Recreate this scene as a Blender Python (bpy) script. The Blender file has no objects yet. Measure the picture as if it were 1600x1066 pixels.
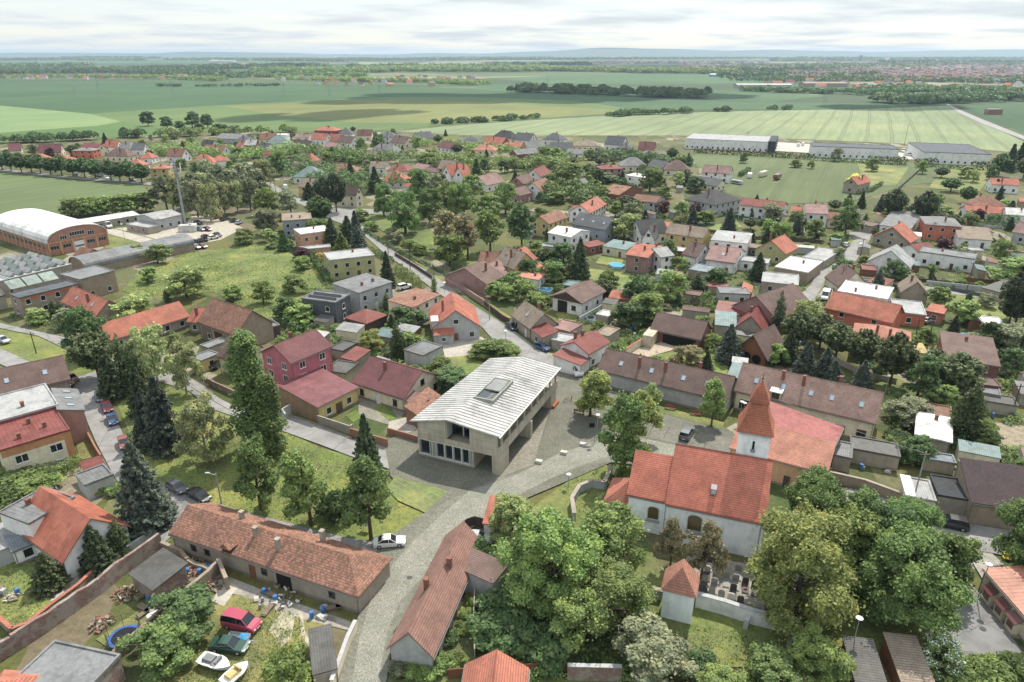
import bpy, bmesh, math, random
import numpy as np
from mathutils import Vector, Matrix
S = bpy.context.scene
C = S.collection
R = math.radians
# ---------------- camera, sky, sun, exposure
CAMH = 66.0; FPX = 1080.0; PITCH = math.atan(451/FPX)      # drone height (m), focal length (photo px), tilt below the horizon
cam = bpy.data.objects.new('camera', bpy.data.cameras.new('camera'))
C.objects.link(cam); S.camera = cam
cam.location = (0, 0, CAMH); cam.rotation_euler = (R(90)-PITCH, 0, 0)
cam.data.sensor_width = 36; cam.data.lens = FPX/1600*36
cam.data.clip_start = 1; cam.data.clip_end = 60000
SUN_EL, SUN_AZ = 55.0, 27.0
w = bpy.data.worlds.new("World"); S.world = w; w.use_nodes = True
nt = w.node_tree; N = nt.nodes; L = nt.links
bg = N['Background']; bg.inputs['Strength'].default_value = 0.15
sky = N.new('ShaderNodeTexSky'); sky.sky_type = 'NISHITA'; sky.sun_disc = False
sky.sun_elevation = R(SUN_EL); sky.sun_rotation = R(SUN_AZ); sky.air_density = 1.0; sky.dust_density = 0.4
tc = N.new('ShaderNodeTexCoord')
sep = N.new('ShaderNodeSeparateXYZ'); L.new(tc.outputs['Generated'], sep.inputs[0])
def wm(op, a, b=None):
    n = N.new('ShaderNodeMath'); n.operation = op
    for i, q in enumerate((a, b)):
        if q is None: continue
        if isinstance(q, (int, float)): n.inputs[i].default_value = q
        else: L.new(q, n.inputs[i])
    return n.outputs[0]
zz = wm('ADD', wm('MAXIMUM', sep.outputs[2], 0), 0.07)
cmb = N.new('ShaderNodeCombineXYZ')
L.new(wm('DIVIDE', sep.outputs[0], zz), cmb.inputs[0]); L.new(wm('DIVIDE', sep.outputs[1], zz), cmb.inputs[1])
ns = N.new('ShaderNodeTexNoise'); ns.inputs['Scale'].default_value = 0.62; ns.inputs['Detail'].default_value = 7; ns.inputs['Roughness'].default_value = 0.52
L.new(cmb.outputs[0], ns.inputs['Vector'])
cr = N.new('ShaderNodeValToRGB'); L.new(ns.outputs[0], cr.inputs[0])
cr.color_ramp.elements[0].position = .40; cr.color_ramp.elements[0].color = (0, 0, 0, 1)
cr.color_ramp.elements[1].position = .60; cr.color_ramp.elements[1].color = (1, 1, 1, 1)
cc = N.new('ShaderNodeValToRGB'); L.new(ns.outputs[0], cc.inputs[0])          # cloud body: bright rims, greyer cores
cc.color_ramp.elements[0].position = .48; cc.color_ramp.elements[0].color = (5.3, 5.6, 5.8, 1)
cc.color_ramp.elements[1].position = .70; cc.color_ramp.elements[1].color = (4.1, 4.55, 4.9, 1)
mx = N.new('ShaderNodeMix'); mx.data_type = 'RGBA'
hz = wm('SUBTRACT', 1.0, wm('MULTIPLY', sep.outputs[2], 0.0))
L.new(wm('MULTIPLY', wm('ADD', wm('MULTIPLY', cr.outputs[0], .40), .56), hz), mx.inputs['Factor'])
vm = N.new('ShaderNodeVectorMath'); vm.operation = 'SCALE'; L.new(cc.outputs[0], vm.inputs[0])      # unseen cloud above the view made brighter, added to raise the fill light
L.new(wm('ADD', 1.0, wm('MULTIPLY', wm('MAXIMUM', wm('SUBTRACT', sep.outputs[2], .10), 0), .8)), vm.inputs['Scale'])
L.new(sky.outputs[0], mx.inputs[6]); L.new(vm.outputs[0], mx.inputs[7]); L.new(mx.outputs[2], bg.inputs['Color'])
sl = bpy.data.lights.new('sun', 'SUN'); sl.energy = 5.0; sl.angle = R(0.5); sl.color = (1.0, .94, .84)
so = bpy.data.objects.new('sun', sl); C.objects.link(so)
sd = Vector((math.sin(R(SUN_AZ))*math.cos(R(SUN_EL)), math.cos(R(SUN_AZ))*math.cos(R(SUN_EL)), math.sin(R(SUN_EL))))
so.rotation_euler = sd.to_track_quat('Z', 'Y').to_euler(); so.location = (60, 100, 150)
S.view_settings.view_transform = 'Standard'; S.view_settings.look = 'None'; S.view_settings.gamma = 1
S.view_settings.exposure = 0.12
S.render.engine = 'CYCLES'
S.cycles.max_bounces = 6; S.cycles.diffuse_bounces = 3; S.cycles.transparent_max_bounces = 8; S.cycles.volume_bounces = 0
S.cycles.use_denoising = True
random.seed(7); rnd = random.random
def U(a, b): return a+(b-a)*rnd()

# ---------------- survey helpers: a photo pixel (1600x1066) seen at height z -> where that point stands in the world
CP, SP = math.cos(PITCH), math.sin(PITCH)
def G(x, y, z=0.0):
    u = (x-800)/FPX; v = (533-y)/FPX
    d = (u, CP+v*SP, -SP+v*CP); t = (z-CAMH)/d[2]
    return Vector((d[0]*t, d[1]*t, z))
def PX(p):
    Z = p[2]-CAMH; d = p[1]*CP-Z*SP
    return (800+FPX*p[0]/d, 533-FPX*(p[1]*SP+Z*CP)/d)
# ---------------- materials
def hexc(h, k=1.0):
    h = h.lstrip('#'); v = [int(h[i:i+2], 16)/255 for i in (0, 2, 4)]
    v = [(c/12.92 if c <= .04045 else ((c+.055)/1.055)**2.4)*k for c in v]; g = .3*v[0]+.6*v[1]+.1*v[2]
    return tuple(g+(c-g)*.80 for c in v)
_M = {}
class NB:
    def __init__(s, name):
        s.m = bpy.data.materials.new(name); s.m.use_nodes = True; s.t = s.m.node_tree; s.n = s.t.nodes; s.l = s.t.links
        s.b = s.n['Principled BSDF']; s.b.inputs['Roughness'].default_value = .85; s.b.inputs['Specular IOR Level'].default_value = .25
    def new(s, k, **kw):
        n = s.n.new('ShaderNode'+k)
        for a, v in kw.items():
            if a.startswith('i_'): n.inputs[a[2:].replace('_', ' ')].default_value = v
            else: setattr(n, a, v)
        return n
    def val(s, sock, q):
        if hasattr(q, 'links') or isinstance(q, bpy.types.NodeSocket): s.l.new(q, sock)
        else: sock.default_value = q
    def math(s, op, a, b=0.0, c=None):
        n = s.new('Math', operation=op); s.val(n.inputs[0], a); s.val(n.inputs[1], b)
        if c is not None: s.val(n.inputs[2], c)
        return n.outputs[0]
    def co(s, k='Object'):
        return s.new('TexCoord').outputs[k]
    def pos(s): return s.new('NewGeometry').outputs['Position']
    def noise(s, vec, sc, det=4, ro=.55, out=0):
        n = s.new('TexNoise', i_Scale=sc, i_Detail=det, i_Roughness=ro); s.l.new(vec, n.inputs['Vector']); return n.outputs[out]
    def ramp(s, f, stops):
        r = s.new('ValToRGB'); s.l.new(f, r.inputs[0]); e = r.color_ramp.elements
        while len(e) < len(stops): e.new(.5)
        for q, (p, c) in zip(e, stops): q.position = p; q.color = (*c, 1) if len(c) == 3 else c
        return r.outputs[0]
    def mix(s, f, a, b, mode='MIX'):
        n = s.new('Mix', data_type='RGBA', blend_type=mode); s.val(n.inputs[0], f)
        s.val(n.inputs[6], (*a, 1) if isinstance(a, tuple) and len(a) == 3 else a); s.val(n.inputs[7], (*b, 1) if isinstance(b, tuple) and len(b) == 3 else b)
        return n.outputs[2]
    def bump(s, h, st=.5, d=.05):
        n = s.new('Bump', i_Strength=st, i_Distance=d); s.l.new(h, n.inputs['Height']); s.l.new(n.outputs[0], s.b.inputs['Normal'])
    def col(s, c): s.val(s.b.inputs['Base Color'], (*c, 1) if isinstance(c, tuple) and len(c) == 3 else c)
def sc(c, k): return tuple(min(.95, q*k) for q in c)
HEX = dict(orange='#cc7050', red='#9c4f45', maroon='#84454a', brown='#80635a', darkbrown='#5d4b45', pink='#a88078', slate='#666b71', dark='#45494b',
   grey='#8d8f90', lightgrey='#b5b6b5', white='#ebeae6', teal='#7e9d9c', tan='#a08e78', rust='#9f6f56', salmon='#d08668', gravel='#6f6e6a',
   cream='#e2d6b6', yellow='#d3b96e', palegreen='#b3ae70', bluegrey='#8e9aa4', darkgrey='#5c6166', brick='#8e5c4b', peach='#d3a078', rose='#96585c', ochre='#b98a55', beige='#b9aa92', stone='#a79c8a', green='#3d6e52', black='#1e1f21', blue='#2d5687', silver='#b9bcc0', darkred='#6e1f28', lightblue='#7db4c8', wood='#8a5a3a', purple='#47303a')
def mat(kind, cn):
    key = kind+'_'+cn
    if key in _M: return _M[key]
    b = NB(key); c = hexc(HEX[cn], .80) if cn in HEX else hexc(cn)
    if kind == 'lawn': c = sc((c[0]*1.08, c[1], c[2]), .68)
    elif kind == 'field': g_ = sum(c)/3; c = sc(tuple(g_+(q-g_)*1.35 for q in c), .60)
    elif kind == 'leaf': c = sc(c, 1.3)
    elif kind == 'tile': c = sc(c, 1.08)
    if kind == 'tile':
        uv = b.co('UV'); sp = b.new('SeparateXYZ'); b.l.new(uv, sp.inputs[0])
        row = b.math('FRACT', b.math('MULTIPLY', sp.outputs[1], 1/.33)); colu = b.math('FRACT', b.math('MULTIPLY', sp.outputs[0], 1/.30))
        br = b.new('TexBrick', i_Scale=1.0, offset=.5); br.inputs['Brick Width'].default_value = .26; br.inputs['Row Height'].default_value = .33; br.inputs['Mortar Size'].default_value = 0.0
        br.inputs['Color1'].default_value = (*sc(c, .60 if cn == 'rust' else .88), 1); br.inputs['Color2'].default_value = (*sc((c[0]*1.12, c[1], c[2]*.95) if cn == 'rust' else c, 1.38 if cn == 'rust' else 1.12), 1); b.l.new(uv, br.inputs['Vector'])
        big = b.noise(b.pos(), .35, 6, .65); pat = b.ramp(big, [(.38, (.74, .72, .70)), (.60, (1.1, 1.08, 1.06))])
        x = b.mix(1.0, br.outputs['Color'], pat, 'MULTIPLY')
        f = b.math('LESS_THAN', row, .26); x = b.mix(b.math('MULTIPLY', f, .7), x, sc(c, .30))
        fn = b.noise(b.pos(), 3.0, 3); x = b.mix(b.math('MULTIPLY', fn, .22), x, sc((.3, .27, .24), 1))
        b.col(x); b.bump(b.math('ADD', row, b.math('MULTIPLY', b.math('ABSOLUTE', b.math('SUBTRACT', colu, .5)), 1.2)), .7, .05)
    elif kind in ('metal', 'corr'):
        uv = b.co('UV'); sp = b.new('SeparateXYZ'); b.l.new(uv, sp.inputs[0])
        per = .62 if kind == 'metal' else .32
        fr = b.math('FRACT', b.math('MULTIPLY', sp.outputs[0], 1/per)); f = b.math('LESS_THAN', fr, .16 if kind == 'metal' else .45)
        x = b.mix(b.math('MULTIPLY', f, .38 if kind == 'metal' else .28), c, sc(c, .35))
        sheet = b.new('TexBrick', i_Scale=1.0); sheet.inputs['Brick Width'].default_value = 1.9; sheet.inputs['Row Height'].default_value = 3.1; sheet.inputs['Mortar Size'].default_value = .015
        sheet.inputs['Color1'].default_value = (.86, .86, .86, 1); sheet.inputs['Color2'].default_value = (1.08, 1.08, 1.08, 1); sheet.inputs['Mortar'].default_value = (.6, .58, .55, 1); b.l.new(uv, sheet.inputs['Vector'])
        x = b.mix(1.0, x, sheet.outputs[0], 'MULTIPLY')
        pat = b.ramp(b.noise(b.pos(), .5, 7, .7), [(.40, (.72, .69, .65)), (.56, (1, 1, 1))]); x = b.mix(1.0, x, pat, 'MULTIPLY')
        b.col(x); b.b.inputs['Roughness'].default_value = .5; b.bump(f, .5, .04)
    elif kind == 'flat':
        n1 = b.noise(b.pos(), .28, 8, .7); n2 = b.noise(b.pos(), 2.2, 5, .6)
        x = b.mix(1.0, b.ramp(n1, [(.35, sc(c, .66)), (.5, c), (.68, sc(c, 1.15))]), b.ramp(n2, [(.35, (.8, .79, .77)), (.65, (1.05, 1.05, 1.05))]), 'MULTIPLY')
        b.col(x); b.bump(n2, .3, .04)
    elif kind == 'wall':
        p = b.pos(); n1 = b.noise(p, .45, 7, .7)
        mp = b.new('Mapping'); b.l.new(p, mp.inputs[0]); mp.inputs['Scale'].default_value = (1.6, 1.6, .22)
        n2 = b.noise(mp.outputs[0], 1.0, 4); n3 = b.noise(p, 5, 3)
        x = b.mix(1.0, b.ramp(n1, [(.33, sc(c, .86)), (.52, sc(c, 1.14)), (.72, sc(c, 1.22))]), b.ramp(n2, [(.3, (.90, .89, .87)), (.62, (1.02, 1.02, 1.02))]), 'MULTIPLY')
        b.col(x); b.bump(n3, .25, .02)
    elif kind == 'concrete':
        uv = b.co('UV'); p = b.pos(); br = b.new('TexBrick', i_Scale=1.0, offset=0.0); br.inputs['Brick Width'].default_value = 2.6; br.inputs['Row Height'].default_value = 1.25; br.inputs['Mortar Size'].default_value = .022
        br.inputs['Color1'].default_value = (*sc(c, .93), 1); br.inputs['Color2'].default_value = (*sc(c, 1.06), 1); br.inputs['Mortar'].default_value = (*sc(c, .55), 1); b.l.new(uv, br.inputs['Vector'])
        mp = b.new('Mapping'); b.l.new(p, mp.inputs[0]); mp.inputs['Scale'].default_value = (1.4, 1.4, .16); x = b.mix(1.0, br.outputs[0], b.ramp(b.noise(mp.outputs[0], 1.0, 6, .65), [(.35, (.80, .79, .77)), (.58, (1.03, 1.03, 1.02))]), 'MULTIPLY')
        x = b.mix(1.0, x, b.ramp(b.noise(p, .8, 6, .7), [(.35, (.88, .88, .87)), (.65, (1.06, 1.06, 1.06))]), 'MULTIPLY'); b.col(x)
    elif kind == 'brickwall':
        uv = b.co('UV'); br = b.new('TexBrick', i_Scale=1.0); br.inputs['Brick Width'].default_value = .32; br.inputs['Row Height'].default_value = .14; br.inputs['Mortar Size'].default_value = .018
        br.inputs['Color1'].default_value = (*sc(c, .7), 1); br.inputs['Color2'].default_value = (*sc(c, 1.35), 1); br.inputs['Mortar'].default_value = (.33, .3, .27, 1); b.l.new(uv, br.inputs['Vector'])
        pl = b.ramp(b.noise(b.pos(), .6, 7, .7), [(.47, (0, 0, 0)), (.55, (1, 1, 1))])
        x = b.mix(b.math('MULTIPLY', pl, .75), br.outputs[0], (.33, .30, .26)); b.col(x); b.bump(br.outputs['Fac'], .5, -.02)
    elif kind == 'paint':
        b.col(c); b.b.inputs['Roughness'].default_value = .35; b.b.inputs['Specular IOR Level'].default_value = .5
        if cn not in ('white',): b.b.inputs['Coat Weight'].default_value = .4
    elif kind == 'glass':
        b.col(c); b.b.inputs['Roughness'].default_value = .08; b.b.inputs['Specular IOR Level'].default_value = .7
    elif kind == 'plain':
        n1 = b.noise(b.pos(), 1.5, 5); b.col(b.ramp(n1, [(.3, sc(c, .8)), (.7, sc(c, 1.12))]))
    elif kind == 'leaf':
        inf = b.new('ObjectInfo'); p = b.co('Object')
        n1 = b.noise(p, .55, 3); n2 = b.noise(p, 3.5, 2)
        x = b.ramp(n1, [(.32, sc(c, .62)), (.5, c), (.70, sc((c[0]*1.12, c[1], c[2]*.9), 1.45))])
        x = b.mix(.5, x, b.ramp(n2, [(.3, (.62, .62, .62)), (.7, (1.4, 1.35, 1.2))]), 'MULTIPLY')
        hs = b.new('HueSaturation'); b.l.new(x, hs.inputs['Color']); b.val(hs.inputs['Value'], b.math('ADD', b.math('MULTIPLY', inf.outputs['Random'], .5), .75))
        b.val(hs.inputs['Hue'], b.math('ADD', b.math('MULTIPLY', inf.outputs['Random'], .022), .483))
        b.col(hs.outputs[0]); b.b.inputs['Roughness'].default_value = .6; b.b.inputs['Specular IOR Level'].default_value = .3
        tr = b.new('BsdfTranslucent'); b.l.new(hs.outputs[0], tr.inputs[0]); ms = b.new('MixShader'); ms.inputs[0].default_value = .32
        b.l.new(b.b.outputs[0], ms.inputs[1]); b.l.new(tr.outputs[0], ms.inputs[2]); b.l.new(ms.outputs[0], b.n['Material Output'].inputs[0])
    elif kind == 'bark':
        b.col(b.ramp(b.noise(b.co(), 2.5, 5), [(.3, sc(c, .6)), (.7, sc(c, 1.3))]))
    elif kind == 'asphalt':
        p = b.pos(); x = b.ramp(b.noise(p, .22, 8, .68), [(.34, sc(c, .72)), (.52, c), (.7, sc(c, 1.2))])
        fine = b.noise(p, 9, 3); x = b.mix(1.0, x, b.ramp(fine, [(.3, (.86, .86, .86)), (.7, (1.1, 1.1, 1.1))]), 'MULTIPLY')
        vo = b.new('TexVoronoi', feature='DISTANCE_TO_EDGE', i_Scale=.13); b.l.new(b.noise(p, .4, 4, .6, 1), vo.inputs['Vector'])
        wr = b.new('VectorMath', operation='ADD'); b.l.new(p, wr.inputs[0]); b.l.new(b.noise(p, .5, 4, .6, 1), wr.inputs[1]); b.l.new(wr.outputs[0], vo.inputs['Vector'])
        x = b.mix(b.math('MULTIPLY', b.math('LESS_THAN', vo.outputs[0], .012), .45), x, sc(c, .45)); b.col(x); b.bump(fine, .2, .02)
    elif kind == 'cobble':
        p = b.pos(); vo = b.new('TexVoronoi', i_Scale=6.5); b.l.new(p, vo.inputs['Vector'])
        ve = b.new('TexVoronoi', feature='DISTANCE_TO_EDGE', i_Scale=6.5); b.l.new(p, ve.inputs['Vector'])
        bw = b.new('RGBToBW'); b.l.new(vo.outputs['Color'], bw.inputs[0])
        x = b.ramp(bw.outputs[0], [(.15, sc(c, .76)), (.5, c), (.85, sc(c, 1.25))])
        x = b.mix(b.math('LESS_THAN', ve.outputs[0], .06), x, sc(c, .4))
        x = b.mix(1.0, x, b.ramp(b.noise(p, .25, 6, .65), [(.35, (.82, .84, .80)), (.65, (1.08, 1.06, 1.04))]), 'MULTIPLY')
        b.col(x); b.bump(ve.outputs[0], .5, .05)
    elif kind == 'slab':
        p = b.pos(); mp = b.new('Mapping'); b.l.new(p, mp.inputs[0]); mp.inputs['Rotation'].default_value = (0, 0, R(23))
        br = b.new('TexBrick', i_Scale=1.0); br.inputs['Brick Width'].default_value = .42; br.inputs['Row Height'].default_value = .21; br.inputs['Mortar Size'].default_value = .015
        br.inputs['Color1'].default_value = (*sc(c, .78), 1); br.inputs['Color2'].default_value = (*sc(c, 1.18), 1); br.inputs['Mortar'].default_value = (*sc(c, .5), 1); b.l.new(mp.outputs[0], br.inputs['Vector'])
        x = b.mix(1.0, br.outputs[0], b.ramp(b.noise(p, .3, 6, .65), [(.35, (.82, .83, .8)), (.65, (1.08, 1.06, 1.04))]), 'MULTIPLY'); b.col(x); b.bump(br.outputs['Fac'], .3, -.02)
    elif kind == 'lawn':
        p = b.pos(); dry = hexc('#9b9168', .8)
        n1 = b.noise(p, .09, 8, .65); n2 = b.noise(p, 1.3, 6, .7); n3 = b.noise(p, 6, 4, .7)
        x = b.ramp(n1, [(.34, sc(c, .62)), (.5, c), (.66, sc((c[0]*1.35, c[1]*1.05, c[2]), 1.2))])
        x = b.mix(b.ramp(b.noise(p, .17, 8, .72), [(.50, (0, 0, 0)), (.68, (.8, .8, .8))]), x, sc(dry, .62))
        x = b.mix(1.0, x, b.ramp(n2, [(.32, (.70, .74, .68)), (.66, (1.22, 1.2, 1.15))]), 'MULTIPLY')
        x = b.mix(1.0, x, b.ramp(n3, [(.3, (.76, .78, .74)), (.7, (1.2, 1.18, 1.14))]), 'MULTIPLY')
        b.col(x); b.bump(b.math('ADD', n2, n3), .6, .12)
    elif kind == 'field':      # crops in sown rows, tractor lines along one bearing
        p = b.pos(); mp = b.new('Mapping'); b.l.new(p, mp.inputs[0]); mp.inputs['Rotation'].default_value = (0, 0, R(26)); sp = b.new('SeparateXYZ'); b.l.new(mp.outputs[0], sp.inputs[0])
        wv = b.math('ADD', sp.outputs[0], b.math('MULTIPLY', b.noise(p, .0022, 2), 12))
        t = b.math('FRACT', b.math('MULTIPLY', wv, 1/19.0)); tr = b.math('LESS_THAN', b.math('ABSOLUTE', b.math('SUBTRACT', b.math('ABSOLUTE', b.math('SUBTRACT', t, .5)), .05)), .026)
        mp2 = b.new('Mapping'); b.l.new(mp.outputs[0], mp2.inputs[0]); mp2.inputs['Scale'].default_value = (.22, .012, 1)
        st = b.noise(mp2.outputs[0], 1.0, 5, .7)
        x = b.ramp(b.noise(p, .0045, 9, .62), [(.34, sc(c, .80)), (.5, c), (.66, sc((c[0]*1.15, c[1]*1.02, c[2]), 1.12))])
        x = b.mix(1.0, x, b.ramp(st, [(.32, (.82, .85, .80)), (.68, (1.16, 1.13, 1.12))]), 'MULTIPLY')
        x = b.mix(b.math('MULTIPLY', tr, .6 if cn in ('#97a57c', '#8fa873') else .25), x, sc(c, .45)); b.col(x)
    elif kind == 'soil':
        p = b.pos(); x = b.ramp(b.noise(p, .9, 8, .7), [(.34, sc(c, .6)), (.5, c), (.68, sc(c, 1.25))]); b.col(x); b.bump(b.noise(p, 3, 5), .6, .1)
    elif kind == 'water':
        b.col(c); b.b.inputs['Roughness'].default_value = .1; b.bump(b.noise(b.pos(), 2, 3), .1, .05)
    _M[key] = b.m; return b.m
def ground_mat():
    if 'ground' in _M: return _M['ground']
    b = NB('ground'); p = b.pos(); g = hexc('#757d3c', .52)
    # garden plots: cells of about 14 m, each its own cover, laid along the street grid
    mp = b.new('Mapping'); b.l.new(p, mp.inputs[0]); mp.inputs['Rotation'].default_value = (0, 0, R(22)); mp.inputs['Scale'].default_value = (1/9, 1/17, 1)
    vo = b.new('TexVoronoi', distance='CHEBYCHEV', i_Scale=1.0, i_Randomness=.75); b.l.new(mp.outputs[0], vo.inputs['Vector'])
    bw = b.new('SeparateColor'); b.l.new(vo.outputs['Color'], bw.inputs[0])
    plot = b.ramp(bw.outputs[0], [(.0, sc(g, .7)), (.25, sc(g, .95)), (.45, sc((g[0]*1.2, g[1], g[2]), 1.2)), (.6, hexc('#5f7a34', .45)), (.76, hexc('#8c8a5c', .5)), (.88, hexc('#8a7a64', .65)), (.97, hexc('#a39a8c', .8))])
    n2 = b.noise(p, .9, 7, .7); n3 = b.noise(p, 5, 4, .7)
    x = b.mix(b.ramp(b.noise(p, .16, 7, .7), [(.52, (0, 0, 0)), (.66, (.8, .8, .8))]), plot, hexc('#847a5c', .55))
    x = b.mix(1.0, x, b.ramp(n2, [(.32, (.66, .72, .62)), (.66, (1.25, 1.22, 1.15))]), 'MULTIPLY')
    x = b.mix(1.0, x, b.ramp(n3, [(.3, (.76, .78, .74)), (.7, (1.2, 1.18, 1.14))]), 'MULTIPLY')
    # far country: big fields
    mq = b.new('Mapping'); b.l.new(p, mq.inputs[0]); mq.inputs['Rotation'].default_value = (0, 0, R(-14)); mq.inputs['Scale'].default_value = (1/700, 1/420, 1)
    v2 = b.new('TexVoronoi', distance='CHEBYCHEV', i_Scale=1.0, i_Randomness=.9); b.l.new(mq.outputs[0], v2.inputs['Vector'])
    b2 = b.new('SeparateColor'); b.l.new(v2.outputs['Color'], b2.inputs[0])
    far = b.ramp(b2.outputs[0], [(.0, hexc('#4f6e38', .42)), (.3, hexc('#5b8040', .42)), (.5, hexc('#748c4c', .5)), (.65, hexc('#425f36', .42)), (.8, hexc('#93a066', .65)), (.93, hexc('#b0a57a', .6))])
    far = b.mix(1.0, far, b.ramp(b.noise(p, .004, 8, .65), [(.35, (.8, .82, .8)), (.65, (1.12, 1.1, 1.1))]), 'MULTIPLY')
    ln = b.new('VectorMath', operation='LENGTH'); b.l.new(p, ln.inputs[0])
    fac = b.new('MapRange'); b.l.new(ln.outputs['Value'], fac.inputs[0]); fac.inputs[1].default_value = 690; fac.inputs[2].default_value = 740
    b.col(b.mix(fac.outputs[0], x, far)); b.bump(b.math('ADD', n2, n3), .5, .12)
    _M['ground'] = b.m; return b.m
# ---------------- mesh helpers
def uvs(me):
    uvl = me.uv_layers.new(name='UVMap'); up = Vector((0, 0, 1))
    for p in me.polygons:
        n = p.normal; h = up.cross(n)
        if h.length < .02: h = Vector((1, 0, 0))
        h.normalize(); s = n.cross(h)
        for li in p.loop_indices:
            v = me.vertices[me.loops[li].vertex_index].co; uvl.data[li].uv = (v.dot(h), v.dot(s))
class MB:
    def __init__(s): s.v = []; s.f = []; s.mi = []; s.cur = 0
    def poly(s, pts, faces):
        o = len(s.v); s.v += [tuple(p) for p in pts]; s.f += [tuple(i+o for i in f) for f in faces]; s.mi += [s.cur]*len(faces)
    def prism(s, sec, a, b, T=None):
        """closed section (list of 3D points at end a) swept by vector b-a"""
        n = len(sec); d = Vector(b)-Vector(a); P = [Vector(p) for p in sec]+[Vector(p)+d for p in sec]
        if T: P = [T(p) for p in P]
        s.poly(P, [tuple(range(n))[::-1], tuple(range(n, 2*n))]+[(i, (i+1) % n, n+(i+1) % n, n+i) for i in range(n)])
    def box(s, x0, x1, y0, y1, z0, z1, T=None):
        s.prism([(x0, y0, z0), (x1, y0, z0), (x1, y1, z0), (x0, y1, z0)], (0, 0, z0), (0, 0, z1), T)
    def tube(s, a, b, r0, r1, n=8):
        a = Vector(a); b = Vector(b); d = (b-a).normalized(); x = d.orthogonal().normalized(); y = d.cross(x)
        P = [a+(x*math.cos(t)+y*math.sin(t))*r0 for t in [2*math.pi*i/n for i in range(n)]]+[b+(x*math.cos(t)+y*math.sin(t))*r1 for t in [2*math.pi*i/n for i in range(n)]]
        s.poly(P, [tuple(range(n))[::-1], tuple(range(n, 2*n))]+[(i, (i+1) % n, n+(i+1) % n, n+i) for i in range(n)])
    def mesh(s, name, mats, uv=True, fix=True, smooth=False):
        me = bpy.data.meshes.new(name); me.from_pydata(s.v, [], s.f)
        if not isinstance(mats, (list, tuple)): mats = [mats]
        for m in mats: me.materials.append(m)
        if len(mats) > 1: me.polygons.foreach_set('material_index', s.mi)
        if fix:
            bm = bmesh.new(); bm.from_mesh(me); bmesh.ops.recalc_face_normals(bm, faces=bm.faces); bm.to_mesh(me); bm.free()
        if uv: uvs(me)
        if smooth: me.polygons.foreach_set('use_smooth', [True]*len(me.polygons))
        me.update(); return me
    def build(s, name, mats, parent=None, loc=(0, 0, 0), **k):
        return link(name, s.mesh(name, mats, **k), parent, loc)
def link(name, me, parent=None, loc=(0, 0, 0), rz=0):
    o = bpy.data.objects.new(name, me); C.objects.link(o); o.location = loc
    if rz: o.rotation_euler = (0, 0, rz)
    if parent: o.parent = parent
    return o
THINGS = []      # every top-level thing waiting for its label: (object, look, pixel)
LAND = []        # landmarks: (phrase, pixel)
def tag(o, look, cat, group=None, land=None, fixed=None, px=None):
    o['category'] = cat
    if group: o['group'] = group
    q = px or PX(o.location)
    if land: LAND.append((land, q))
    if fixed: o['label'] = fixed
    else: THINGS.append((o, look, q))
    return o
def empty(name, loc, rz=0):
    return link(name, None, None, loc, rz)
def struct(o): o['kind'] = 'structure'; return o
Zc = [0.0]
GPOLY = []
def ground_poly(name, px, m, z, world=False):
    P = [Vector(p) if world else G(*p) for p in px]
    mb = MB(); mb.poly([(p[0], p[1], z) for p in P], [tuple(range(len(P)))])
    me = mb.mesh(name, m, fix=False)
    if me.polygons[0].normal.z < 0: me.flip_normals()
    o = link(name, me); GPOLY.append((name, [(p[0], p[1]) for p in P])); return struct(o)
def inpoly(x, y, P):
    c = False; j = len(P)-1
    for i in range(len(P)):
        if (P[i][1] > y) != (P[j][1] > y) and x < (P[j][0]-P[i][0])*(y-P[i][1])/(P[j][1]-P[i][1])+P[i][0]: c = not c
        j = i
    return c
# ---------------- building kit
FOOT = []        # footprints (centre x, y, radius polygon) that scattered trees keep clear of
_win = {}
def win_mesh(wd, ht, frame, sill=True):
    k = (round(wd, 1), round(ht, 1), frame)
    if k not in _win:
        wd, ht = k[0], k[1]; p = MB(); p.box(-wd/2, wd/2, -.02, .012, -ht/2, ht/2)
        pane = p.mesh('window', mat('glass', '#1d242b'))
        f = MB(); t = .09
        f.box(-wd/2-t, wd/2+t, -.06, -.0, ht/2, ht/2+t); f.box(-wd/2-t, wd/2+t, -.06, -.0, -ht/2-t, -ht/2)
        f.box(-wd/2-t, -wd/2, -.055, .0, -ht/2, ht/2); f.box(wd/2, wd/2+t, -.055, .0, -ht/2, ht/2)
        n = max(1, round(wd/.8))
        for i in range(1, n): x = -wd/2+wd*i/n; f.box(x-.045, x+.045, -.05, .0, -ht/2, ht/2)
        fr = f.mesh('window_frame', mat('paint', frame))
        s = MB(); s.box(-wd/2-.16, wd/2+.16, -.16, .0, -ht/2-.17, -ht/2-t-.002); sl = s.mesh('sill', mat('paint', frame))
        _win[k] = (pane, fr, sl)
    return _win[k]
def add_window(par, p, ang, wd=1.1, ht=1.3, frame='white', detail=2):
    """window centred at local point p on a wall whose outward normal is (sin ang, -cos ang)"""
    pane, fr, sl = win_mesh(wd, ht, frame)
    n = Vector((math.sin(ang), -math.cos(ang), 0))
    o = link('window', pane, par, Vector(p)+n*.03, ang)
    if detail >= 1: link('window_frame', fr, o)
    if detail >= 2: link('sill', sl, o)
    return o
def frame_of(A, B, D, z):
    """A,B near eave ends, D far corner pixel (next to B, or next to A) or a depth in m -> origin, angle, L, W"""
    a = G(*A, z); b = G(*B, z); d = b-a; L = d.length; ang = math.atan2(d.y, d.x)
    if isinstance(D, tuple):
        q = G(*D, z); W = abs((q-a).cross(d).z)/L
    else: W = D
    return Vector((a.x, a.y, 0)), ang, L, W
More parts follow.
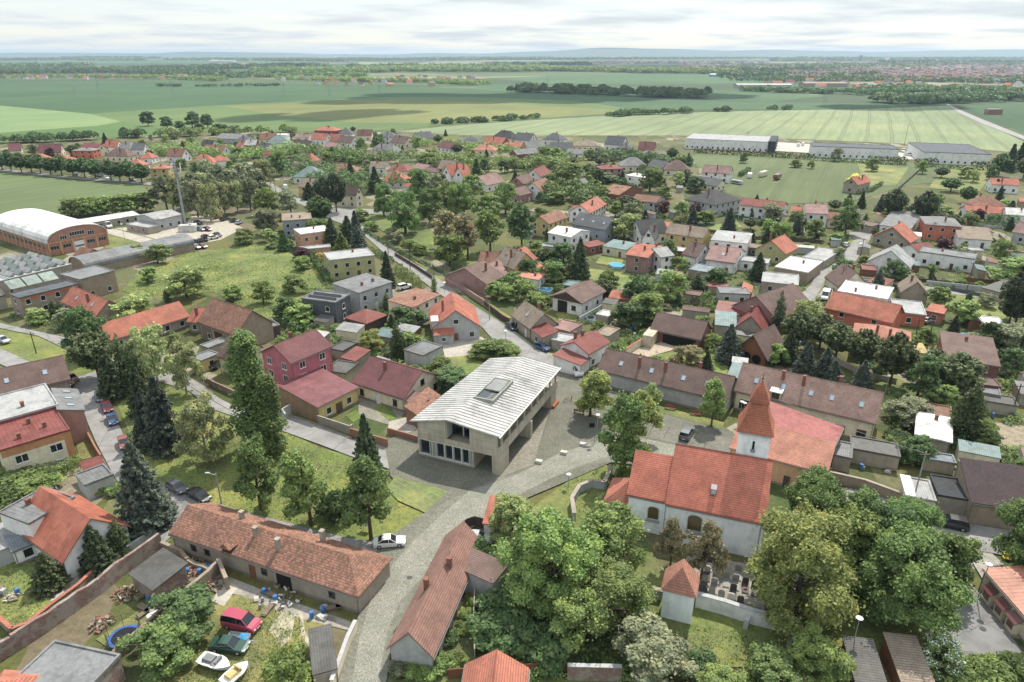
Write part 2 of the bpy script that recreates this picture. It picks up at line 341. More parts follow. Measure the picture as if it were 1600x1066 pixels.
def house(kind, A, B, D, he, hr, roof, wall, cat='house', land=None, wn='a', fl=None, rk=None, over=.35, chim=1, look=None, fixed=None, name=None, wallk='wall', frame='white', group=None, sky=0, wd=1.1, zpx=None, roofname=None, chimcol='brick'):
    o, ang, L, W = frame_of(A, B, D, he if zpx is None else zpx)
    far = o.y > 330; flat = kind == 'f'
    name = name or {'house': 'house', 'barn': 'barn', 'garage': 'garage', 'shed': 'shed', 'warehouse': 'warehouse'}.get(cat, cat.replace(' ', '_'))
    e = empty(name, o, ang)
    wm_ = mat(wallk, wall); rk = rk or ('flat' if flat else 'tile'); rm = mat(rk, roof)
    along_y = kind in ('x', 'X', 'B')
    RL, RW = (W, L) if along_y else (L, W)            # along / across the ridge
    T = (lambda p: Vector((p[1], p[0], p[2]))) if along_y else (lambda p: Vector(p))
    m = MB(); r = MB(); ov = over if not far else over*.9; t = .16
    if kind in ('g', 'x'):
        m.prism([(0, 0, -.3), (0, RW, -.3), (0, RW, he), (0, RW/2, he+hr), (0, 0, he)], (0, 0, 0), (RL, 0, 0), T)
        sl = hr/(RW/2); z0 = he-sl*ov+.02; tt = t*math.sqrt(1+sl*sl)
        r.prism([(-ov, -ov, z0), (-ov, RW/2, he+hr+.02), (-ov, RW+ov, z0), (-ov, RW+ov, z0+tt), (-ov, RW/2, he+hr+tt+.02), (-ov, -ov, z0+tt)], (0, 0, 0), (RL+2*ov, 0, 0), T)
        if rk == 'tile': r.prism([(-ov-.01, RW/2-.16, he+hr+tt-.10), (-ov-.01, RW/2, he+hr+tt+.11), (-ov-.01, RW/2+.16, he+hr+tt-.10)], (0, 0, 0), (RL+2*ov+.02, 0, 0), T)
    elif kind in ('h', 'X', 'p', 'h1'):
        m.box(0, RL, 0, RW, -.3, he-.01, T); ins = min(RW/2, RL/2)
        a0 = ins if kind != 'h1' else -ov; a1 = RL-ins
        if kind == 'p': a0 = RL/2-.02; a1 = RL/2+.02
        if a1-a0 < .04: a0 = RL/2-.02; a1 = RL/2+.02
        P = [(-ov, -ov, he), (RL+ov, -ov, he), (RL+ov, RW+ov, he), (-ov, RW+ov, he)]
        Q = [(p[0], p[1], he+t) for p in P]; K = [(a0, RW/2, he+t+hr), (a1, RW/2, he+t+hr)]
        r.poly([T(p) for p in P+Q+K], [(0, 3, 2, 1), (0, 1, 5, 4), (1, 2, 6, 5), (2, 3, 7, 6), (3, 0, 4, 7), (4, 5, 9, 8), (5, 6, 9), (6, 7, 8, 9), (7, 4, 8)])
        if kind == 'h1': m.prism([(.0, 0, he-.02), (.0, RW, he-.02), (.0, RW/2, he+hr)], (0, 0, 0), (.4, 0, 0), T)
    elif kind == 's':
        m.prism([(0, 0, -.3), (0, RW, -.3), (0, RW, he+hr), (0, 0, he)], (0, 0, 0), (RL, 0, 0), T); sl = hr/RW; ov *= .6
        r.prism([(-ov, -ov, he-sl*ov+.015), (-ov, RW+ov, he+hr+sl*ov+.015), (-ov, RW+ov, he+hr+sl*ov+.16), (-ov, -ov, he-sl*ov+.16)], (0, 0, 0), (RL+2*ov, 0, 0), T)
    elif kind == 'f':
        m.box(0, RL, 0, RW, -.3, he, T); ov = .12
        r.box(-ov, RL+ov, -ov, RW+ov, he+.003, he+.16, T)
        if not far or RL > 30:
            for x0, x1, y0, y1 in ((-ov, RL+ov, -ov, .15), (-ov, RL+ov, RW-.15, RW+ov), (-ov, .15, .152, RW-.152), (RL-.15, RL+ov, .152, RW-.152)): r.box(x0, x1, y0, y1, he+.163, he+.34, T)
    elif kind in ('b', 'B'):
        n = 14; sec = []; out = []
        for i in range(n+1):
            q = math.pi*(.0+i/n); sec.append((RW/2-RW/2*math.cos(q), he+hr*math.sin(q)**.8 if 0 < i < n else he))
        m.prism([(0, 0, -.3)]+[(0, y, z-.04) for y, z in sec]+[(0, RW, -.3)], (0, 0, 0), (RL, 0, 0), T)
        r.prism([(-.3, y, z) for y, z in sec]+[(-.3, RW/2+(y-RW/2)*1.03, z+.22) for y, z in sec[::-1]], (0, 0, 0), (RL+.6, 0, 0), T)
    m.build('wall', wm_, e); ro = r.build('roof', rm, e)
    near_ = o.length < 235
    if near_ and kind in ('g', 'x', 'h', 'h1', 's') and cat not in ('porch', 'shed', 'outbuilding'):
        g_ = MB(); oy = ov*1.0+.06; zg = he-(hr/(RW/2)*ov if kind in ('g', 'x') else 0)-.03
        if kind == 's': zg = he-hr/RW*ov-.02
        g_.box(-ov, RL+ov, -oy-.07, -oy+.05, zg-.06, zg+.04, T)
        g_.build('gutter', mat('paint', '#6d6a66'), ro); g_ = MB()
        if kind != 's': g_.box(-ov, RL+ov, RW+oy-.05, RW+oy+.07, zg-.06, zg+.04, T); g_.build('gutter', mat('paint', '#6d6a66'), ro)
        for xq in (.12, RL-.12): g_ = MB(); g_.tube(T((xq, -.07, 0)), T((xq, -.07, he-.25)), .05, .05, 5); g_.build('downpipe', mat('paint', '#6d6a66'), e)
        g_ = MB(); g_.box(-.03, RL+.03, -.03, -.001, -.2, .45, T); g_.build('plinth', mat('wall', '#7d766c'), e)
    random.seed(int(abs(o.x)*13+o.y*7))
    if o.length < 300 and cat == 'house' and kind in ('g', 'x', 'h', 'f') and rnd() < .5:
        zt_ = he+hr; a_ = MB(); q_ = (RL*U(.25, .75), RW/2+.3); a_.tube(T((q_[0], q_[1], zt_-.3)), T((q_[0], q_[1], zt_+2.0)), .025, .02, 5)
        for k_ in range(5): a_.box(q_[0]-.45+.06*k_, q_[0]+.45-.06*k_, q_[1]-.015, q_[1]+.015, zt_+1.45+k_*.1, zt_+1.48+k_*.1, T)
        a_.build('aerial', mat('paint', 'grey'), ro)
    # chimneys
    if chim and kind in ('g', 'x', 'h', 'X', 'h1', 'f', 's') and cat in ('house', 'building', 'farmhouse', 'cottage'):
        random.seed(int(abs(o.x)*37+o.y*11))
        for i in range(chim):
            fa = (i+.5+U(-.2, .2))/chim; side = U(.12, .3)*RW*(1 if rnd() < .5 else -1)
            zt = he+hr*(1-abs(side)/(RW/2)) if kind in ('g', 'x', 'h', 'X', 'h1') else he+.1
            if kind == 's': zt = he+hr*(.5+side/RW)
            c = MB(); p = (RL*(.2+.6*fa), RW/2+side, zt); top = max(he+hr+.75 if kind not in ('f', 's') else zt+.9, zt+.9)
            c.box(p[0]-.28, p[0]+.28, p[1]-.28, p[1]+.28, p[2]-.5, top, T); c.box(p[0]-.34, p[0]+.34, p[1]-.34, p[1]+.34, top+.002, top+.14, T)
            c.build('chimney', mat('wall', chimcol), ro)
    if sky:    # roof windows on the slope that faces the eave AB (only for ridge parallel to AB)
        for i in range(sky):
            x = L*(i+.7+.1*i % .3)/(sky+.4); f = .45; slope = hr/(RW/2) if kind != 's' else hr/RW
            y = (RW/2 if kind != 's' else RW)*f; z = he+slope*y+.02+t*math.sqrt(1+slope*slope)
            s = MB(); a = math.atan(slope)
            def TT(p): return Vector((x+p[0], y+p[1]*math.cos(a)-p[2]*math.sin(a), z+p[1]*math.sin(a)+p[2]*math.cos(a)))
            s.box(-.34, .34, -.5, .5, .061, .075, TT); g = s.build('roof_window', mat('glass', '#8fa5b4'), ro)
            s = MB()
            for x0, x1, y0, y1 in ((-.42, .42, -.58, -.5), (-.42, .42, .5, .58), (-.42, -.34, -.5, .5), (.34, .42, -.5, .5)): s.box(x0, x1, y0, y1, 0, .1, TT)
            s.build('window_frame', mat('paint', 'grey'), g)
    # windows
    if wn:
        det = 2 if o.y < 190 else (1 if o.y < 330 else 0); fl = fl or max(1, int((he+.4)//2.7)); step = 3.1 if not far else 3.6
        sides = {'a': 'ABD', 'n': '', 'f': 'A', 'r': 'AB', 'l': 'AD'}.get(wn, wn)
        for sd_ in sides:
            ln = L if sd_ == 'A' else W
            k = int((ln-1.2)//step); 
            if cat in ('shed', 'garage', 'barn'): k = min(k, 2)
            if k < 1 and ln > 2.4: k = 1
            for f in range(fl):
                zc = 1.55+f*2.75 if he-f*2.75 > 2.2 else None
                if zc is None or zc+.8 > he: zc = he-1.0
                for i in range(k):
                    q = ln*(i+.5)/k
                    if cat == 'house' and f == 0 and sd_ == 'A' and i == k//2 and det and k > 1 and 'door' not in [c.name.split('.')[0] for c in e.children]:
                        dm = MB(); dm.box(q-.5, q+.5, -.07, .0, .02, 2.1); dob = dm.build('door', mat('paint', random.choice(['wood', 'darkbrown', 'white'])), e)
                        if det > 1: hm = MB(); hm.box(q+.32, q+.38, -.12, -.072, 1.0, 1.16); hm.build('handle', mat('paint', 'silver'), dob)
                        continue
                    p, aa = {'A': ((q, 0, zc), 0), 'B': ((L, q, zc), math.pi/2), 'D': ((0, q, zc), -math.pi/2)}[sd_]
                    add_window(e, p, aa, wd, min(1.3, he-.9), frame, det)
            if along_y and kind == 'x' and sd_ == 'A' and hr > 2.2: add_window(e, (L/2, 0, he+hr*.32), 0, 1.2, 1.1, frame, det)
            if kind == 'g' and hr > 2.6 and sd_ in 'BD': add_window(e, (L if sd_ == 'B' else 0, W/2, he+hr*.30), math.pi/2 if sd_ == 'B' else -math.pi/2, 1.0, 1.1, frame, det)
    ca, sa = math.cos(ang), math.sin(ang)
    FOOT.append([(o.x+ca*x-sa*y, o.y+sa*x+ca*y) for x, y in ((-1, -1), (L+1, -1), (L+1, W+1), (-1, W+1))])
    rn = roofname or {'orange': 'orange tiled', 'red': 'red tiled', 'maroon': 'dark red', 'brown': 'brown tiled', 'darkbrown': 'dark brown', 'pink': 'pinkish', 'slate': 'slate grey', 'dark': 'charcoal', 'grey': 'grey', 'lightgrey': 'pale grey', 'white': 'white', 'teal': 'blue green', 'tan': 'tan', 'rust': 'rust brown', 'salmon': 'salmon tiled', 'gravel': 'dark gravel', 'wood': 'bare timber', 'bluegrey': 'blue grey'}.get(roof, roof)
    wnm = {'lightgrey': 'pale grey', 'palegreen': 'pale green', 'bluegrey': 'blue grey', 'darkgrey': 'dark grey', 'peach': 'peach', 'stone': 'stone coloured'}.get(wall, wall)
    shp = {'g': 'gabled', 'x': 'gabled', 'h': 'hipped', 'X': 'hipped', 'h1': 'hipped', 'p': 'pyramid', 's': 'sloping', 'f': 'flat', 'b': 'barrel', 'B': 'barrel'}[kind]
    rn = rn.replace(' tiled', '') if shp == 'flat' else rn
    look = look or f"{wnm} {cat} with {rn} {shp} roof"
    cen = Vector((o.x+ca*L/2-sa*W/2, o.y+sa*L/2+ca*W/2, he))
    tag(e, look, cat, group, land, fixed, PX(cen)); e['_L'] = L; e['_W'] = W
    return e
def stuff_key(e):
    for k in ('_L', '_W'):
        if k in e: del e[k]
# ---------------- foliage kit
def cards(P, Nn, S_, name, m, jit=.9, seed=1):
    """leaf clumps: one small two-leaf card per point P (n,3), facing roughly Nn, size S_"""
    rs = np.random.RandomState(seed); n = len(P)
    d = Nn+rs.normal(0, jit, (n, 3)); d /= np.linalg.norm(d, axis=1)[:, None]+1e-9
    a = np.cross(d, rs.normal(0, 1, (n, 3))); a /= np.linalg.norm(a, axis=1)[:, None]+1e-9; b = np.cross(d, a)
    s = (S_*rs.uniform(.6, 1.15, n))[:, None]; k = rs.uniform(.45, .9, n)[:, None]
    bend = d*s*rs.uniform(-.35, .35, n)[:, None]
    V = np.stack([P-a*s, P-b*s*k+bend, P+a*s, P+b*s*k+bend], 1).reshape(-1, 3)
    me = bpy.data.meshes.new(name); me.vertices.add(len(V)); me.vertices.foreach_set('co', V.astype(np.float32).ravel())
    me.loops.add(4*n); me.loops.foreach_set('vertex_index', np.arange(4*n, dtype=np.int32)); me.polygons.add(n)
    me.polygons.foreach_set('loop_start', np.arange(0, 4*n, 4, dtype=np.int32)); me.polygons.foreach_set('loop_total', np.full(n, 4, dtype=np.int32))
    me.materials.append(m); me.update(); me.validate(); return me
def var_ph(kind, i): return len(kind)*1.7
def lobes(kind, rs):
    """lobes (centre, radii) of a crown in a unit tree: height 1, crown radius ~1 (x,y); z in 0..1"""
    Lb = []
    ratio = {'round': 5/11, 'oak': 7/15, 'light': 5/11, 'tall': 4.2/13, 'poplar': 3.4/20}.get(kind, .5)
    if kind in ('round', 'oak', 'light', 'tall'):
        n = {'oak': 60, 'round': 40, 'light': 46, 'tall': 44}[kind]; lo = {'oak': .16, 'round': .16, 'light': .14, 'tall': .24}[kind]
        sk = rs.uniform(-.18, .18, 2)
        for i in range(n):
            t = rs.uniform(0, 2*math.pi); z = lo+(.93-lo)*rs.uniform(0, 1)**.9; h = (z-lo)/(.95-lo)
            env = math.sqrt(max(.03, 1-abs(2*h-.85)**2.3/1.25**2.3)) if kind != 'tall' else math.sqrt(max(.03, 1-abs(2*h-.8)**2/1.3**2))*(1.12-.35*h)
            r = env*rs.uniform(.15, .84)**.7*(1+.18*math.sin(2*t+var_ph(kind, i))); q = rs.uniform(.15, .29)*(1.1-.25*h); Lb.append((r*math.cos(t)+sk[0]*h, r*math.sin(t)+sk[1]*h, z, q, q*ratio*.85))
        Lb.append((sk[0], sk[1], .92, .2, .08))
    elif kind == 'poplar':
        for i in range(60):
            t = rs.uniform(0, 2*math.pi); z = rs.uniform(.05, .97); env = min(1, (1.02-z)*1.9)*min(1, .45+z*4)
            r = env*rs.uniform(.1, .66); q = rs.uniform(.32, .46); Lb.append((r*math.cos(t), r*math.sin(t), z, q, q*.17*1.5))
    elif kind == 'shrub':
        for i in range(22):
            t = rs.uniform(0, 2*math.pi); r = rs.uniform(.1, .76); z = rs.uniform(.18, .78)*(1.1-r*.4); q = rs.uniform(.18, .36); Lb.append((r*math.cos(t), r*math.sin(t), z, q, q*.55))
    elif kind == 'cypress':
        for i in range(22):
            z = (i+.5)/22; env = min(1, (1.03-z)*1.9)*min(1, .6+z*3); t = rs.uniform(0, 6.28)
            Lb.append((.25*env*math.cos(t), .25*env*math.sin(t), z, .72*env, .07))
    return Lb
SPEC = {}
def crown_pts(kind, n, seed):
    rs = np.random.RandomState(seed)
    if kind in ('spruce', 'pine'):
        P = []; Q = []
        tiers = 17 if kind == 'spruce' else 11
        for k in range(tiers):
            z0 = (.07 if kind == 'spruce' else .30)+(k/tiers)**.92*(.92 if kind == 'spruce' else .66)
            rr = (1-(k/tiers))**.85 if kind == 'spruce' else (math.sin(math.pi*min(1, (k+1.5)/(tiers+1)))**.6)*(1 if k < tiers*.75 else .8)
            nb = int((13 if kind == 'spruce' else 9)*max(.35, rr))+3
            for j in range(nb):
                t = 2*math.pi*(j+rs.uniform(-.35, .35))/nb+k; ln = rr*rs.uniform(.72, 1.12); m_ = max(4, int(n/(tiers*nb)*1.2*(.4+rr)))
                f = rs.uniform(.12, 1, m_)**.7; droop = (-.07*f**1.6+.035*f**4) if kind == 'spruce' else (.05*f)
                wdt = (.20*(1-f*.65)+.03)*rs.uniform(-1, 1, m_)*max(rr, .3)*1.1
                x = f*ln; P.append(np.stack([x*math.cos(t)-wdt*math.sin(t), x*math.sin(t)+wdt*math.cos(t), z0+droop+rs.normal(0, .008 if kind == 'spruce' else .025, m_)-abs(wdt)*.10], 1))
                Q.append(np.stack([np.full(m_, .25*math.cos(t)), np.full(m_, .25*math.sin(t)), np.full(m_, .9)], 1))
        return np.concatenate(P), np.concatenate(Q)
    Lb = lobes(kind, rs); wts = np.array([l[3]**2 for l in Lb]); wts /= wts.sum(); idx = rs.choice(len(Lb), n, p=wts)
    d = rs.normal(0, 1, (n, 3)); d /= np.linalg.norm(d, axis=1)[:, None]; d[:, 2] = np.where(d[:, 2] < -.3, -d[:, 2], d[:, 2])
    A = np.array(Lb)[idx]; rad = rs.uniform(.55, 1.05, n)**.5
    P = A[:, :3]+d*np.stack([A[:, 3], A[:, 3], A[:, 4]], 1)*rad[:, None]
    st = rs.rand(n) < .22; P[st] += rs.normal(0, 1, (st.sum(), 3))*np.array([.075, .075, .032])     # loose sprays between the clumps
    Nn = d.copy(); Nn[:, 2] += .35
    return P, Nn
_crown = {}
def crown(kind, var, lod, H, Rr):
    """a crown mesh for a tree about H high and Rr in radius; sizes are bucketed so that meshes are shared"""
    hb = {'poplar': 20, 'cypress': 8, 'spruce': 13, 'pine': 12, 'shrub': 3, 'tall': 13, 'oak': 15, 'light': 11, 'round': 11}[kind]
    rb = {'poplar': 3.4, 'cypress': 1.6, 'spruce': 3.6, 'pine': 4.2, 'shrub': 2.4, 'tall': 4.2, 'oak': 7, 'light': 5, 'round': 5}[kind]
    k = (kind, var, lod)
    if k not in _crown:
        n = {'oak': 46000, 'shrub': 3000, 'cypress': 3000, 'light': 11000, 'spruce': 15000}.get(kind, 16000); n = int(n*(1, .36, .13)[lod])
        size = {'oak': .215, 'shrub': .20, 'cypress': .18, 'spruce': .23, 'pine': .25, 'poplar': .24, 'light': .23}.get(kind, .26)*(1, 1.5, 2.4)[lod]
        P, Q = crown_pts(kind, n, 11+var*7); P = P*np.array([rb, rb, hb])*(np.array([.88, .88, .97]) if kind in ('round', 'oak', 'light', 'tall') else 1)
        _crown[k] = cards(P, Q, size, 'crown_'+kind, mat('leaf', '#55702f'), .75, 5+var)
    return _crown[k], hb, rb
_trunk = {}
def trunk_mesh(kind, dark):
    k = (kind, dark)
    if k not in _trunk:
        hb, rb = {'poplar': (20, 3.4), 'cypress': (8, 1.6), 'spruce': (13, 3.6), 'pine': (12, 4.2), 'shrub': (3, 2.4), 'tall': (13, 4.2), 'oak': (15, 7), 'light': (11, 5), 'round': (11, 5)}[kind]
        m = MB(); rs = random.Random(3)
        if kind in ('spruce', 'cypress', 'poplar', 'pine'):
            m.tube((0, 0, -.2), (0, 0, hb*.5), .30 if kind != 'cypress' else .12, .16 if kind != 'cypress' else .07); m.tube((0, 0, hb*.5), (0, 0, hb*.93), .16 if kind != 'cypress' else .07, .03)
        elif kind == 'shrub':
            for i in range(5): t = 1.256*i; m.tube((.1*math.cos(t), .1*math.sin(t), -.1), (rb*.5*math.cos(t), rb*.5*math.sin(t), hb*.6), .06, .02, 5)
        else:
            s = {'oak': .55}.get(kind, .28); zs = hb*.28; m.tube((0, 0, -.2), (.05, .05, zs), s, s*.75)
            m.tube((.05, .05, zs), (0, 0, hb*.82), s*.75, .05)
            for i in range(9):
                t = i*2.4+rs.uniform(-.3, .3); z0 = zs+hb*.05*i*.8; r1 = rb*rs.uniform(.45, .7); mid = Vector((r1*.5*math.cos(t), r1*.5*math.sin(t), z0+hb*.10))
                m.tube((0, 0, z0), mid, s*.42, s*.26, 6); m.tube(mid, (r1*math.cos(t), r1*math.sin(t), z0+hb*.20), s*.26, .04, 5)
                m.tube(mid, (r1*.8*math.cos(t+.6), r1*.8*math.sin(t+.6), z0+hb*.17), s*.2, .03, 5)
        _trunk[k] = m.mesh('trunk', mat('bark', dark), uv=False)
    return _trunk[k]
LEAF = dict(mid='#728c42', linden='#62803e', dark='#506d3b', spruce='#4b5c3d', bluespruce='#566458', pine='#5a6840', birch='#8d9a62', olive='#7f8c42', silver='#7c8664', pale='#869c56', yellow='#c8b84a', purple='#553438', brownish='#7f7a55', grass='#70893c', white='#d5d8c4', cyp='#46592f')
TREES = []
def tree(px, H, Rr, kind='round', col='mid', look=None, world=False, name=None, fixed=None, group=None, parts=True, cat=None, land=None):
    p = Vector((px[0], px[1], 0)) if world else G(*px)
    near = p.length
    lod = 0 if near < 150 else (1 if near < 340 else 2)
    var = int(rnd()*3) if kind not in ('oak',) else int(rnd()*2)
    me, hb, rb = crown(kind, var, lod, H, Rr)
    cat = cat or ('shrub' if kind == 'shrub' else 'tree')
    name = name or {'spruce': 'spruce_tree', 'pine': 'pine_tree', 'poplar': 'poplar_tree', 'cypress': 'conical_evergreen', 'shrub': 'shrub'}.get(kind, 'leafy_tree')
    rz = U(0, 6.28)
    cname = 'foliage' if kind == 'shrub' else 'crown'
    if parts:
        e = empty(name, p, rz); e.scale = (Rr/rb, Rr/rb, H/hb)
        c = link(cname, me, e); link('stem' if kind == 'shrub' else 'trunk', trunk_mesh(kind, '#8f8c80' if col == 'birch' else '#5a4c3e'), e)
    else:
        e = link(name, me, None, p, rz); e.scale = (Rr/rb, Rr/rb, H/hb); c = e
    c.material_slots[0].link = 'OBJECT'; c.material_slots[0].material = mat('leaf', LEAF[col])
    sz = ('small' if H < 6 else 'tall' if H > 12 else 'mid sized') if kind != 'shrub' else ('low' if H < 2 else 'big')
    cl = dict(mid='green', linden='dense green', dark='dark green', spruce='dark green', bluespruce='blue grey', pine='dark', birch='pale feathery', olive='yellow green', silver='silvery green', pale='pale green', yellow='yellow', purple='dark purple', brownish='brownish', grass='bright green', white='white flowering', cyp='dark green')[col]
    nn = {'spruce': 'spruce', 'pine': 'pine', 'poplar': 'slender tree', 'cypress': 'cone shaped evergreen', 'shrub': 'shrub'}.get(kind, 'leafy tree')
    q = PX(Vector((p.x, p.y, H*.5)))
    tag(e, look or f"{sz} {cl} {nn}", cat, group, land, fixed, q); TREES.append((p.x, p.y, Rr)); return e
def card_mass(name, pts, nrm, size, col, seed=3):
    return cards(np.array(pts), np.array(nrm), size, name, mat('leaf', LEAF[col]), .8, seed)
def hedge(pts, wdt, h, col='dark', look=None, world=False, z=0, fixed=None, dens=1.0):
    P = [Vector((q[0], q[1], 0)) if world else G(*q) for q in pts]; o = P[0]; pp = []; nn = []; rs = random.Random(int(o.x*7+o.y))
    core = MB(); near = o.length; s = .16 if near < 150 else (.3 if near < 300 else .6)
    for a, b in zip(P, P[1:]):
        d = b-a; ln = d.length; d.normalize(); s_ = Vector((-d.y, d.x, 0)); n = int(ln*(2*h+wdt)/(s*s)*.75*dens); n = min(n, 9000)
        for i in range(n):
            t = rs.uniform(-.2, ln+.2); u = rs.uniform(-h, h+wdt)
            ht = h*(1+.10*math.sin(t*1.3)+rs.uniform(-.08, .1))
            if u < 0: q = a-o+d*t-s_*wdt/2*rs.uniform(.85, 1.12)+Vector((0, 0, (h+u)/h*ht)); k = -s_
            elif u < wdt: q = a-o+d*t+s_*(u-wdt/2)+Vector((0, 0, ht)); k = Vector((0, 0, 1))
            else: q = a-o+d*t+s_*wdt/2*rs.uniform(.85, 1.12)+Vector((0, 0, rs.uniform(0, 1)*ht)); k = s_
            pp.append(q); nn.append(k)
    if not pp: return
    e = link('hedge', card_mass('hedge', pp, nn, s, col), None, o)
    mid = P[len(P)//2]+(P[0]-P[1])*.0
    tag(e, look or ('long clipped' if sum((b-a).length for a, b in zip(P, P[1:])) > 25 else 'short clipped')+(' dark' if col in ('dark', 'cyp') else '')+' green hedge', 'hedge', None, None, fixed, PX((P[0]+P[-1])/2)); return e
def wallrun(pts, h, th=.3, col='stone', kind='wall', look=None, cap=None, name='garden_wall', cat='wall', fixed=None, land=None, jag=0, world=False):
    P = [Vector(q).to_3d() if world else G(*q) for q in pts]; o = P[0]; m = MB(); cp = MB(); rs = random.Random(5)
    for a, b in zip(P, P[1:]):
        d = (b-a); ln = d.length; d.normalize(); s_ = Vector((-d.y, d.x, 0)); a_ = a-o
        if jag:
            n = max(2, int(ln/1.2)); tops = [h*(1-jag*rs.random()) for _ in range(n+1)]
            for i in range(n):
                q0, q1 = a_+d*ln*i/n, a_+d*ln*(i+1)/n
                V = [q0-s_*th/2-Vector((0, 0, .2)), q1-s_*th/2-Vector((0, 0, .2)), q1-s_*th/2+Vector((0, 0, tops[i+1])), q0-s_*th/2+Vector((0, 0, tops[i]))]
                m.poly(V+[v+s_*th for v in V], [(0, 1, 2, 3), (4, 7, 6, 5), (3, 2, 6, 7)]+([(0, 3, 7, 4)] if i == 0 else [])+([(1, 5, 6, 2)] if i == n-1 else []))
        else:
            V = [a_-s_*th/2, a_+d*(ln-.002)-s_*th/2, a_+d*(ln-.002)+s_*th/2, a_+s_*th/2]
            m.prism([v-Vector((0, 0, .2)) for v in V], (0, 0, 0), (0, 0, h+.2))
        if cap and not jag:
            t2 = th/2+.07; V = [a_-s_*t2, a_+d*(ln-.003)-s_*t2, a_+d*(ln-.003)+s_*t2, a_+s_*t2]; cp.prism([v+Vector((0, 0, h+.004)) for v in V], (0, 0, 0), (0, 0, .09))
    e = empty(name, o); m.build('wall_panel' if 'fence' in name else 'masonry', mat(kind, col), e, fix=not jag)
    if cap and not jag: cp.build('coping', mat('tile' if cap in ('orange', 'rust', 'red') else 'wall', cap), e)
    mid = (P[0]+P[-1])/2
    tag(e, look or f"{'low' if h < 1.5 else 'tall'} {col} {cat}", cat, None, land, fixed, PX(mid)); return e
# ---------------- the ground and everything laid on it
def ground_sheet():
    v = []; f = []; xs = sorted(set([-20000, -9000, -4000, -2000, -1000, -500, -250, 0, 250, 500, 1000, 2000, 4000, 9000, 20000])); ys = [-400, -100, 0, 100, 200, 350, 500, 800, 1200, 2000, 3500, 6000, 10000, 20000]
    m = MB(); m.poly([(x, y, 0) for y in ys for x in xs], [(j*len(xs)+i, j*len(xs)+i+1, (j+1)*len(xs)+i+1, (j+1)*len(xs)+i) for j in range(len(ys)-1) for i in range(len(xs)-1)])
    struct(link('ground', m.mesh('ground', ground_mat(), fix=False, uv=False)))
ground_sheet()
FLD = [
 ('wheat_field', [(-900, 166), (0, 166), (95, 171), (150, 180), (190, 190), (150, 197), (60, 203), (0, 208), (-900, 214)], '#8fa873'),
 ('grass_field', [(-900, 214), (0, 208), (60, 203), (150, 197), (190, 190), (262, 203), (268, 212), (120, 216), (0, 222), (-900, 235)], '#64824a'),
 ('meadow_field', [(-900, 268), (0, 268), (100, 281), (215, 288), (242, 300), (215, 318), (110, 338), (0, 346), (-900, 400)], '#7a8a5e'),
 ('dark_crop_field', [(-900, 124), (0, 126), (250, 127), (440, 130), (700, 137), (760, 139), (1000, 154), (1200, 159), (1330, 162), (1480, 164), (1340, 170), (1000, 172), (900, 158), (740, 152), (600, 152), (350, 165), (140, 178), (0, 165), (-900, 165)], '#4f7048'),
 ('crop_field', [(140, 178), (350, 164), (600, 152), (740, 152), (900, 158), (1000, 172), (980, 177), (880, 183), (800, 189), (700, 195), (620, 203), (450, 206), (262, 204), (190, 190)], '#6f8752'),
 ('dry_crop_field', [(350, 166), (560, 157), (760, 160), (960, 172), (980, 176), (800, 187), (700, 193), (560, 192), (440, 181)], '#8a9058'),
 ('pale_striped_field', [(620, 206), (700, 197), (800, 190), (900, 184), (1000, 178), (1200, 173), (1340, 171), (1482, 165), (1530, 188), (1600, 222), (1600, 240), (1560, 236), (1440, 226), (1210, 216), (1060, 212), (960, 212), (740, 212)], '#97a57c'),
 ('dark_green_field', [(1500, 166), (1600, 160), (2300, 166), (2300, 240), (1680, 230), (1600, 207)], '#47683f'),
 ('village_meadow', [(1085, 240), (1270, 249), (1440, 256), (1560, 262), (1560, 276), (1420, 290), (1330, 315), (1200, 320), (1130, 300)], '#6f7c52'),
 ('pasture', [(1080, 243), (1215, 250), (1205, 262), (1150, 272), (1090, 262)], '#76845a'),
 ('far_wheat_field', [(560, 97), (690, 100), (690, 104), (560, 103)], '#a5a873'),
 ('ploughed_field', [(370, 120), (420, 115), (470, 119), (440, 123)], '#a79a78'),
 ('far_dark_field', [(300, 108), (400, 106), (420, 112), (370, 119), (330, 120)], '#4c6b48'),
 ('far_green_field', [(-400, 92), (400, 90), (560, 94), (500, 98), (-400, 103)], '#5a7b4f'),
 ('far_crop_field', [(750, 122), (1000, 116), (1140, 118), (1240, 123), (1180, 130), (1050, 133), (860, 131)], '#587a50'),
 ('far_meadow_field', [(750, 132), (860, 133), (1050, 137), (1300, 150), (1200, 160), (900, 148), (740, 141)], '#55754c'),
 ('far_pale_field', [(1180, 115), (1330, 112), (1330, 116), (1180, 119)], '#8f9f6a'),
]
for i, (n, p, c) in enumerate(FLD): ground_poly(n, p, mat('field', c), .02+.012*i)
Z0 = .24
def lawn(px, c='#7c9040', z=None, name='lawn', kind='lawn'):
    Zc[0] += .003; return ground_poly(name, px, mat(kind, c), Z0*0+.05+Zc[0] if z is None else z)
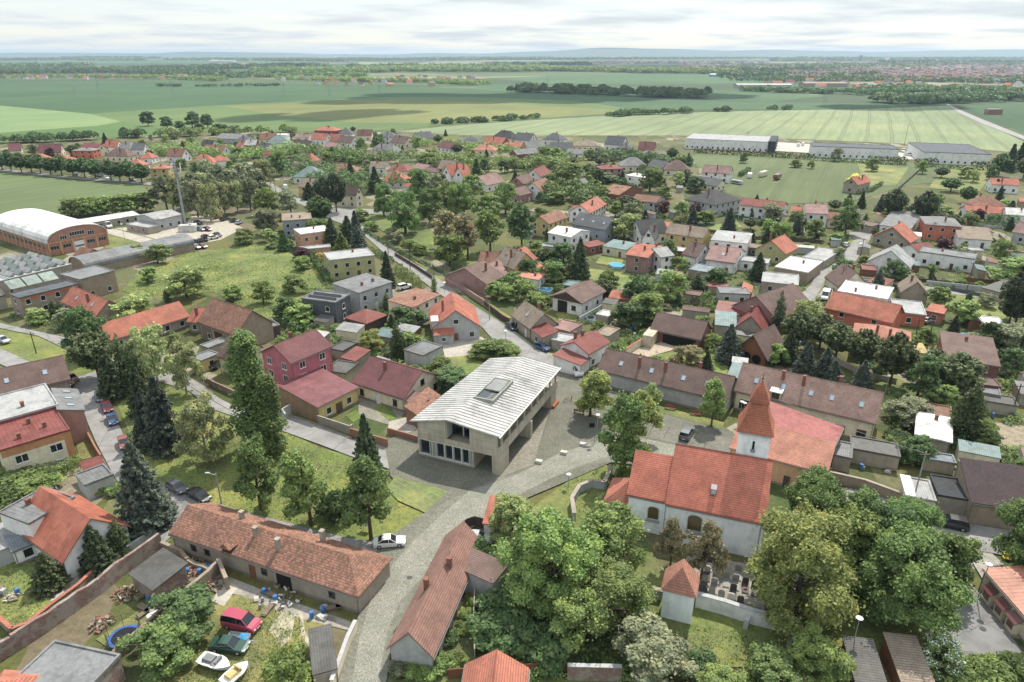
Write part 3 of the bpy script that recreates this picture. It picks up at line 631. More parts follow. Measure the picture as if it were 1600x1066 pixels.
# village lawns, yards, plots (photo pixels on the ground)
lawn([(0, 513), (0, 545), (60, 575), (118, 592), (165, 575), (120, 552), (60, 523)], '#7f9440')
lawn([(180, 625), (235, 755), (275, 768), (325, 785), (400, 806), (487, 828), (540, 842), (586, 846), (630, 836), (664, 803), (622, 785), (600, 740), (560, 716), (500, 700), (442, 672), (395, 655), (330, 625), (290, 600), (215, 580)], '#7d9340', name='park_lawn')
lawn([(290, 620), (330, 625), (395, 655), (420, 668), (400, 700), (330, 690), (280, 650)], '#8d9a52')
lawn([(560, 600), (640, 640), (610, 665), (560, 650)], '#8a8577', kind='slab', name='yard')
lawn([(583, 637), (606, 626), (622, 655), (612, 662)], '#6f8c33')
lawn([(540, 650), (556, 641), (566, 652), (552, 660)], '#6f8c33')
lawn([(420, 380), (300, 395), (215, 425), (190, 455), (250, 470), (330, 455), (420, 500), (520, 480), (500, 420)], '#7c9345', name='meadow')
lawn([(180, 357), (250, 376), (300, 384), (345, 375), (380, 357), (335, 335), (300, 338), (290, 350), (240, 352)], '#a89f8c', kind='soil', name='gravel_yard')
lawn([(160, 362), (220, 378), (215, 388), (165, 388)], '#748a44')
lawn([(330, 990), (240, 1066), (200, 1150), (470, 1150), (489, 1056), (515, 975), (470, 950), (375, 925), (330, 950)], '#8a9150', name='yard_grass')
lawn([(420, 985), (445, 950), (462, 960), (455, 1000), (440, 1010)], '#a79c80', kind='soil', name='bare_patch')
lawn([(268, 868), (340, 895), (460, 942), (557, 975), (545, 986), (450, 962), (375, 930), (330, 925)], '#9c958a', kind='flat', name='paving')
lawn([(352, 905), (372, 918), (350, 948), (331, 940)], '#b0a89a', kind='flat', name='concrete_slab')
lawn([(467, 951), (472, 953), (476, 985), (492, 1020), (492, 1050), (486, 1050), (486, 1020), (470, 990)], '#a89d88', kind='soil', name='footpath')
lawn([(0, 870), (60, 880), (105, 905), (150, 885), (190, 868), (47, 982), (25, 990), (0, 975)], '#7c9244')
lawn([(105, 905), (148, 885), (145, 895), (112, 925), (85, 940), (62, 936)], '#a8a191', kind='flat', name='concrete_path')
lawn([(47, 990), (125, 928), (200, 868), (262, 835), (268, 845), (200, 895), (82, 980), (30, 1016)], '#7a9142')
lawn([(150, 1000), (260, 925), (290, 925), (262, 955), (205, 1010), (187, 1026)], '#86914f')
lawn([(170, 782), (230, 765), (270, 800), (270, 835), (215, 860), (192, 850), (160, 800)], '#85924d')
lawn([(112, 665), (130, 667), (150, 700), (148, 715), (125, 720)], '#8a8f52')
lawn([(640, 760), (735, 700), (735, 700)], '#7c9244')
lawn([(700, 1045), (1350, 1100), (1420, 1010), (1500, 1040), (1560, 1035), (1650, 1066), (1650, 1150), (600, 1150), (640, 1050)], '#6d853d')
lawn([(760, 850), (870, 765), (905, 740), (945, 722), (985, 800), (1040, 900), (1240, 965), (1480, 930), (1465, 962), (1487, 1000), (1504, 1028), (1420, 1010), (1350, 1040), (760, 1050), (740, 960)], '#798e42', name='church_lawn')
lawn([(1050, 905), (1075, 870), (1160, 880), (1250, 890), (1330, 930), (1300, 975), (1240, 962), (1100, 930)], '#9d968a', kind='slab', name='churchyard_paving')
lawn([(722, 915), (760, 925), (730, 990), (700, 1010), (690, 995)], '#8b9348')
lawn([(1025, 555), (1075, 545), (1140, 560), (1135, 590), (1100, 585), (985, 558), (1010, 548)], '#7a9438')
lawn([(985, 548), (1035, 535), (1060, 545), (1000, 562), (975, 555)], '#b3a08a', kind='slab', name='courtyard')
lawn([(920, 420), (985, 428), (990, 450), (960, 462), (915, 450)], '#7d9845')
lawn([(940, 398), (975, 405), (970, 418), (930, 412)], '#789440')
lawn([(1380, 575), (1440, 615), (1480, 650), (1440, 662), (1385, 650), (1370, 610)], '#76913c')
lawn([(1470, 450), (1600, 470), (1600, 500), (1560, 500), (1470, 480)], '#83984a')
lawn([(1545, 660), (1615, 668), (1615, 712), (1550, 700)], '#8f8268', kind='soil', name='vegetable_plot')
lawn([(1290, 775), (1430, 800), (1500, 830), (1500, 860), (1505, 905), (1475, 925), (1440, 935), (1300, 860)], '#6d853d')
lawn([(1100, 355), (1150, 345), (1160, 355), (1120, 362)], '#84a04a')
lawn([(745, 253), (800, 250), (800, 270), (755, 268)], '#9aa571')
lawn([(560, 340), (600, 333), (700, 370), (760, 410), (720, 425), (640, 385)], '#6f8a3c', name='park_lawn')
lawn([(700, 560), (745, 545), (790, 555), (770, 565), (740, 590), (715, 600)], '#7c9842')
lawn([(690, 535), (752, 527), (770, 540), (740, 555), (695, 560)], '#aba396', kind='flat', name='driveway')
lawn([(868, 490), (905, 485), (900, 510), (875, 505)], '#8a9a4c')
lawn([(1340, 255), (1420, 262), (1400, 290), (1350, 290)], '#88994f')
lawn([(1480, 255), (1560, 262), (1530, 300), (1450, 295)], '#7f9148')
lawn([(608, 660), (640, 652), (652, 672), (630, 682), (606, 672)], '#a59e90', kind='flat', name='driveway')
for p in ([(610, 700), (655, 712), (655, 730), (700, 760), (735, 767), (664, 803), (622, 782), (600, 740)],): pass
def road(name, px, m, z): return ground_poly(name, px, m, z)
ASP = mat('asphalt', '#8c8a87'); ASP2 = mat('asphalt', '#8c8a85')
road('village_road', [(555, 327), (562, 352), (575, 358), (605, 385), (625, 400), (675, 428), (712, 425), (722, 430), (697, 446), (725, 470), (775, 500), (802, 517), (838, 545), (884, 575), (900, 590), (880, 605), (815, 575), (800, 560), (782, 545), (760, 520), (735, 492), (682, 457), (650, 432), (600, 396), (560, 360), (520, 345), (470, 320), (425, 300), (400, 282), (412, 280), (440, 296), (480, 315)], ASP2, .20)
road('park_loop_road', [(555, 327), (600, 328), (640, 330), (612, 334), (565, 336)], ASP2, .21)
road('village_street', [(-200, 470), (0, 506), (100, 528), (120, 536), (165, 560), (215, 572), (275, 588), (297, 592), (345, 625), (375, 640), (442, 648), (500, 667), (550, 688), (610, 700), (610, 735), (550, 715), (500, 696), (442, 675), (375, 655), (330, 640), (295, 612), (245, 596), (160, 572), (105, 547), (60, 526), (0, 514), (-200, 485)], ASP2, .214)
road('side_street', [(-200, 500), (0, 545), (75, 580), (118, 592), (168, 575), (180, 600), (168, 625), (195, 685), (235, 755), (275, 768), (325, 785), (400, 806), (487, 828), (540, 842), (590, 850), (592, 866), (540, 858), (487, 843), (400, 820), (325, 802), (305, 800), (270, 838), (255, 852), (245, 838), (215, 790), (180, 748), (150, 692), (127, 637), (112, 600), (60, 597), (0, 570), (-200, 520)], ASP, .226)
road('residential_street', [(1327, 363), (1363, 365), (1358, 378), (1340, 405), (1320, 426), (1285, 445), (1330, 430), (1345, 432), (1300, 448), (1275, 470), (1258, 490), (1225, 515), (1205, 535), (1195, 528), (1215, 510), (1240, 470), (1268, 445), (1276, 423), (1300, 405), (1325, 385)], ASP2, .205)
road('church_street', [(1240, 748), (1290, 760), (1350, 768), (1425, 797), (1510, 813), (1565, 823), (1700, 850), (1700, 890), (1620, 880), (1550, 866), (1507, 859), (1430, 838), (1350, 800), (1285, 780), (1230, 770)], ASP, .206)
road('access_road', [(1507, 905), (1537, 942), (1575, 990), (1640, 1080), (1600, 1060), (1550, 1029), (1504, 1026), (1487, 1000), (1465, 962), (1480, 925), (1490, 890), (1480, 868), (1507, 859), (1530, 866)], mat('asphalt', '#7f7e7c'), .212)
road('parking_bay', [(1450, 920), (1475, 922), (1487, 945), (1486, 958), (1462, 963), (1452, 950)], mat('slab', '#6d6963'), .222)
road('forecourt', [(1507, 860), (1550, 867), (1568, 884), (1534, 906)], mat('slab', '#a9a49a'), .224)
road('country_road', [(1478, 163), (1482, 163), (1500, 172), (1540, 189), (1600, 213), (1680, 243), (1680, 251), (1600, 219), (1535, 194), (1496, 176)], mat('asphalt', '#96938d'), .27)
road('avenue_road', [(-300, 240), (0, 264), (100, 275), (212, 284), (300, 290), (300, 295), (212, 288), (100, 279), (0, 268), (-300, 246)], ASP2, .25)
road('yard_road', [(140, 360), (180, 358), (245, 376), (300, 386), (290, 392), (220, 380), (170, 366)], mat('asphalt', '#a8a190'), .15)
road('industrial_access_road', [(1200, 222), (1270, 226), (1272, 236), (1440, 240), (1440, 250), (1410, 250), (1405, 244), (1270, 240), (1200, 236)], mat('asphalt', '#b5b0a6'), .28)
road('back_lane', [(1445, 448), (1500, 455), (1600, 468), (1600, 476), (1500, 462), (1445, 454)], ASP2, .206)
road('garden_lane', [(1440, 546), (1520, 556), (1600, 566), (1600, 571), (1520, 562), (1440, 552)], ASP2, .207)
# the square: paving in three tones, the cobbled main street across it
PAV = mat('slab', '#7b796d'); COB = mat('cobble', '#929184'); COBD = mat('cobble', '#757466')
road('square_paving', [(600, 690), (655, 672), (870, 580), (905, 590), (935, 605), (1030, 635), (1130, 668), (1165, 690), (1190, 720), (1060, 730), (960, 722), (800, 790), (735, 800), (700, 806), (664, 803), (610, 745)], COBD, .232)
road('smooth_paving', [(871, 606), (833, 728), (783, 746), (862, 637)], mat('slab', '#8b8678'), .242)
road('square_car_park', [(1010, 672), (1025, 662), (1160, 690), (1150, 712), (1105, 705), (1006, 684)], PAV, .240)
road('shoulder_paving', [(664, 803), (735, 767), (775, 748), (800, 745), (870, 711), (935, 688), (1160, 740), (1160, 765), (1050, 735), (955, 724), (905, 732), (857, 752), (800, 785), (757, 815), (710, 845), (690, 890), (650, 940), (615, 990), (604, 1066), (560, 1220), (440, 1220), (530, 1066), (560, 965), (578, 900), (584, 868), (610, 840)], mat('slab', '#7b7a6c'), .246)
road('cobbled_street', [(697, 800), (735, 768), (800, 747), (870, 713), (935, 690), (1000, 686), (1100, 706), (1100, 730), (960, 713), (905, 730), (857, 751), (800, 780), (757, 812), (710, 843), (672, 893), (625, 942), (607, 985), (590, 1066), (560, 1220), (470, 1220), (550, 1066), (562, 1000), (580, 935), (600, 900), (647, 847)], COB, .252)
road('grass_pavers', [(618, 745), (640, 752), (700, 770), (664, 803), (622, 784), (604, 765)], mat('lawn', '#7f9a50'), .238)
for i in range(5):     # pale stone strips between the bays
    t = i/4; a = Vector((604, 762)).lerp(Vector((624, 742)), t); b = Vector((664, 802)).lerp(Vector((698, 771)), t)
    ground_poly('paver_strip', [tuple(a), tuple(b), (b.x+.8, b.y-.5), (a.x+.8, a.y-.5)], mat('flat', '#8c8d7a'), .2545+.0005*i)
for a, b in (((1022, 663), (1012, 683)), ((1047, 668), (1036, 686)), ((1070, 677), (1060, 696)), ((1106, 688), (1098, 704))):
    ground_poly('parking_line', [a, b, (b[0]+1, b[1]), (a[0]+1, a[1])], mat('flat', '#4a4741'), .2585)
lawn([(1020, 634), (1045, 640), (1132, 662), (1128, 672), (1095, 664), (1030, 646)], '#7c8f45', z=.261, name='verge')
lawn([(640, 405), (610, 388), (700, 436), (706, 445), (690, 440)], '#8b9250', z=.215, name='verge')
lawn([(722, 445), (740, 458), (770, 478), (800, 498), (792, 500), (762, 484), (726, 460)], '#86904c', z=.216, name='verge')
lawn([(708, 473), (716, 470), (738, 487), (732, 490)], '#86904c', z=.217, name='verge')
lawn([(1270, 470), (1283, 452), (1290, 432), (1302, 430), (1280, 460)], '#80904a', z=.218, name='verge')
lawn([(1285, 420), (1330, 372), (1336, 375), (1310, 402), (1296, 420)], '#7a9140', z=.219, name='verge')
def kerb(px, name='kerb', wd=.16, h=.12, col='stone', z=.2):
    P = [G(*q) for q in px]; m = MB()
    for a, b in zip(P, P[1:]):
        d = (b-a).normalized(); s_ = Vector((-d.y, d.x, 0))*wd/2; m.prism([a-s_, b-s_-d*.003, b+s_-d*.003, a+s_], (0, 0, 0), (0, 0, z+h))
    struct(m.build(name, mat('wall', col)))
kerb([(1507, 905), (1537, 942), (1575, 990), (1583, 996), (1597, 999)]); kerb([(1462, 963), (1465, 965), (1487, 1000), (1504, 1027), (1550, 1031)])
kerb([(1475, 921), (1486, 943), (1487, 952), (1480, 960), (1463, 963)]); kerb([(300, 606), (345, 634), (375, 650), (442, 672)]); kerb([(442, 647), (500, 666), (550, 687)])
kerb([(697, 446), (725, 470), (775, 500), (800, 516)]); kerb([(735, 492), (682, 457), (650, 432), (600, 396)])

# ---------------- the town hall on the square
def hall():
    a = G(655, 714); b = G(781, 745); ang = math.atan2(b.y-a.y, b.x-a.x); e = empty('town_hall', a, ang)
    K = mat('concrete', '#bdb39e'); KD = mat('wall', '#7d786b'); GL = mat('glass', '#12222a'); WH = mat('paint', '#c9c8bf')
    m = MB()
    # ground storey: three closed sides, the front open behind the glazing
    m.box(0, 10.7, .25, 28.5, -.3, .75); m.box(0, .3, .251, 28.5, .751, 3.9); m.box(10.4, 10.7, .252, 28.5, .751, 3.9)
    m.box(.301, 10.399, 28.2, 28.5, .751, 3.9); m.box(.3, 10.4, 9, 9.2, .752, 3.89)
    # pillars and the long beam of the arcade
    m.box(14.2, 15.6, 0, 3.9, -.3, 3.70); m.box(13.6, 15.9, 13.3, 14.1, -.3, 3.70); m.box(12.0, 15.3, 25.6, 28.5, -.3, 3.7)
    m.build('wall', K, e)
    u = MB(); u.box(0, 15.59, 0.0, 28.5, 3.905, 4.25); u.box(10.71, 15.59, 0.001, 28.49, 3.705, 3.904)      # floor slab
    # front wall of the upper storey with its balcony opening u 5.5..10.1
    u.box(0, 5.5, 0, .3, 4.251, 6.95); u.prism([(0, 0, 6.951), (5.5, 0, 6.951), (5.5, 0, 8.45), (0, 0, 7.05)], (0, 0, 0), (0, .3, 0))
    u.prism([(10.1, .0, 4.251), (15.2, 0, 4.251), (15.2, 0, 7.55), (10.1, 0, 8.15)], (0, 0, 0), (0, .3, 0))
    u.box(5.5, 10.1, .0, .25, 4.251, 4.9); u.box(0, .3, .301, 28.5, 4.252, 6.95); u.box(.301, 13.2, 28.2, 28.5, 4.251, 7.0); u.box(13.0, 13.3, 2.2, 28.1, 4.253, 7.6)
    u.box(15.25, 15.6, .301, 28.5, 4.252, 5.35)                                                            # balcony parapet
    for i in range(9): u.box(15.27, 15.57, 1.0+i*3.3, 1.35+i*3.3, 5.353, 7.45)
    u.box(15.2, 15.6, .0, .3, 4.251, 5.352)
    u.build('upper_storey', K, e)
    bm_ = MB(); bm_.box(5.6, 10.0, 2.3, 2.5, 4.9, 8.0); up = bm_.build('balcony_glazing', GL, e)
    for bx in ((7.75, 7.95, 2.1, 2.29, 4.9, 8.1), (5.5, 5.6, .3, 2.6, 4.9, 8.1), (10.0, 10.1, .3, 2.6, 4.9, 8.0)): f = MB(); f.box(*bx); f.build('glazing_frame', WH, up)
    g = MB(); g.box(.35, 10.35, .55, .6, .76, 3.85); gl = g.build('window_wall', mat('glass', '#16252c'), e)
    f = MB(); f.box(.0, 10.7, .0, .5, 3.72, 3.902); f.box(.0, 10.7, -.04, .5, .755, .86)
    for x, q in ((.0, .16), (2.25, .12), (2.65, .2), (3.05, .12), (3.4, .18), (5.05, .22), (6.7, .22), (8.35, .22), (9.85, .12), (10.2, .12), (10.54, .16)): f.box(x, x+q, -.03, .5, .861, 3.719)
    f.build('glazing_frame', WH, gl)
    ch = MB()
    for i in range(4):
        for j in range(3): x = 5.6+j*1.5; y = 1.6+i*1.2; ch = MB(); ch.prism([(x, y, .752), (x, y+.45, .752), (x, y+.45, 1.6), (x, y+.38, 1.6), (x, y+.38, 1.2), (x, y, 1.2)], (0, 0, 0), (.45, 0, 0)); ch.build('seat', mat('paint', 'lightgrey'), e)
    r = MB(); t = .14
    def quad(p): return [Vector(q) for q in p]
    A = quad([(-1.3, -.45, 7.0), (.2, 29.3, 7.0), (7.7, 29.3, 8.75), (6.0, -.45, 8.75)]); B = quad([(6.0, -.45, 8.75), (7.7, 29.3, 8.75), (15.75, 29.3, 7.75), (15.75, -.45, 7.75)])
    for q in (A, B): r.poly(q+[p+Vector((0, 0, t)) for p in q], [(0, 1, 2, 3), (4, 7, 6, 5), (0, 3, 7, 4), (1, 5, 6, 2), (0, 4, 5, 1), (3, 2, 6, 7)])
    ro = r.build('roof', mat('flat', '#b4b3b0'), e)
    s = MB(); n = 33           # standing seams running down both slopes
    for i in range(n):
        y = -.35+29.5*i/(n-1); f_ = (y+.45)/29.75
        l0 = Vector((-1.3+1.5*f_, y, 7.0+t)); k0 = Vector((6+1.7*f_, y, 8.75+t)); r0 = Vector((15.75, y, 7.75+t))
        for p, q in ((l0, k0), (k0, r0)): s.poly([p+Vector((0, -.05, 0)), q+Vector((0, -.05, 0)), q+Vector((0, .05, 0)), p+Vector((0, .05, 0))]+[p+Vector((0, -.04, .06)), q+Vector((0, -.04, .06)), q+Vector((0, .04, .06)), p+Vector((0, .04, .06))], [(4, 5, 6, 7), (0, 1, 5, 4), (3, 7, 6, 2), (0, 4, 7, 3), (1, 2, 6, 5)])
    s.build('standing_seam', mat('paint', '#6c6a67'), ro)
    gt = MB(); gt.box(15.76, 15.98, -.45, 29.3, 7.66, 7.82); gt.build('gutter', mat('paint', '#d6d4cc'), ro)
    k = MB(); x0, x1, y0, y1 = 6.9, 10.2, 9.0, 17.4                # sunken roof terrace with a kerb all round
    def zt(x): return 8.75-(x-6.9)*.113+t
    for (a0, a1, b0, b1) in ((x0-.3, x0, y0-.3, y1+.3), (x1, x1+.3, y0-.3, y1+.3), (x0, x1, y0-.3, y0), (x0, x1, y1, y1+.3)): k.box(a0, a1, b0, b1, zt(x0)-.6, zt(x0)+.28)
    tk = k.build('skylight_kerb', mat('wall', '#8f9284'), ro)
    g = MB(); g.poly([(x0, y0, zt(x0)+.02), (x1, y0, zt(x1)+.02), (x1, y1, zt(x1)+.02), (x0, y1, zt(x0)+.02)], [(0, 1, 2, 3)]); g.build('skylight', mat('glass', '#3a4448'), ro, fix=False)
    g = MB(); g.box(x0+.1, x1-.2, y0+3.6, y1-.1, zt(x0)-.02, zt(x0)+.2)
    for i in range(5): g.box(x1-1.6, x1-.3, y0+.4+i*.62, y0+.7+i*.62, zt(x1)+.03, zt(x1)+.2)
    g.build('sun_blind', mat('corr', '#8d8f8c'), ro)
    b_ = MB(); b_.box(15.35, 15.95, 25.8, 28.6, .25, .75); bb = b_.build('bench', mat('plain', '#a85a35'), e)
    lm = MB()
    for i in range(8):
        t0 = 2*math.pi*i/8
    lm.tube((12.4, 1.2, 3.35), (12.4, 1.2, 3.7), .22, .12, 12); lm.build('lamp', mat('paint', 'white'), e)
    FOOT.append([tuple((e.location+Matrix.Rotation(ang, 3, 'Z')@Vector(p)).xy) for p in ((-2, -2, 0), (17, -2, 0), (17, 30, 0), (-2, 30, 0))])
    tag(e, '', 'town hall', None, 'the concrete town hall', 'modern concrete town hall with pale seamed metal roof, arcade and sunken roof terrace', PX(e.location+Matrix.Rotation(ang, 3, 'Z')@Vector((8, 14, 8))))
hall()
# ---------------- the church
def arch_window(par, p, ang, wd, ht, glass='#5a4a22'):
    m = MB(); n = 8; sec = [(-wd/2, 0, 0), (wd/2, 0, 0)]+[(wd/2*math.cos(math.pi*i/n), 0, ht-wd/2*.6+wd/2*.6*math.sin(math.pi*i/n)) for i in range(n+1)]
    m.prism(sec, (0, 0, 0), (0, -.02, 0)); o = m.build('window', mat('glass', glass), par, p); o.rotation_euler = (0, 0, ang)
    f = MB()
    for i in range(len(sec)):
        a, b = Vector(sec[i]), Vector(sec[(i+1) % len(sec)]); c = Vector((0, 0, ht/2)); k = 1.0
        q = lambda v, s_: Vector(((v.x)*s_[0], 0, c.z+(v.z-c.z)*s_[1]))
        o1 = (1+.22/wd, 1+.2/ht)
        f.prism([a, b, q(b, o1), q(a, o1)], (0, 0, 0), (0, -.10, 0))
    f.build('window_frame', mat('wall', '#aeb4b6'), o); s = MB(); s.box(-wd/2-.25, wd/2+.25, -.3, -.0, -.42, -.17); s.build('sill', mat('wall', '#8a8f92'), o)
def church():
    he = 6.3; A = G(1042, 786, he); B = G(1136, 805, he); d = (B-A).normalized(); ang = math.atan2(d.y, d.x)
    e = empty('church', (A.x, A.y, 0), ang); Ri = Matrix.Rotation(-ang, 3, 'Z'); loc = lambda P: Ri@(Vector(P)-Vector((A.x, A.y, 0)))
    W = mat('wall', '#e2e9ee'); RF = mat('tile', '#cb6a4c'); Ln = 13.3; Wd = 13.4; hr = 5.7
    m = MB(); m.prism([(0, 0, -.3), (0, Wd, -.3), (0, Wd, he), (0, Wd/2, he+hr), (0, 0, he)], (0, 0, 0), (Ln, 0, 0)); m.build('nave_wall', W, e)
    r = MB(); t = .2; ov = .3; sl = hr/(Wd/2); z0 = he-sl*ov+.03; tt = t*math.sqrt(1+sl*sl)
    r.prism([(-.2, -ov, z0), (-.2, Wd/2, he+hr+.03), (-.2, Wd+ov, z0), (-.2, Wd+ov, z0+tt), (-.2, Wd/2, he+hr+.03+tt), (-.2, -ov, z0+tt)], (0, 0, 0), (Ln+.4, 0, 0)); rf = r.build('nave_roof', RF, e)
    r = MB(); r.prism([(-.21, Wd/2-.2, he+hr+tt-.12), (-.21, Wd/2, he+hr+tt+.14), (-.21, Wd/2+.2, he+hr+tt-.12)], (0, 0, 0), (Ln+.42, 0, 0)); r.build('ridge_tiles', mat('tile', '#a04c38'), rf)
    c = MB(); c.box(-.05, Ln+.05, -.16, -.005, he-.55, he-.28); c.build('cornice', mat('wall', '#8f9ba3'), e)
    p = loc(G(1112, 787, 8.2)); dm = MB(); dm.box(p.x-.4, p.x+.4, 1.6-.3, 2.6, 8.3, 9.2); dmo = dm.build('roof_hatch', mat('paint', 'grey'), rf); g = MB(); g.box(p.x-.3, p.x+.3, 1.27, 1.298, 8.45, 9.1); g.build('pane', mat('glass', '#b9c4cc'), dmo)
    # chancel, sacristy
    m = MB(); m.prism([(-5.6, .7, -.3), (-5.6, 11.1, -.3), (-5.6, 11.1, 6.1), (-5.6, 5.9, 10.3), (-5.6, .7, 6.1)], (0, 0, 0), (5.55, 0, 0)); m.build('chancel_wall', W, e)
    r = MB(); sl = 4.2/5.2; z0 = 6.1-sl*.3+.03; tt = .2*math.sqrt(1+sl*sl)
    r.prism([(-5.9, .4, z0), (-5.9, 5.9, 10.33), (-5.9, 11.4, z0), (-5.9, 11.4, z0+tt), (-5.9, 5.9, 10.33+tt), (-5.9, .4, z0+tt)], (0, 0, 0), (5.65, 0, 0)); r.build('chancel_roof', RF, e)
    c = MB(); c.box(-5.65, -.05, .55, .695, 5.55, 5.8); c.build('cornice', mat('wall', '#8f9ba3'), e)
    m = MB(); m.box(-9.0, -5.62, 1.4, 7.2, -.3, 3.5); m.build('sacristy_wall', W, e)
    r = MB(); P = [(-9.4, 1.0, 3.5), (-5.61, 1.0, 3.5), (-5.61, 7.6, 3.5), (-9.4, 7.6, 3.5)]; K = [(-5.61, 4.3, 6.6)]
    r.poly(P+[(x, y, z+.15) for x, y, z in P]+K, [(0, 3, 2, 1), (0, 1, 5, 4), (1, 2, 6, 5), (2, 3, 7, 6), (3, 0, 4, 7), (4, 5, 8), (5, 6, 8), (6, 7, 8), (7, 4, 8)]); r.build('sacristy_roof', mat('tile', 'orange'), e)
    for px, wd, ht in (((1021, 804), 1.5, 2.1), ((1085, 822), 1.9, 2.6)):
        q = loc(G(*px, 3.0)); # point on the south wall: slide to the wall plane
        x = q.x; y = 0 if x > 0 else .7
        arch_window(e, (x, y-.02, 2.6), 0, wd, ht)
    for x in (-.1, Ln-.4):
        q = MB(); q.tube((x, -.2, 0), (x, -.2, he-.3), .06, .06, 6); q.build('downpipe', mat('paint', 'grey'), e)
    # tower, behind the west end
    H = 16.0; a = loc(G(1155, 676, H)); b = loc(G(1205, 683, H)); w_ = 4.3; x0 = a.x; x0, y0 = a.x, 7.05; w_ = (b-a).length
    m = MB(); m.box(x0, x0+w_, y0, y0+w_, -.3, H); tw = m.build('tower_wall', mat('wall', '#e6ecf0'), e)
    c = MB(); c.box(x0-.12, x0+w_+.12, y0-.12, y0+w_+.12, H-.45, H-.15); c.build('cornice', mat('wall', '#b9c1c6'), tw)
    g = MB(); g.box(x0+w_/2-.16, x0+w_/2+.16, y0-.03, y0+.0, H-2.6, H-1.3); g.build('slit_window', mat('glass', '#14161a'), tw)
    g = MB(); g.box(x0+w_/2-.3, x0+w_/2+.3, y0-.14, y0-.0, H-3.1, H-2.62); g.build('sill', mat('wall', '#8d949a'), tw)
    cx, cy = x0+w_/2, y0+w_/2; r = MB()
    prof = [(w_/2+.38, H), (w_/2+.38, H+.12), (w_/2-.15, H+1.2), (w_/2-.72, H+2.9), (w_/2-1.15, H+4.3), (w_/2-.8, H+4.31), (w_/2-.85, H+4.6), (w_/2-1.4, H+5.9), (.06, H+7.3)]
    P = []; F = []
    for rr, z in prof: P += [(cx-rr, cy-rr, z), (cx+rr, cy-rr, z), (cx+rr, cy+rr, z), (cx-rr, cy+rr, z)]
    for k in range(len(prof)-1): F += [(k*4+i, k*4+(i+1) % 4, k*4+4+(i+1) % 4, k*4+4+i) for i in range(4)]
    F += [(3, 2, 1, 0), tuple(range(len(P)-4, len(P)))]; r.poly(P, F); sp = r.build('spire', mat('tile', '#b8623f'), tw)
    f = MB(); f.tube((cx, cy, H+7.2), (cx, cy, H+8.1), .05, .04); f.tube((cx, cy, H+7.6), (cx, cy, H+7.8), .16, .16); f.box(cx-.3, cx+.3, cy-.03, cy+.03, H+8.2, H+8.27); f.box(cx-.03, cx+.03, cy-.03, cy+.03, H+8.0, H+8.65); f.build('cross', mat('paint', '#2e4438'), sp)
    FOOT.append([tuple((e.location+Matrix.Rotation(ang, 3, 'Z')@Vector(p)).xy) for p in ((-10, -1, 0), (16, -1, 0), (18, 18, 0), (-10, 14, 0))])
    tag(e, '', 'church', None, 'the church', 'white village church with orange tiled roofs and a square tower under a pointed spire', PX(e.location+Matrix.Rotation(ang, 3, 'Z')@Vector((5, 4, 6))))
church()
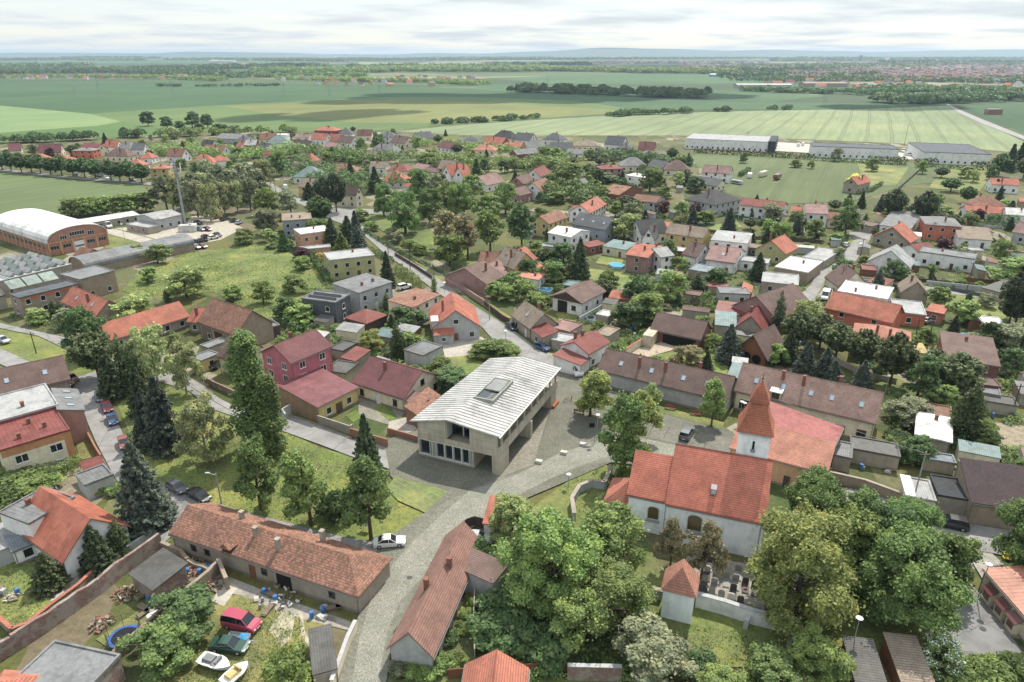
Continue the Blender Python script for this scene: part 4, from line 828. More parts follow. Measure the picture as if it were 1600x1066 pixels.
# ---------------- houses: (kind, A, B, D, eave, rise, roof, wall, extra)
HS = [
# around the square and in the foreground
('h1', (269, 834), (559, 931), 7.3, 3.0, 2.3, 'rust', 'stone', dict(land='the long tiled farmhouse', cat='farmhouse', wn='', chim=4, chimcol='stone', fixed='long low farmhouse with patchy orange and brown tiled roof and four chimneys')),
('x', (610, 1009), (674, 1022), (575+134, 841), 3.0, 2.7, '#96695a', 'lightgrey', dict(land='the long brown house', cat='cottage', fixed='long narrow cottage with pale gable end and brown tiled roof beside the cobbled street', chim=2, wn='B', frame='darkbrown')),
('s', (698, 879), (770, 911), (785, 882), 3.4, .3, 'brown', 'lightgrey', dict(cat='outbuilding', name='outbuilding', wn='', fixed='brown tiled wing with pale rear wall joined to the narrow cottage')),
('s', (756, 818), (798, 823), (804, 790), 2.6, 1.1, 'orange', 'white', dict(cat='shed', wn='', fixed='small white shed with orange tiled roof next to the wooden gate')),
('x', (723, 1092), (818, 1098), (792, 1045), 3.0, 2.2, 'orange', 'lightgrey', dict(chim=0, wn='')),
('s', (489, 1056), (527, 1046), (545, 972), 2.0, .25, 'gravel', 'stone', dict(cat='shed', rk='corr', wn='', over=.1, fixed='low grey corrugated lean-to along the street wall')),
('x', (99, 876), (198, 822), (116, 779), 3.4, 4.0, 'orange', 'white', dict(land='the orange roofed white house', wn='AB', chim=0, rk='metal', fixed='white gabled house with bright orange roof left of the big spruce')),
('f', (46, 820), (116, 779), (90, 752), 5.8, 0, 'grey', 'white', dict(rk='metal', chim=1, wn='', fixed='white annex with flat grey metal roof leaning on the orange roofed house')),
('s', (-20, 868), (40, 845), (28, 815), 2.7, .5, 'lightgrey', 'lightgrey', dict(cat='shed', rk='corr', wn='', fixed='pale shed with striped corrugated roof at the left edge')),
('s', (20, 862), (62, 845), (46, 822), 2.6, .4, 'bluegrey', 'white', dict(cat='garage', rk='corr', wn='A')),
('f', (0, 706), (109, 673), (90, 635), 6.6, 0, 'red', 'cream', dict(land='the red metal roofed house', rk='metal', chim=3, wn='A', fl=2, fixed='cream and brown two-storey house with flat rusty red metal roof', wd=1.7)),
('f', (-40, 670), (91, 634), (80, 599), 7.2, 0, 'lightgrey', 'rose', dict(chim=1, wn='', cat='building', look='wide building with flat pale grey roof')),
('s', (130, 641), (119, 609), (80, 600), 6.0, 1.2, 'grey', 'pink', dict(rk='metal', cat='building', chim=0, wn='', sky=3, fixed='pink walled wing with sloping grey metal roof and small skylights')),
('g', (-25, 622), (107, 592), 9, 4.4, 3.4, 'brown', 'stone', dict(sky=2, chim=0, wn='B', fixed='house with long brown tiled roof and two roof windows beside the red parked cars')),
('f', (133, 760), (177, 743), (165, 726), 2.7, 0, 'grey', 'lightgrey', dict(cat='garage', rk='metal', wn='', fixed='grey garage with flat seamed roof between the street and the cream house')),
('s', (134, 737), (163, 727), (158, 717), 2.5, .4, 'red', 'rose', dict(cat='shed', rk='corr', wn='')),
('s', (496, 637), (559, 606), (450, 605), 3.3, 1.4, 'rose', 'yellow', dict(land='the maroon roofed barn', cat='barn', rk='metal', wn='A', fixed='brown and yellow barn with wide sloping dusky red roof beside the street', look='x')),
('g', (552, 597), (630, 622), (684, 586), 3.2, 3.4, 'maroon', 'cream', dict(land='the cream house', wn='AB', chim=1, frame='darkbrown', fixed='cream house with steep brown red tiled roof left of the town hall', wd=.9)),
('s', (631, 624), (655, 636), (664, 626), 2.5, .8, 'pink', 'cream', dict(cat='porch', name='porch', rk='metal', wn='', fixed='small porch with dusky pink roof on the cream house')),
('s', (655, 651), (690, 621), (676, 612), 2.4, 1.4, 'rust', 'rust', dict(cat='shed', wn='', fixed='small rusty tiled shed tight behind the town hall')),
('g', (455, 567), (517, 541), (415, 548), 8.4, 2.6, 'maroon', '#b4606e', dict(land='the pink two-storey house', wn='AD', fl=3, chim=1, fixed='tall pink two-storey house with dark red roof and white framed windows', wd=1.3)),
('s', (555, 565), (578, 548), (532, 563), 2.7, .4, 'red', 'stone', dict(cat='shed', rk='corr', wn='')),
('f', (540, 585), (560, 569), (517, 573), 2.5, 0, 'gravel', 'stone', dict(cat='garage', wn='')),
('f', (661, 557), (691, 542), (629, 549), 3.2, 0, 'grey', 'lightgrey', dict(cat='shed', rk='corr', wn='', fixed='pale shed with striped grey roof in front of the grey orange-roofed house')),
('x', (676, 513), (749, 509), 13.5, 3.7, 4.3, 'orange', 'lightgrey', dict(land='the grey gabled house', rk='metal', wn='A', chim=1, fixed='pale grey gabled house with red orange roof and white dormer beside the road')),
('s', (645, 481), (687, 461), (624, 465), 5.4, .5, 'rust', 'cream', dict(chim=1, wn='A', fixed='cream house with low rust red roof just behind the grey gabled house')),
('p', (540, 497), (573, 506), (605, 493), 2.7, 1.8, 'red', 'darkbrown', dict(cat='pavilion', name='garden_pavilion', wn='', land='the red roofed pavilion', fixed='garden pavilion with square pyramid red roof')),
('f', (524, 474), (547, 461), (479, 463), 6.2, 0, 'grey', 'darkgrey', dict(rk='metal', land='the dark grey flat house', wn='AD', chim=0, frame='white', fixed='dark grey box house with solar strips on its flat roof')),
('s', (560, 458), (612, 441), (551, 437), 6.3, .5, 'grey', 'lightgrey', dict(rk='metal', wn='AB', chim=2, fixed='pale grey modern house with low sloping grey roof joined to the dark grey house')),
('f', (515, 408), (585, 400), (570, 389), 6.2, 0, 'lightgrey', 'palegreen', dict(land='the pale green flat house', wn='AD', chim=1, fixed='pale green two-storey house with flat grey roof')),
('f', (470, 367), (517, 361), (509, 353), 6.2, 0, 'white', 'peach', dict(land='the peach flat house', wn='AD', chim=1, fixed='peach coloured two-storey house with flat white roof')),
('f', (470, 391), (517, 387), 4, 2.6, 0, 'lightgrey', 'peach', dict(cat='annex', name='annex', wn='', fixed='low annex in front of the peach flat house')),
('f', (441, 346), (487, 343), (475, 332), 6.2, 0, 'tan', 'bluegrey', dict(wn='AD', chim=2, fixed='blue grey box house with flat tan roof behind the peach house')),
# left: farm, factory, yards
('g', (173, 531), (294, 494), 7.5, 3.0, 3.0, 'orange', 'stone', dict(land='the long orange farm wing', cat='farmhouse', wn='A', chim=0, fixed='long narrow farm wing with orange tiled roof')),
('g', (294, 502), (312, 504), 7, 3.0, 2.4, 'orange', 'stone', dict(chim=1, wn='A')),
('g', (310, 502), (369, 523), (415, 500), 4.6, 4.4, 'rust', 'tan', dict(land='the old barn', cat='barn', wn='A', fixed='big old barn with weathered rust brown tiled roof')),
('f', (400, 518), (437, 509), (425, 500), 2.9, 0, 'grey', 'darkbrown', dict(cat='carport', name='carport', wn='', fixed='dark carport with flat grey roof right of the old barn')),
('f', (326, 545), (366, 530), (350, 527), 2.8, 0, 'grey', 'stone', dict(cat='garage', wn='A')),
('f', (315, 565), (343, 554), (304, 557), 2.8, 0, 'grey', 'yellow', dict(cat='garage', wn='A')),
('g', (341, 556), (370, 562), 7.5, 4.6, 3.0, 'brown', 'cream', dict(wn='AD', chim=1, frame='darkbrown', fixed='cream house with brown tiled roof behind the tall poplar')),
('g', (97, 471), (150, 494), 7.5, 3.0, 3.2, 'orange', 'stone', dict(sky=2, wn='A', fixed='house with orange tiled roof and two roof windows right of the factory')),
('f', (125, 438), (179, 424), (104, 427), 6.2, 0, 'grey', 'tan', dict(cat='building', wn='A', chim=0, fl=1, land='the tan factory block', name='factory_block', fixed='tan factory block with flat grey roof and one dark window')),
('f', (30, 467), (121, 445), (8, 462), 5.6, 0, 'slate', 'tan', dict(cat='building', wn='AD', name='factory_block', chim=0, fixed='long factory building with flat slate roof and orange upper band')),
('f', (15, 437), (112, 414), (70, 393), 5.0, 0, 'lightgrey', 'stone', dict(cat='factory hall', name='factory_hall', wn='', land='the sawtooth factory hall', fixed='wide factory hall with rows of slanted rooflights')),
('f', (-40, 450), (12, 438), (-20, 410), 5.0, 0, 'lightgrey', 'stone', dict(cat='factory hall', name='factory_hall', wn='', fixed='pale roofed factory hall cut by the left edge below the barrel hall')),
('f', (-30, 470), (8, 463), (2, 440), 3.6, 0, 'gravel', 'stone', dict(cat='building', wn='', chim=0)),
('B', (74, 382), (167, 364), 46, 4.4, 4.6, 'white', '#a4715c', dict(cat='warehouse', rk='flat', land='the white barrel hall', wn='', fixed='large hall with white barrel roof and orange brick front')),
('b', (134, 421), (303, 382), 10, 2.3, 3.0, 'grey', 'tan', dict(cat='warehouse', rk='metal', land='the grey barrel shed', wn='', fixed='very long low shed with grey barrel roof')),
('s', (120, 352), (218, 336), 6.5, 3.0, .6, 'white', 'stone', dict(cat='building', rk='corr', chim=0, wn='A', fixed='long low workshop with patchy white roof behind the white barrel hall')),
('g', (244, 344), (284, 336), (215, 337), 4.4, 1.2, 'lightgrey', 'lightgrey', dict(cat='building', chim=0, wn='AB', fixed='whitewashed workshop with shallow pale roof beside the radio mast')),
('f', (197, 351), (232, 357), 5, 2.5, 0, 'lightgrey', 'stone', dict(cat='shed', wn='A', fixed='low flat shed overgrown with bushes in front of the workshop')),
('g', (116, 399), (134, 402), 6, 2.0, 2.0, 'rust', 'stone', dict(cat='shed', rk='corr', wn='')),
# north-west village
('g', (14, 236), (33, 235), 9, 4, 4.2, 'maroon', 'cream'), ('g', (60, 239), (95, 238), 9, 3, 4.8, 'maroon', 'cream'), ('g', (124, 233), (150, 235), 9, 4.5, 3.4, 'red', 'cream'),
('h', (112, 236), (145, 236), 9, 5.2, 1.4, 'grey', 'orange'), ('g', (163, 230), (183, 230), 8, 4, 4, 'orange', 'white'), ('h', (182, 232), (203, 234), 10, 4, 4.4, 'grey', 'cream'), ('g', (205, 234), (224, 234), 9, 4, 3.5, 'slate', 'white'),
('h', (163, 244), (200, 245), 10, 3.5, 4.4, 'brown', 'cream'), ('g', (140, 262), (160, 267), 8, 3.5, 4, 'brown', 'white'), ('h', (196, 260), (222, 260), 9, 3, 3.6, 'orange', 'white'), ('h', (218, 248), (237, 248), 9, 3.2, 3.6, 'orange', 'white'),
('h', (43, 249), (69, 249), 8, 3, 3, 'orange', 'white'), ('h', (78, 252), (108, 252), 9, 3, 3, 'orange', 'cream'), ('g', (260, 244), (284, 245), 9, 3.6, 4.4, 'rust', 'white'), ('g', (315, 238), (346, 240), 10, 3.6, 4.4, 'rust', 'white'),
('h', (298, 256), (335, 255), 11, 3, 4.8, 'orange', 'white'), ('h', (336, 253), (360, 251), 9, 3, 3.6, 'orange', 'white'), ('h', (234, 264), (262, 264), 8, 5.6, 1.3, 'orange', 'yellow'), ('g', (338, 216), (378, 218), 14, 3.6, 3, 'grey', 'lightgrey', dict(cat='barn')),
('h', (366, 222), (390, 222), 10, 3, 4, 'slate', 'white'), ('g', (369, 229), (381, 230), 7, 3, 3, 'orange', 'cream'), ('g', (382, 227), (399, 227), 9, 4.6, 3, 'lightgrey', 'brick'), ('g', (313, 228), (330, 229), 8, 3.5, 3.6, 'dark', 'white'),
# north village
('g', (405, 218), (430, 218), 9, 3.2, 4, 'rust', 'cream'), ('h', (417, 225), (453, 224), 12, 3, 5, 'teal', 'white', dict(land='the blue green roofed house')), ('f', (426, 211), (447, 211), 9, 6, 0, 'white', 'white'),
('h', (491, 204), (524, 205), 11, 6, 2.6, 'orange', 'brick', dict(land='the tall brick villa')), ('g', (461, 215), (483, 215), 8, 3, 2, 'pink', 'white'), ('g', (485, 217), (507, 219), 9, 4, 4, 'orange', 'white'), ('g', (512, 220), (532, 221), 9, 3, 4.6, 'orange', 'white'),
('h', (528, 210), (550, 210), 9, 4, 4, 'slate', 'white'), ('g', (558, 212), (580, 212), 9, 4, 4, 'maroon', 'cream'), ('h', (590, 215), (620, 215), 12, 5.6, 3.6, 'slate', 'white'), ('g', (610, 222), (632, 225), 10, 3.2, 4.4, 'brown', 'cream'),
('g', (655, 218), (678, 216), 10, 3.4, 4.6, 'slate', 'cream'), ('h', (719, 224), (752, 224), 12, 3, 4, 'slate', 'cream'), ('g', (753, 224), (783, 227), 11, 3.4, 4.6, 'orange', 'brick'), ('h', (770, 214), (799, 217), 10, 4.5, 5, 'dark', 'cream'),
('h', (737, 235), (773, 236), 11, 3, 3.4, 'salmon', 'cream'), ('h', (782, 228), (800, 229), 9, 3, 3, 'orange', 'white'), ('g', (526, 222), (548, 224), 9, 3.4, 4.2, 'brown', 'white'), ('g', (455, 229), (480, 232), 10, 4, 4.4, 'darkbrown', 'white', dict(land='the dark brown chalet')),
('g', (503, 229), (523, 231), 9, 6, 2.5, 'pink', 'white'), ('s', (496, 237), (517, 239), 4, 3, .8, 'pink', 'white'), ('g', (400, 235), (414, 237), 9, 4, 4.6, 'slate', 'white'), ('g', (411, 246), (425, 246), 8, 3, 3, 'red', 'white'),
('h', (487, 253), (502, 251), 10, 3, 4.5, 'orange', 'white'), ('h', (575, 237), (615, 241), 12, 3, 5.2, 'grey', 'white', dict(land='the wide grey hipped house')), ('g', (567, 246), (588, 248), 8, 3, 3.6, 'tan', 'wood'), ('g', (683, 230), (708, 233), 10, 3, 3.6, 'maroon', 'white'),
('g', (455, 263), (495, 264), 9, 3, 3, 'pink', 'cream'), ('h', (458, 277), (500, 278), 13, 3.4, 5, 'teal', 'white'), ('h', (517, 270), (560, 269), 11, 3.2, 4, 'rust', 'white'), ('g', (577, 262), (602, 263), 8, 3.4, 3, 'tan', 'white'),
('h', (603, 267), (638, 268), 10, 4, 3, 'red', 'cream', dict(land='the bright red hipped house')), ('h', (595, 284), (632, 285), 12, 3, 5, 'orange', 'white'), ('h', (630, 292), (650, 294), 10, 3, 4, 'orange', 'white'), ('g', (645, 262), (664, 265), 8, 3, 2, 'pink', 'lightgrey'), ('g', (664, 268), (684, 270), 7, 3, 1.6, 'brown', 'stone'),
('x', (690, 273), (705, 275), 12, 4.4, 5, 'orange', 'white', dict(land='the twin gabled white house', fixed='white house with two steep orange roofed gables, left gable')), ('x', (707, 278), (726, 279), 12, 4.4, 5.4, 'orange', 'white', dict(fixed='white house with steep orange roof, right one of the twin gables')),
('g', (684, 263), (705, 265), 9, 5, 4, 'tan', 'cream'), ('g', (760, 290), (788, 284), 11, 3.6, 4, 'pink', 'white'), ('g', (466, 292), (498, 294), 9, 5, 3.4, 'tan', 'yellow'), ('x', (556, 305), (566, 302), 10, 6, 3.2, 'brown', 'cream', dict(fixed='narrow cream gabled house beside the park loop road')),
('g', (748, 410), (774, 412), 7, 4, 2.6, 'rust', 'cream'),
# centre
('g', (760, 444), (787, 431), (712, 424), 3.2, 3.6, 'brown', 'pink', dict(land='the mauve bungalow', fixed='mauve bungalow with dusty brown roof at the road junction', wn='AB')), ('g', (786, 431), (800, 422), 10, 3, 2.6, 'pink', 'pink', dict(wn='A')),
('g', (774, 409), (803, 420), 9, 4.6, 4, 'tan', 'yellow', dict(wn='AD')), ('g', (812, 416), (838, 404), 9, 4, 3.2, 'orange', 'yellow', dict(wn='AB')), ('s', (841, 438), (852, 428), (808, 427), 3, .6, 'salmon', 'white', dict(wn='A')),
('x', (864, 462), (908, 472), (942, 454), 4.2, 2.0, 'brown', 'white', dict(cat='garage', name='garage_hall', land='the white garage hall', wn='B', over=.7, fixed='large white garage hall with brown roof and dark double door')),
('g', (801, 493), (829, 513), 7.5, 3.2, 3.2, 'tan', 'stone', dict(sky=1, wn='A', chim=1, fixed='stone coloured cottage with brown grey roof at the bend of the road')),
('s', (829, 514), (848, 528), (862, 517), 3.0, .9, 'red', 'stone', dict(rk='metal', wn='A', chim=0, fixed='small house with bright red metal roof beside the blue car')),
('f', (858, 512), (890, 520), (870, 498), 2.6, 0, 'pink', 'stone', dict(cat='shed', wn='')), ('f', (862, 532), (888, 537), (875, 522), 2.4, 0, 'lightgrey', 'stone', dict(cat='shed', wn='')),
('g', (919, 553), (951, 535), (886, 535), 4.2, 1.8, 'red', 'white', dict(land='the red roofed corner house', wn='A', chim=2, fixed='white corner house with faded red roof opposite the town hall')),
('s', (907, 571), (922, 560), (884, 547), 3.0, .7, 'red', 'white', dict(wn='', chim=0)), ('f', (951, 527), (968, 515), (936, 518), 3, 0, 'tan', 'stone', dict(cat='shed', wn='')),
('g', (935, 577), (1134, 625), (1149, 598), 3.7, 3.1, 'brown', 'lightgrey', dict(land='the long plaza house', wn='', chim=3, sky=4, fixed='very long low house with brown tiled roof along the square')),
('g', (1150, 609), (1367, 660), 9.0, 4.4, 3.9, '#98776a', 'cream', dict(land='the long cream building', wn='A', sky=5, chim=3, frame='darkbrown', cat='building', fixed='long cream building with patchy rust brown roof and roof windows behind the spire', fl=1, wd=1.4)),
('s', (1142, 700), (1292, 740), 6.0, 4.5, 2.4, 'salmon', 'peach', dict(land='the peach house', wn='A', chim=0, frame='darkbrown', fixed='peach walled house with banded salmon tiled roof behind the church')),
('s', (1299, 703), (1316, 669), (1165, 667), 5.2, 1.4, '#a3605a', 'stone', dict(cat='building', rk='flat', chim=0, wn='', fixed='wide building with plain dusky red roof between the peach house and the cream building')),
('g', (1018, 514), (1094, 530), 8, 3.0, 3.0, 'brown', 'brick', dict(cat='barn', land='the brown barn', wn='', fixed='open-fronted barn with brown tiled roof beside the round lawn')),
('f', (1125, 459), (1172, 461), 6, 3, 0, 'grey', 'lightgrey', dict(cat='garage', wn='A')),
('x', (1146, 477), (1213, 498), (1238, 468), 4.3, 4.2, 'brown', 'pink', dict(land='the brown gabled barn', cat='barn', wn='', fixed='brown roofed barn with mauve brick gable')),
('s', (1118, 488), (1165, 494), 7, 3, .8, 'red', 'white', dict(rk='metal', wn='A', chim=0)), ('s', (1118, 508), (1150, 511), (1160, 495), 2.8, .8, 'teal', 'stone', dict(rk='metal', cat='shed', wn='', fixed='shed with pale green metal roof behind the blue spruce')),
('x', (1151, 510), (1192, 517), 9, 3, 3.2, 'red', 'stone', dict(rk='metal', wn='', fixed='stone coloured gabled house with bright red metal roof behind the blue spruce')),
('x', (1156, 541), (1197, 554), 8, 3, 3.8, 'brown', 'wood', dict(cat='chalet', name='chalet', over=.9, wn='', fixed='dark timber chalet with wide brown gable and two arched openings')),
('s', (1137, 588), (1158, 592), 6, 2.4, .6, 'teal', 'teal', dict(cat='greenhouse', name='greenhouse', rk='corr', wn='', fixed='milky green greenhouse beside the round lawn')),
('f', (1405, 704), (1330, 690), -5, 2.6, 0, 'grey', 'stone', dict(cat='shed', wn='')) if 0 else ('f', (1330, 702), (1406, 716), (1410, 697), 2.6, 0, 'gravel', 'stone', dict(cat='shed', rk='corr', wn='', fixed='long grey corrugated lean-to behind the vegetable garden')),
('f', (1303, 712), (1330, 718), (1334, 696), 2.7, 0, 'grey', 'stone', dict(cat='shed', rk='corr', wn='')),
('h', (1432, 679), (1485, 691), (1490, 656), 3.2, .9, 'white', 'stone', dict(rk='metal', land='the white roofed hut', chim=1, wn='', fixed='hut with shallow rust stained white metal roof')),
('f', (1445, 718), (1493, 726), (1491, 714), 2.1, 0, 'bluegrey', 'stone', dict(cat='shed', rk='corr', wn='', fixed='low translucent roofed lean-to in front of the white roofed hut')),
('f', (1417, 777), (1462, 785), (1444, 752), 3.0, 0, 'lightgrey', 'cream', dict(cat='garage', rk='corr', wn='', land='the white topped garage', fixed='garage with pale ribbed roof and dark red gate beside the street')),
('f', (1466, 775), (1515, 783), (1495, 750), 3.3, 0, 'dark', 'stone', dict(cat='garage', rk='flat', wn='', fixed='garage with dark gravel flat roof between the pale garage and the maroon roof')),
('s', (1519, 785), (1640, 803), 8, 4.0, 2.6, 'purple', 'tan', dict(cat='building', rk='tile', wn='', chim=0, land='the maroon roofed building', roofname='dark maroon tiled', fixed='tan building with large dark maroon tiled roof at the right edge')),
('f', (1510, 741), (1550, 746), 4, 2.8, 0, 'tan', 'stone', dict(cat='shed', wn='')),
('s', (1539, 891), (1622, 985), 11, 3.3, 1.2, 'salmon', 'cream', dict(cat='building', rk='metal', wn='', chim=0, land='the cream building with bays', fixed='cream building with orange seamed roof and small projecting bays at the right edge')),
('s', (1338, 1066), (1384, 1072), 5.5, 2.4, .8, 'gravel', 'wood', dict(cat='shed', wn='', rk='tile', fixed='wooden shed with grey shingle roof near the leaning lamp')),
('s', (1412, 1072), (1462, 1078), 6.5, 2.4, .8, 'tan', 'wood', dict(cat='shed', wn='', rk='tile', fixed='wooden shed with patchy tan roof beside the white flowering bush')),
('f', (98, 1120), (187, 1026), (100, 992), 3.4, 0, 'grey', 'brick', dict(cat='outbuilding', name='outbuilding', wn='', wallk='brickwall', over=.1, fixed='ruined outbuilding with broad grey flat roof in the lower left corner', land='the flat grey ruin roof')),
('p', (-62, 1128), (4, 1134), 6, 3.0, 2.2, 'orange', 'brick', dict(cat='shed', wn='', fixed='small pyramid roof of orange tiles at the lower left corner')),
('s', (205, 897), (240, 921), (283, 884), 2.6, .7, 'gravel', 'brick', dict(cat='shed', rk='corr', wn='', wallk='brickwall', over=.5, fixed='crumbling brick shed with broken grey corrugated roof')),
# north-east of the square
('g', (857, 364), (892, 371), (917, 361), 5.8, 1.4, 'white', 'white', dict(land='the white roofed house', rk='metal', chim=1)), ('g', (857, 350), (886, 340), 8, 5.4, 2.4, 'rust', 'yellow'), ('g', (895, 350), (946, 359), 10, 4.6, 3.4, 'slate', 'bluegrey', dict(cat='barn', sky=3)),
('g', (922, 333), (947, 319), 9, 5, 2.8, 'orange', 'white', dict(sky=3)), ('g', (901, 333), (922, 331), 8, 3.4, 2.2, 'orange', 'white'), ('g', (1002, 366), (1043, 363), 10, 4, 4, 'dark', 'white', dict(land='the charcoal roofed house')), ('x', (1004, 372), (1022, 374), 6, 3.8, 3.8, 'slate', 'white'),
('g', (1041, 364), (1098, 372), 8.5, 5.6, 2.6, 'tan', 'yellow', dict(wn='A', chim=1)), ('s', (942, 385), (978, 391), (988, 382), 3, .6, 'teal', 'cream', dict(rk='metal')), ('g', (979, 398), (1012, 403), (1034, 386), 5.6, 1.6, 'orange', 'pink', dict(land='the orange and mauve house')),
('g', (1032, 402), (1052, 399), 8, 5.4, 1.8, 'lightgrey', 'white'), ('s', (920, 387), (945, 382), 4, 2.8, .6, 'red', 'brick', dict(cat='shed')), ('g', (1067, 397), (1088, 402), 9, 4.2, 3.2, 'brown', 'white'), ('s', (1111, 375), (1167, 381), (1174, 369), 5.8, .8, 'lightgrey', 'white', dict(rk='metal', wn='A', land='the white box house')),
('g', (1103, 405), (1148, 411), (1158, 393), 4, 2.8, 'pink', 'white', dict(land='the pink roofed house', sky=1)), ('f', (1076, 422), (1106, 427), (1115, 417), 2.8, 0, 'bluegrey', 'tan', dict(cat='garage')), ('f', (1155, 408), (1200, 413), 6, 3, 0, 'lightgrey', 'white', dict(cat='garage')), ('g', (1227, 397), (1246, 387), (1197, 381), 3.8, 3.6, 'orange', 'palegreen', dict(land='the olive gabled house')),
('f', (1165, 387), (1190, 390), 6, 2.8, 0, 'tan', 'darkgrey', dict(cat='garage')), ('g', (987, 313), (1024, 317), (1034, 309), 5.4, 1.6, 'wood', 'lightgrey', dict(fixed='house under construction with bare timber rafters', chim=0, land='the unfinished house')), ('h', (1070, 312), (1117, 321), (1134, 308), 5.2, 4.6, 'dark', 'lightgrey', dict(land='the big charcoal villa')),
('g', (940, 301), (967, 305), (973, 291), 4, 2.4, 'rust', 'brick'), ('g', (909, 291), (922, 289), 8, 4, 2.6, 'grey', 'wood'), ('g', (895, 301), (910, 303), 7, 3.4, 2.6, 'grey', 'brick'), ('g', (847, 299), (866, 291), 10, 4.6, 3.6, 'rust', 'white'), ('g', (818, 288), (838, 282), 9, 4, 3, 'brown', 'pink'), ('g', (845, 277), (861, 270), 9, 3.6, 3.6, 'red', 'white'),
('g', (812, 306), (832, 301), 9, 4, 2.6, 'brown', 'pink'), ('h', (940, 265), (973, 264), 11, 5, 1.6, 'red', 'pink'), ('f', (977, 274), (1007, 278), 9, 5.8, 0, 'white', 'white', dict(land='the white flat villa')), ('h', (970, 260), (1012, 260), 12, 3, 4.4, 'grey', 'cream'), ('g', (1012, 260), (1035, 263), 10, 3, 3.4, 'slate', 'cream'), ('h', (1038, 266), (1078, 267), 12, 3, 5, 'brown', 'cream'),
('g', (1097, 269), (1140, 272), 9, 5, 3.2, 'pink', 'white'), ('g', (1085, 286), (1120, 291), 9, 3, 2.6, 'slate', 'cream'), ('g', (945, 225), (972, 227), 10, 4.4, 5, 'slate', 'white'), ('h', (963, 232), (986, 233), 10, 3.4, 3.4, 'slate', 'wood'), ('g', (997, 234), (1022, 235), 10, 4.2, 4.6, 'maroon', 'yellow', dict(land='the yellow maroon roofed house')), ('h', (893, 228), (936, 229), 12, 3.4, 3.2, 'tan', 'cream'),
('g', (858, 233), (892, 234), 10, 3.6, 4, 'slate', 'cream'), ('g', (886, 240), (917, 241), 9, 3, 2.6, 'grey', 'white'), ('g', (825, 233), (853, 231), 10, 4, 4.2, 'grey', 'peach'), ('g', (803, 218), (828, 220), 10, 4, 4.6, 'slate', 'white'), ('h', (848, 218), (875, 220), 11, 4, 4.6, 'slate', 'white'), ('g', (800, 230), (821, 230), 9, 3, 2.6, 'orange', 'white'), ('g', (808, 242), (842, 239), 9, 3.4, 2.6, 'grey', 'wood'), ('h', (996, 242), (1022, 244), 10, 3, 2.6, 'grey', 'cream'),
# halls and the eastern village
('f', (1071, 217), (1211, 223), (1215, 214), 7, 0, 'lightgrey', 'white', dict(cat='warehouse', wn='A', fl=1, land='the long pale warehouse', look='long pale warehouse with flat pale roof')), ('f', (1269, 229), (1405, 234), 22, 7, 0, 'slate', 'white', dict(cat='warehouse', wn='A', fl=1, fixed='middle warehouse, white walled with dark solar panels on its roof', land='the middle solar warehouse')),
('f', (1443, 238), (1549, 242), (1533, 227), 7, 0, 'slate', 'white', dict(cat='warehouse', wn='A', fl=1, fixed='right warehouse, white walled with dark solar panels filling its roof', land='the right solar warehouse')),
('g', (1156, 320), (1223, 327), 9, 6, 2, 'red', 'white', dict(land='the red roofed white duplex', wn='A')), ('g', (1260, 333), (1293, 335), (1301, 323), 5.8, 2, 'pink', 'white', dict(wn='A', land='the white house with pink roof')), ('g', (1236, 331), (1257, 333), 7, 3, 1.6, 'orange', 'white'), ('g', (1294, 342), (1308, 343), 7, 3.6, 2, 'rust', 'cream'), ('f', (1335, 350), (1362, 355), 8, 2.6, 0, 'brown', 'stone', dict(cat='shed', rk='corr')),
('s', (1375, 352), (1423, 358), (1431, 338), 3.2, 1.4, 'grey', 'white', dict(land='the pale house behind the chalet')), ('x', (1365, 368), (1420, 377), 9, 3.2, 4.2, 'orange', 'stone', dict(cat='chalet', name='chalet', over=.9, land='the orange gabled chalet', fixed='chalet with wide orange gable roof facing the street end')), ('h', (1447, 351), (1502, 355), (1511, 344), 5.8, 2, 'grey', 'orange', dict(wn='AB', land='the orange walled villa', fixed='orange walled two-storey villa with grey hipped roof')),
('g', (1498, 372), (1550, 376), (1557, 359), 3.2, 2.4, 'tan', 'white', dict(wn='A')), ('g', (1512, 332), (1570, 334), 8, 3.4, 2, 'orange', 'white'), ('g', (1573, 335), (1615, 338), 8, 4.4, 2, 'white', 'white'), ('h', (1528, 323), (1572, 322), 10, 3, 3.6, 'rust', 'white'), ('g', (1550, 288), (1593, 290), 9, 4.2, 2.4, 'orange', 'white'), ('x', (1356, 408), (1421, 418), 9, 3.5, 4.4, 'lightgrey', 'white', dict(rk='metal', land='the white chalet', cat='chalet', name='chalet', fixed='white chalet with pale grey steep gable roof')),
('x', (1405, 387), (1437, 396), 8, 2.8, 2, 'red', 'white', dict(cat='garage', fixed='white garage with gabled red roof behind the white chalet')), ('f', (1437, 394), (1523, 406), 8, 4.4, 0, 'grey', 'white', dict(wn='A', land='the long white flat house', fixed='long white house with flat grey roof')), ('f', (1512, 392), (1537, 393), 4, 2.6, 0, 'lightgrey', 'cream', dict(cat='shed')), ('g', (1583, 362), (1612, 367), 9, 4, 3, 'pink', 'lightgrey'), ('s', (1535, 450), (1573, 460), (1568, 440), 2.8, .6, 'gravel', 'stone', dict(cat='shed', rk='corr')),
('f', (1254, 403), (1288, 409), (1303, 391), 2.8, 0, 'lightgrey', 'stone', dict(cat='garage', rk='metal')), ('f', (1211, 418), (1262, 427), (1275, 408), 3.6, 0, 'white', 'tan', dict(wn='A', chim=1)), ('f', (1190, 441), (1247, 447), (1261, 432), 3.2, 0, 'lightgrey', 'stone', dict(wn='A', chim=0)),
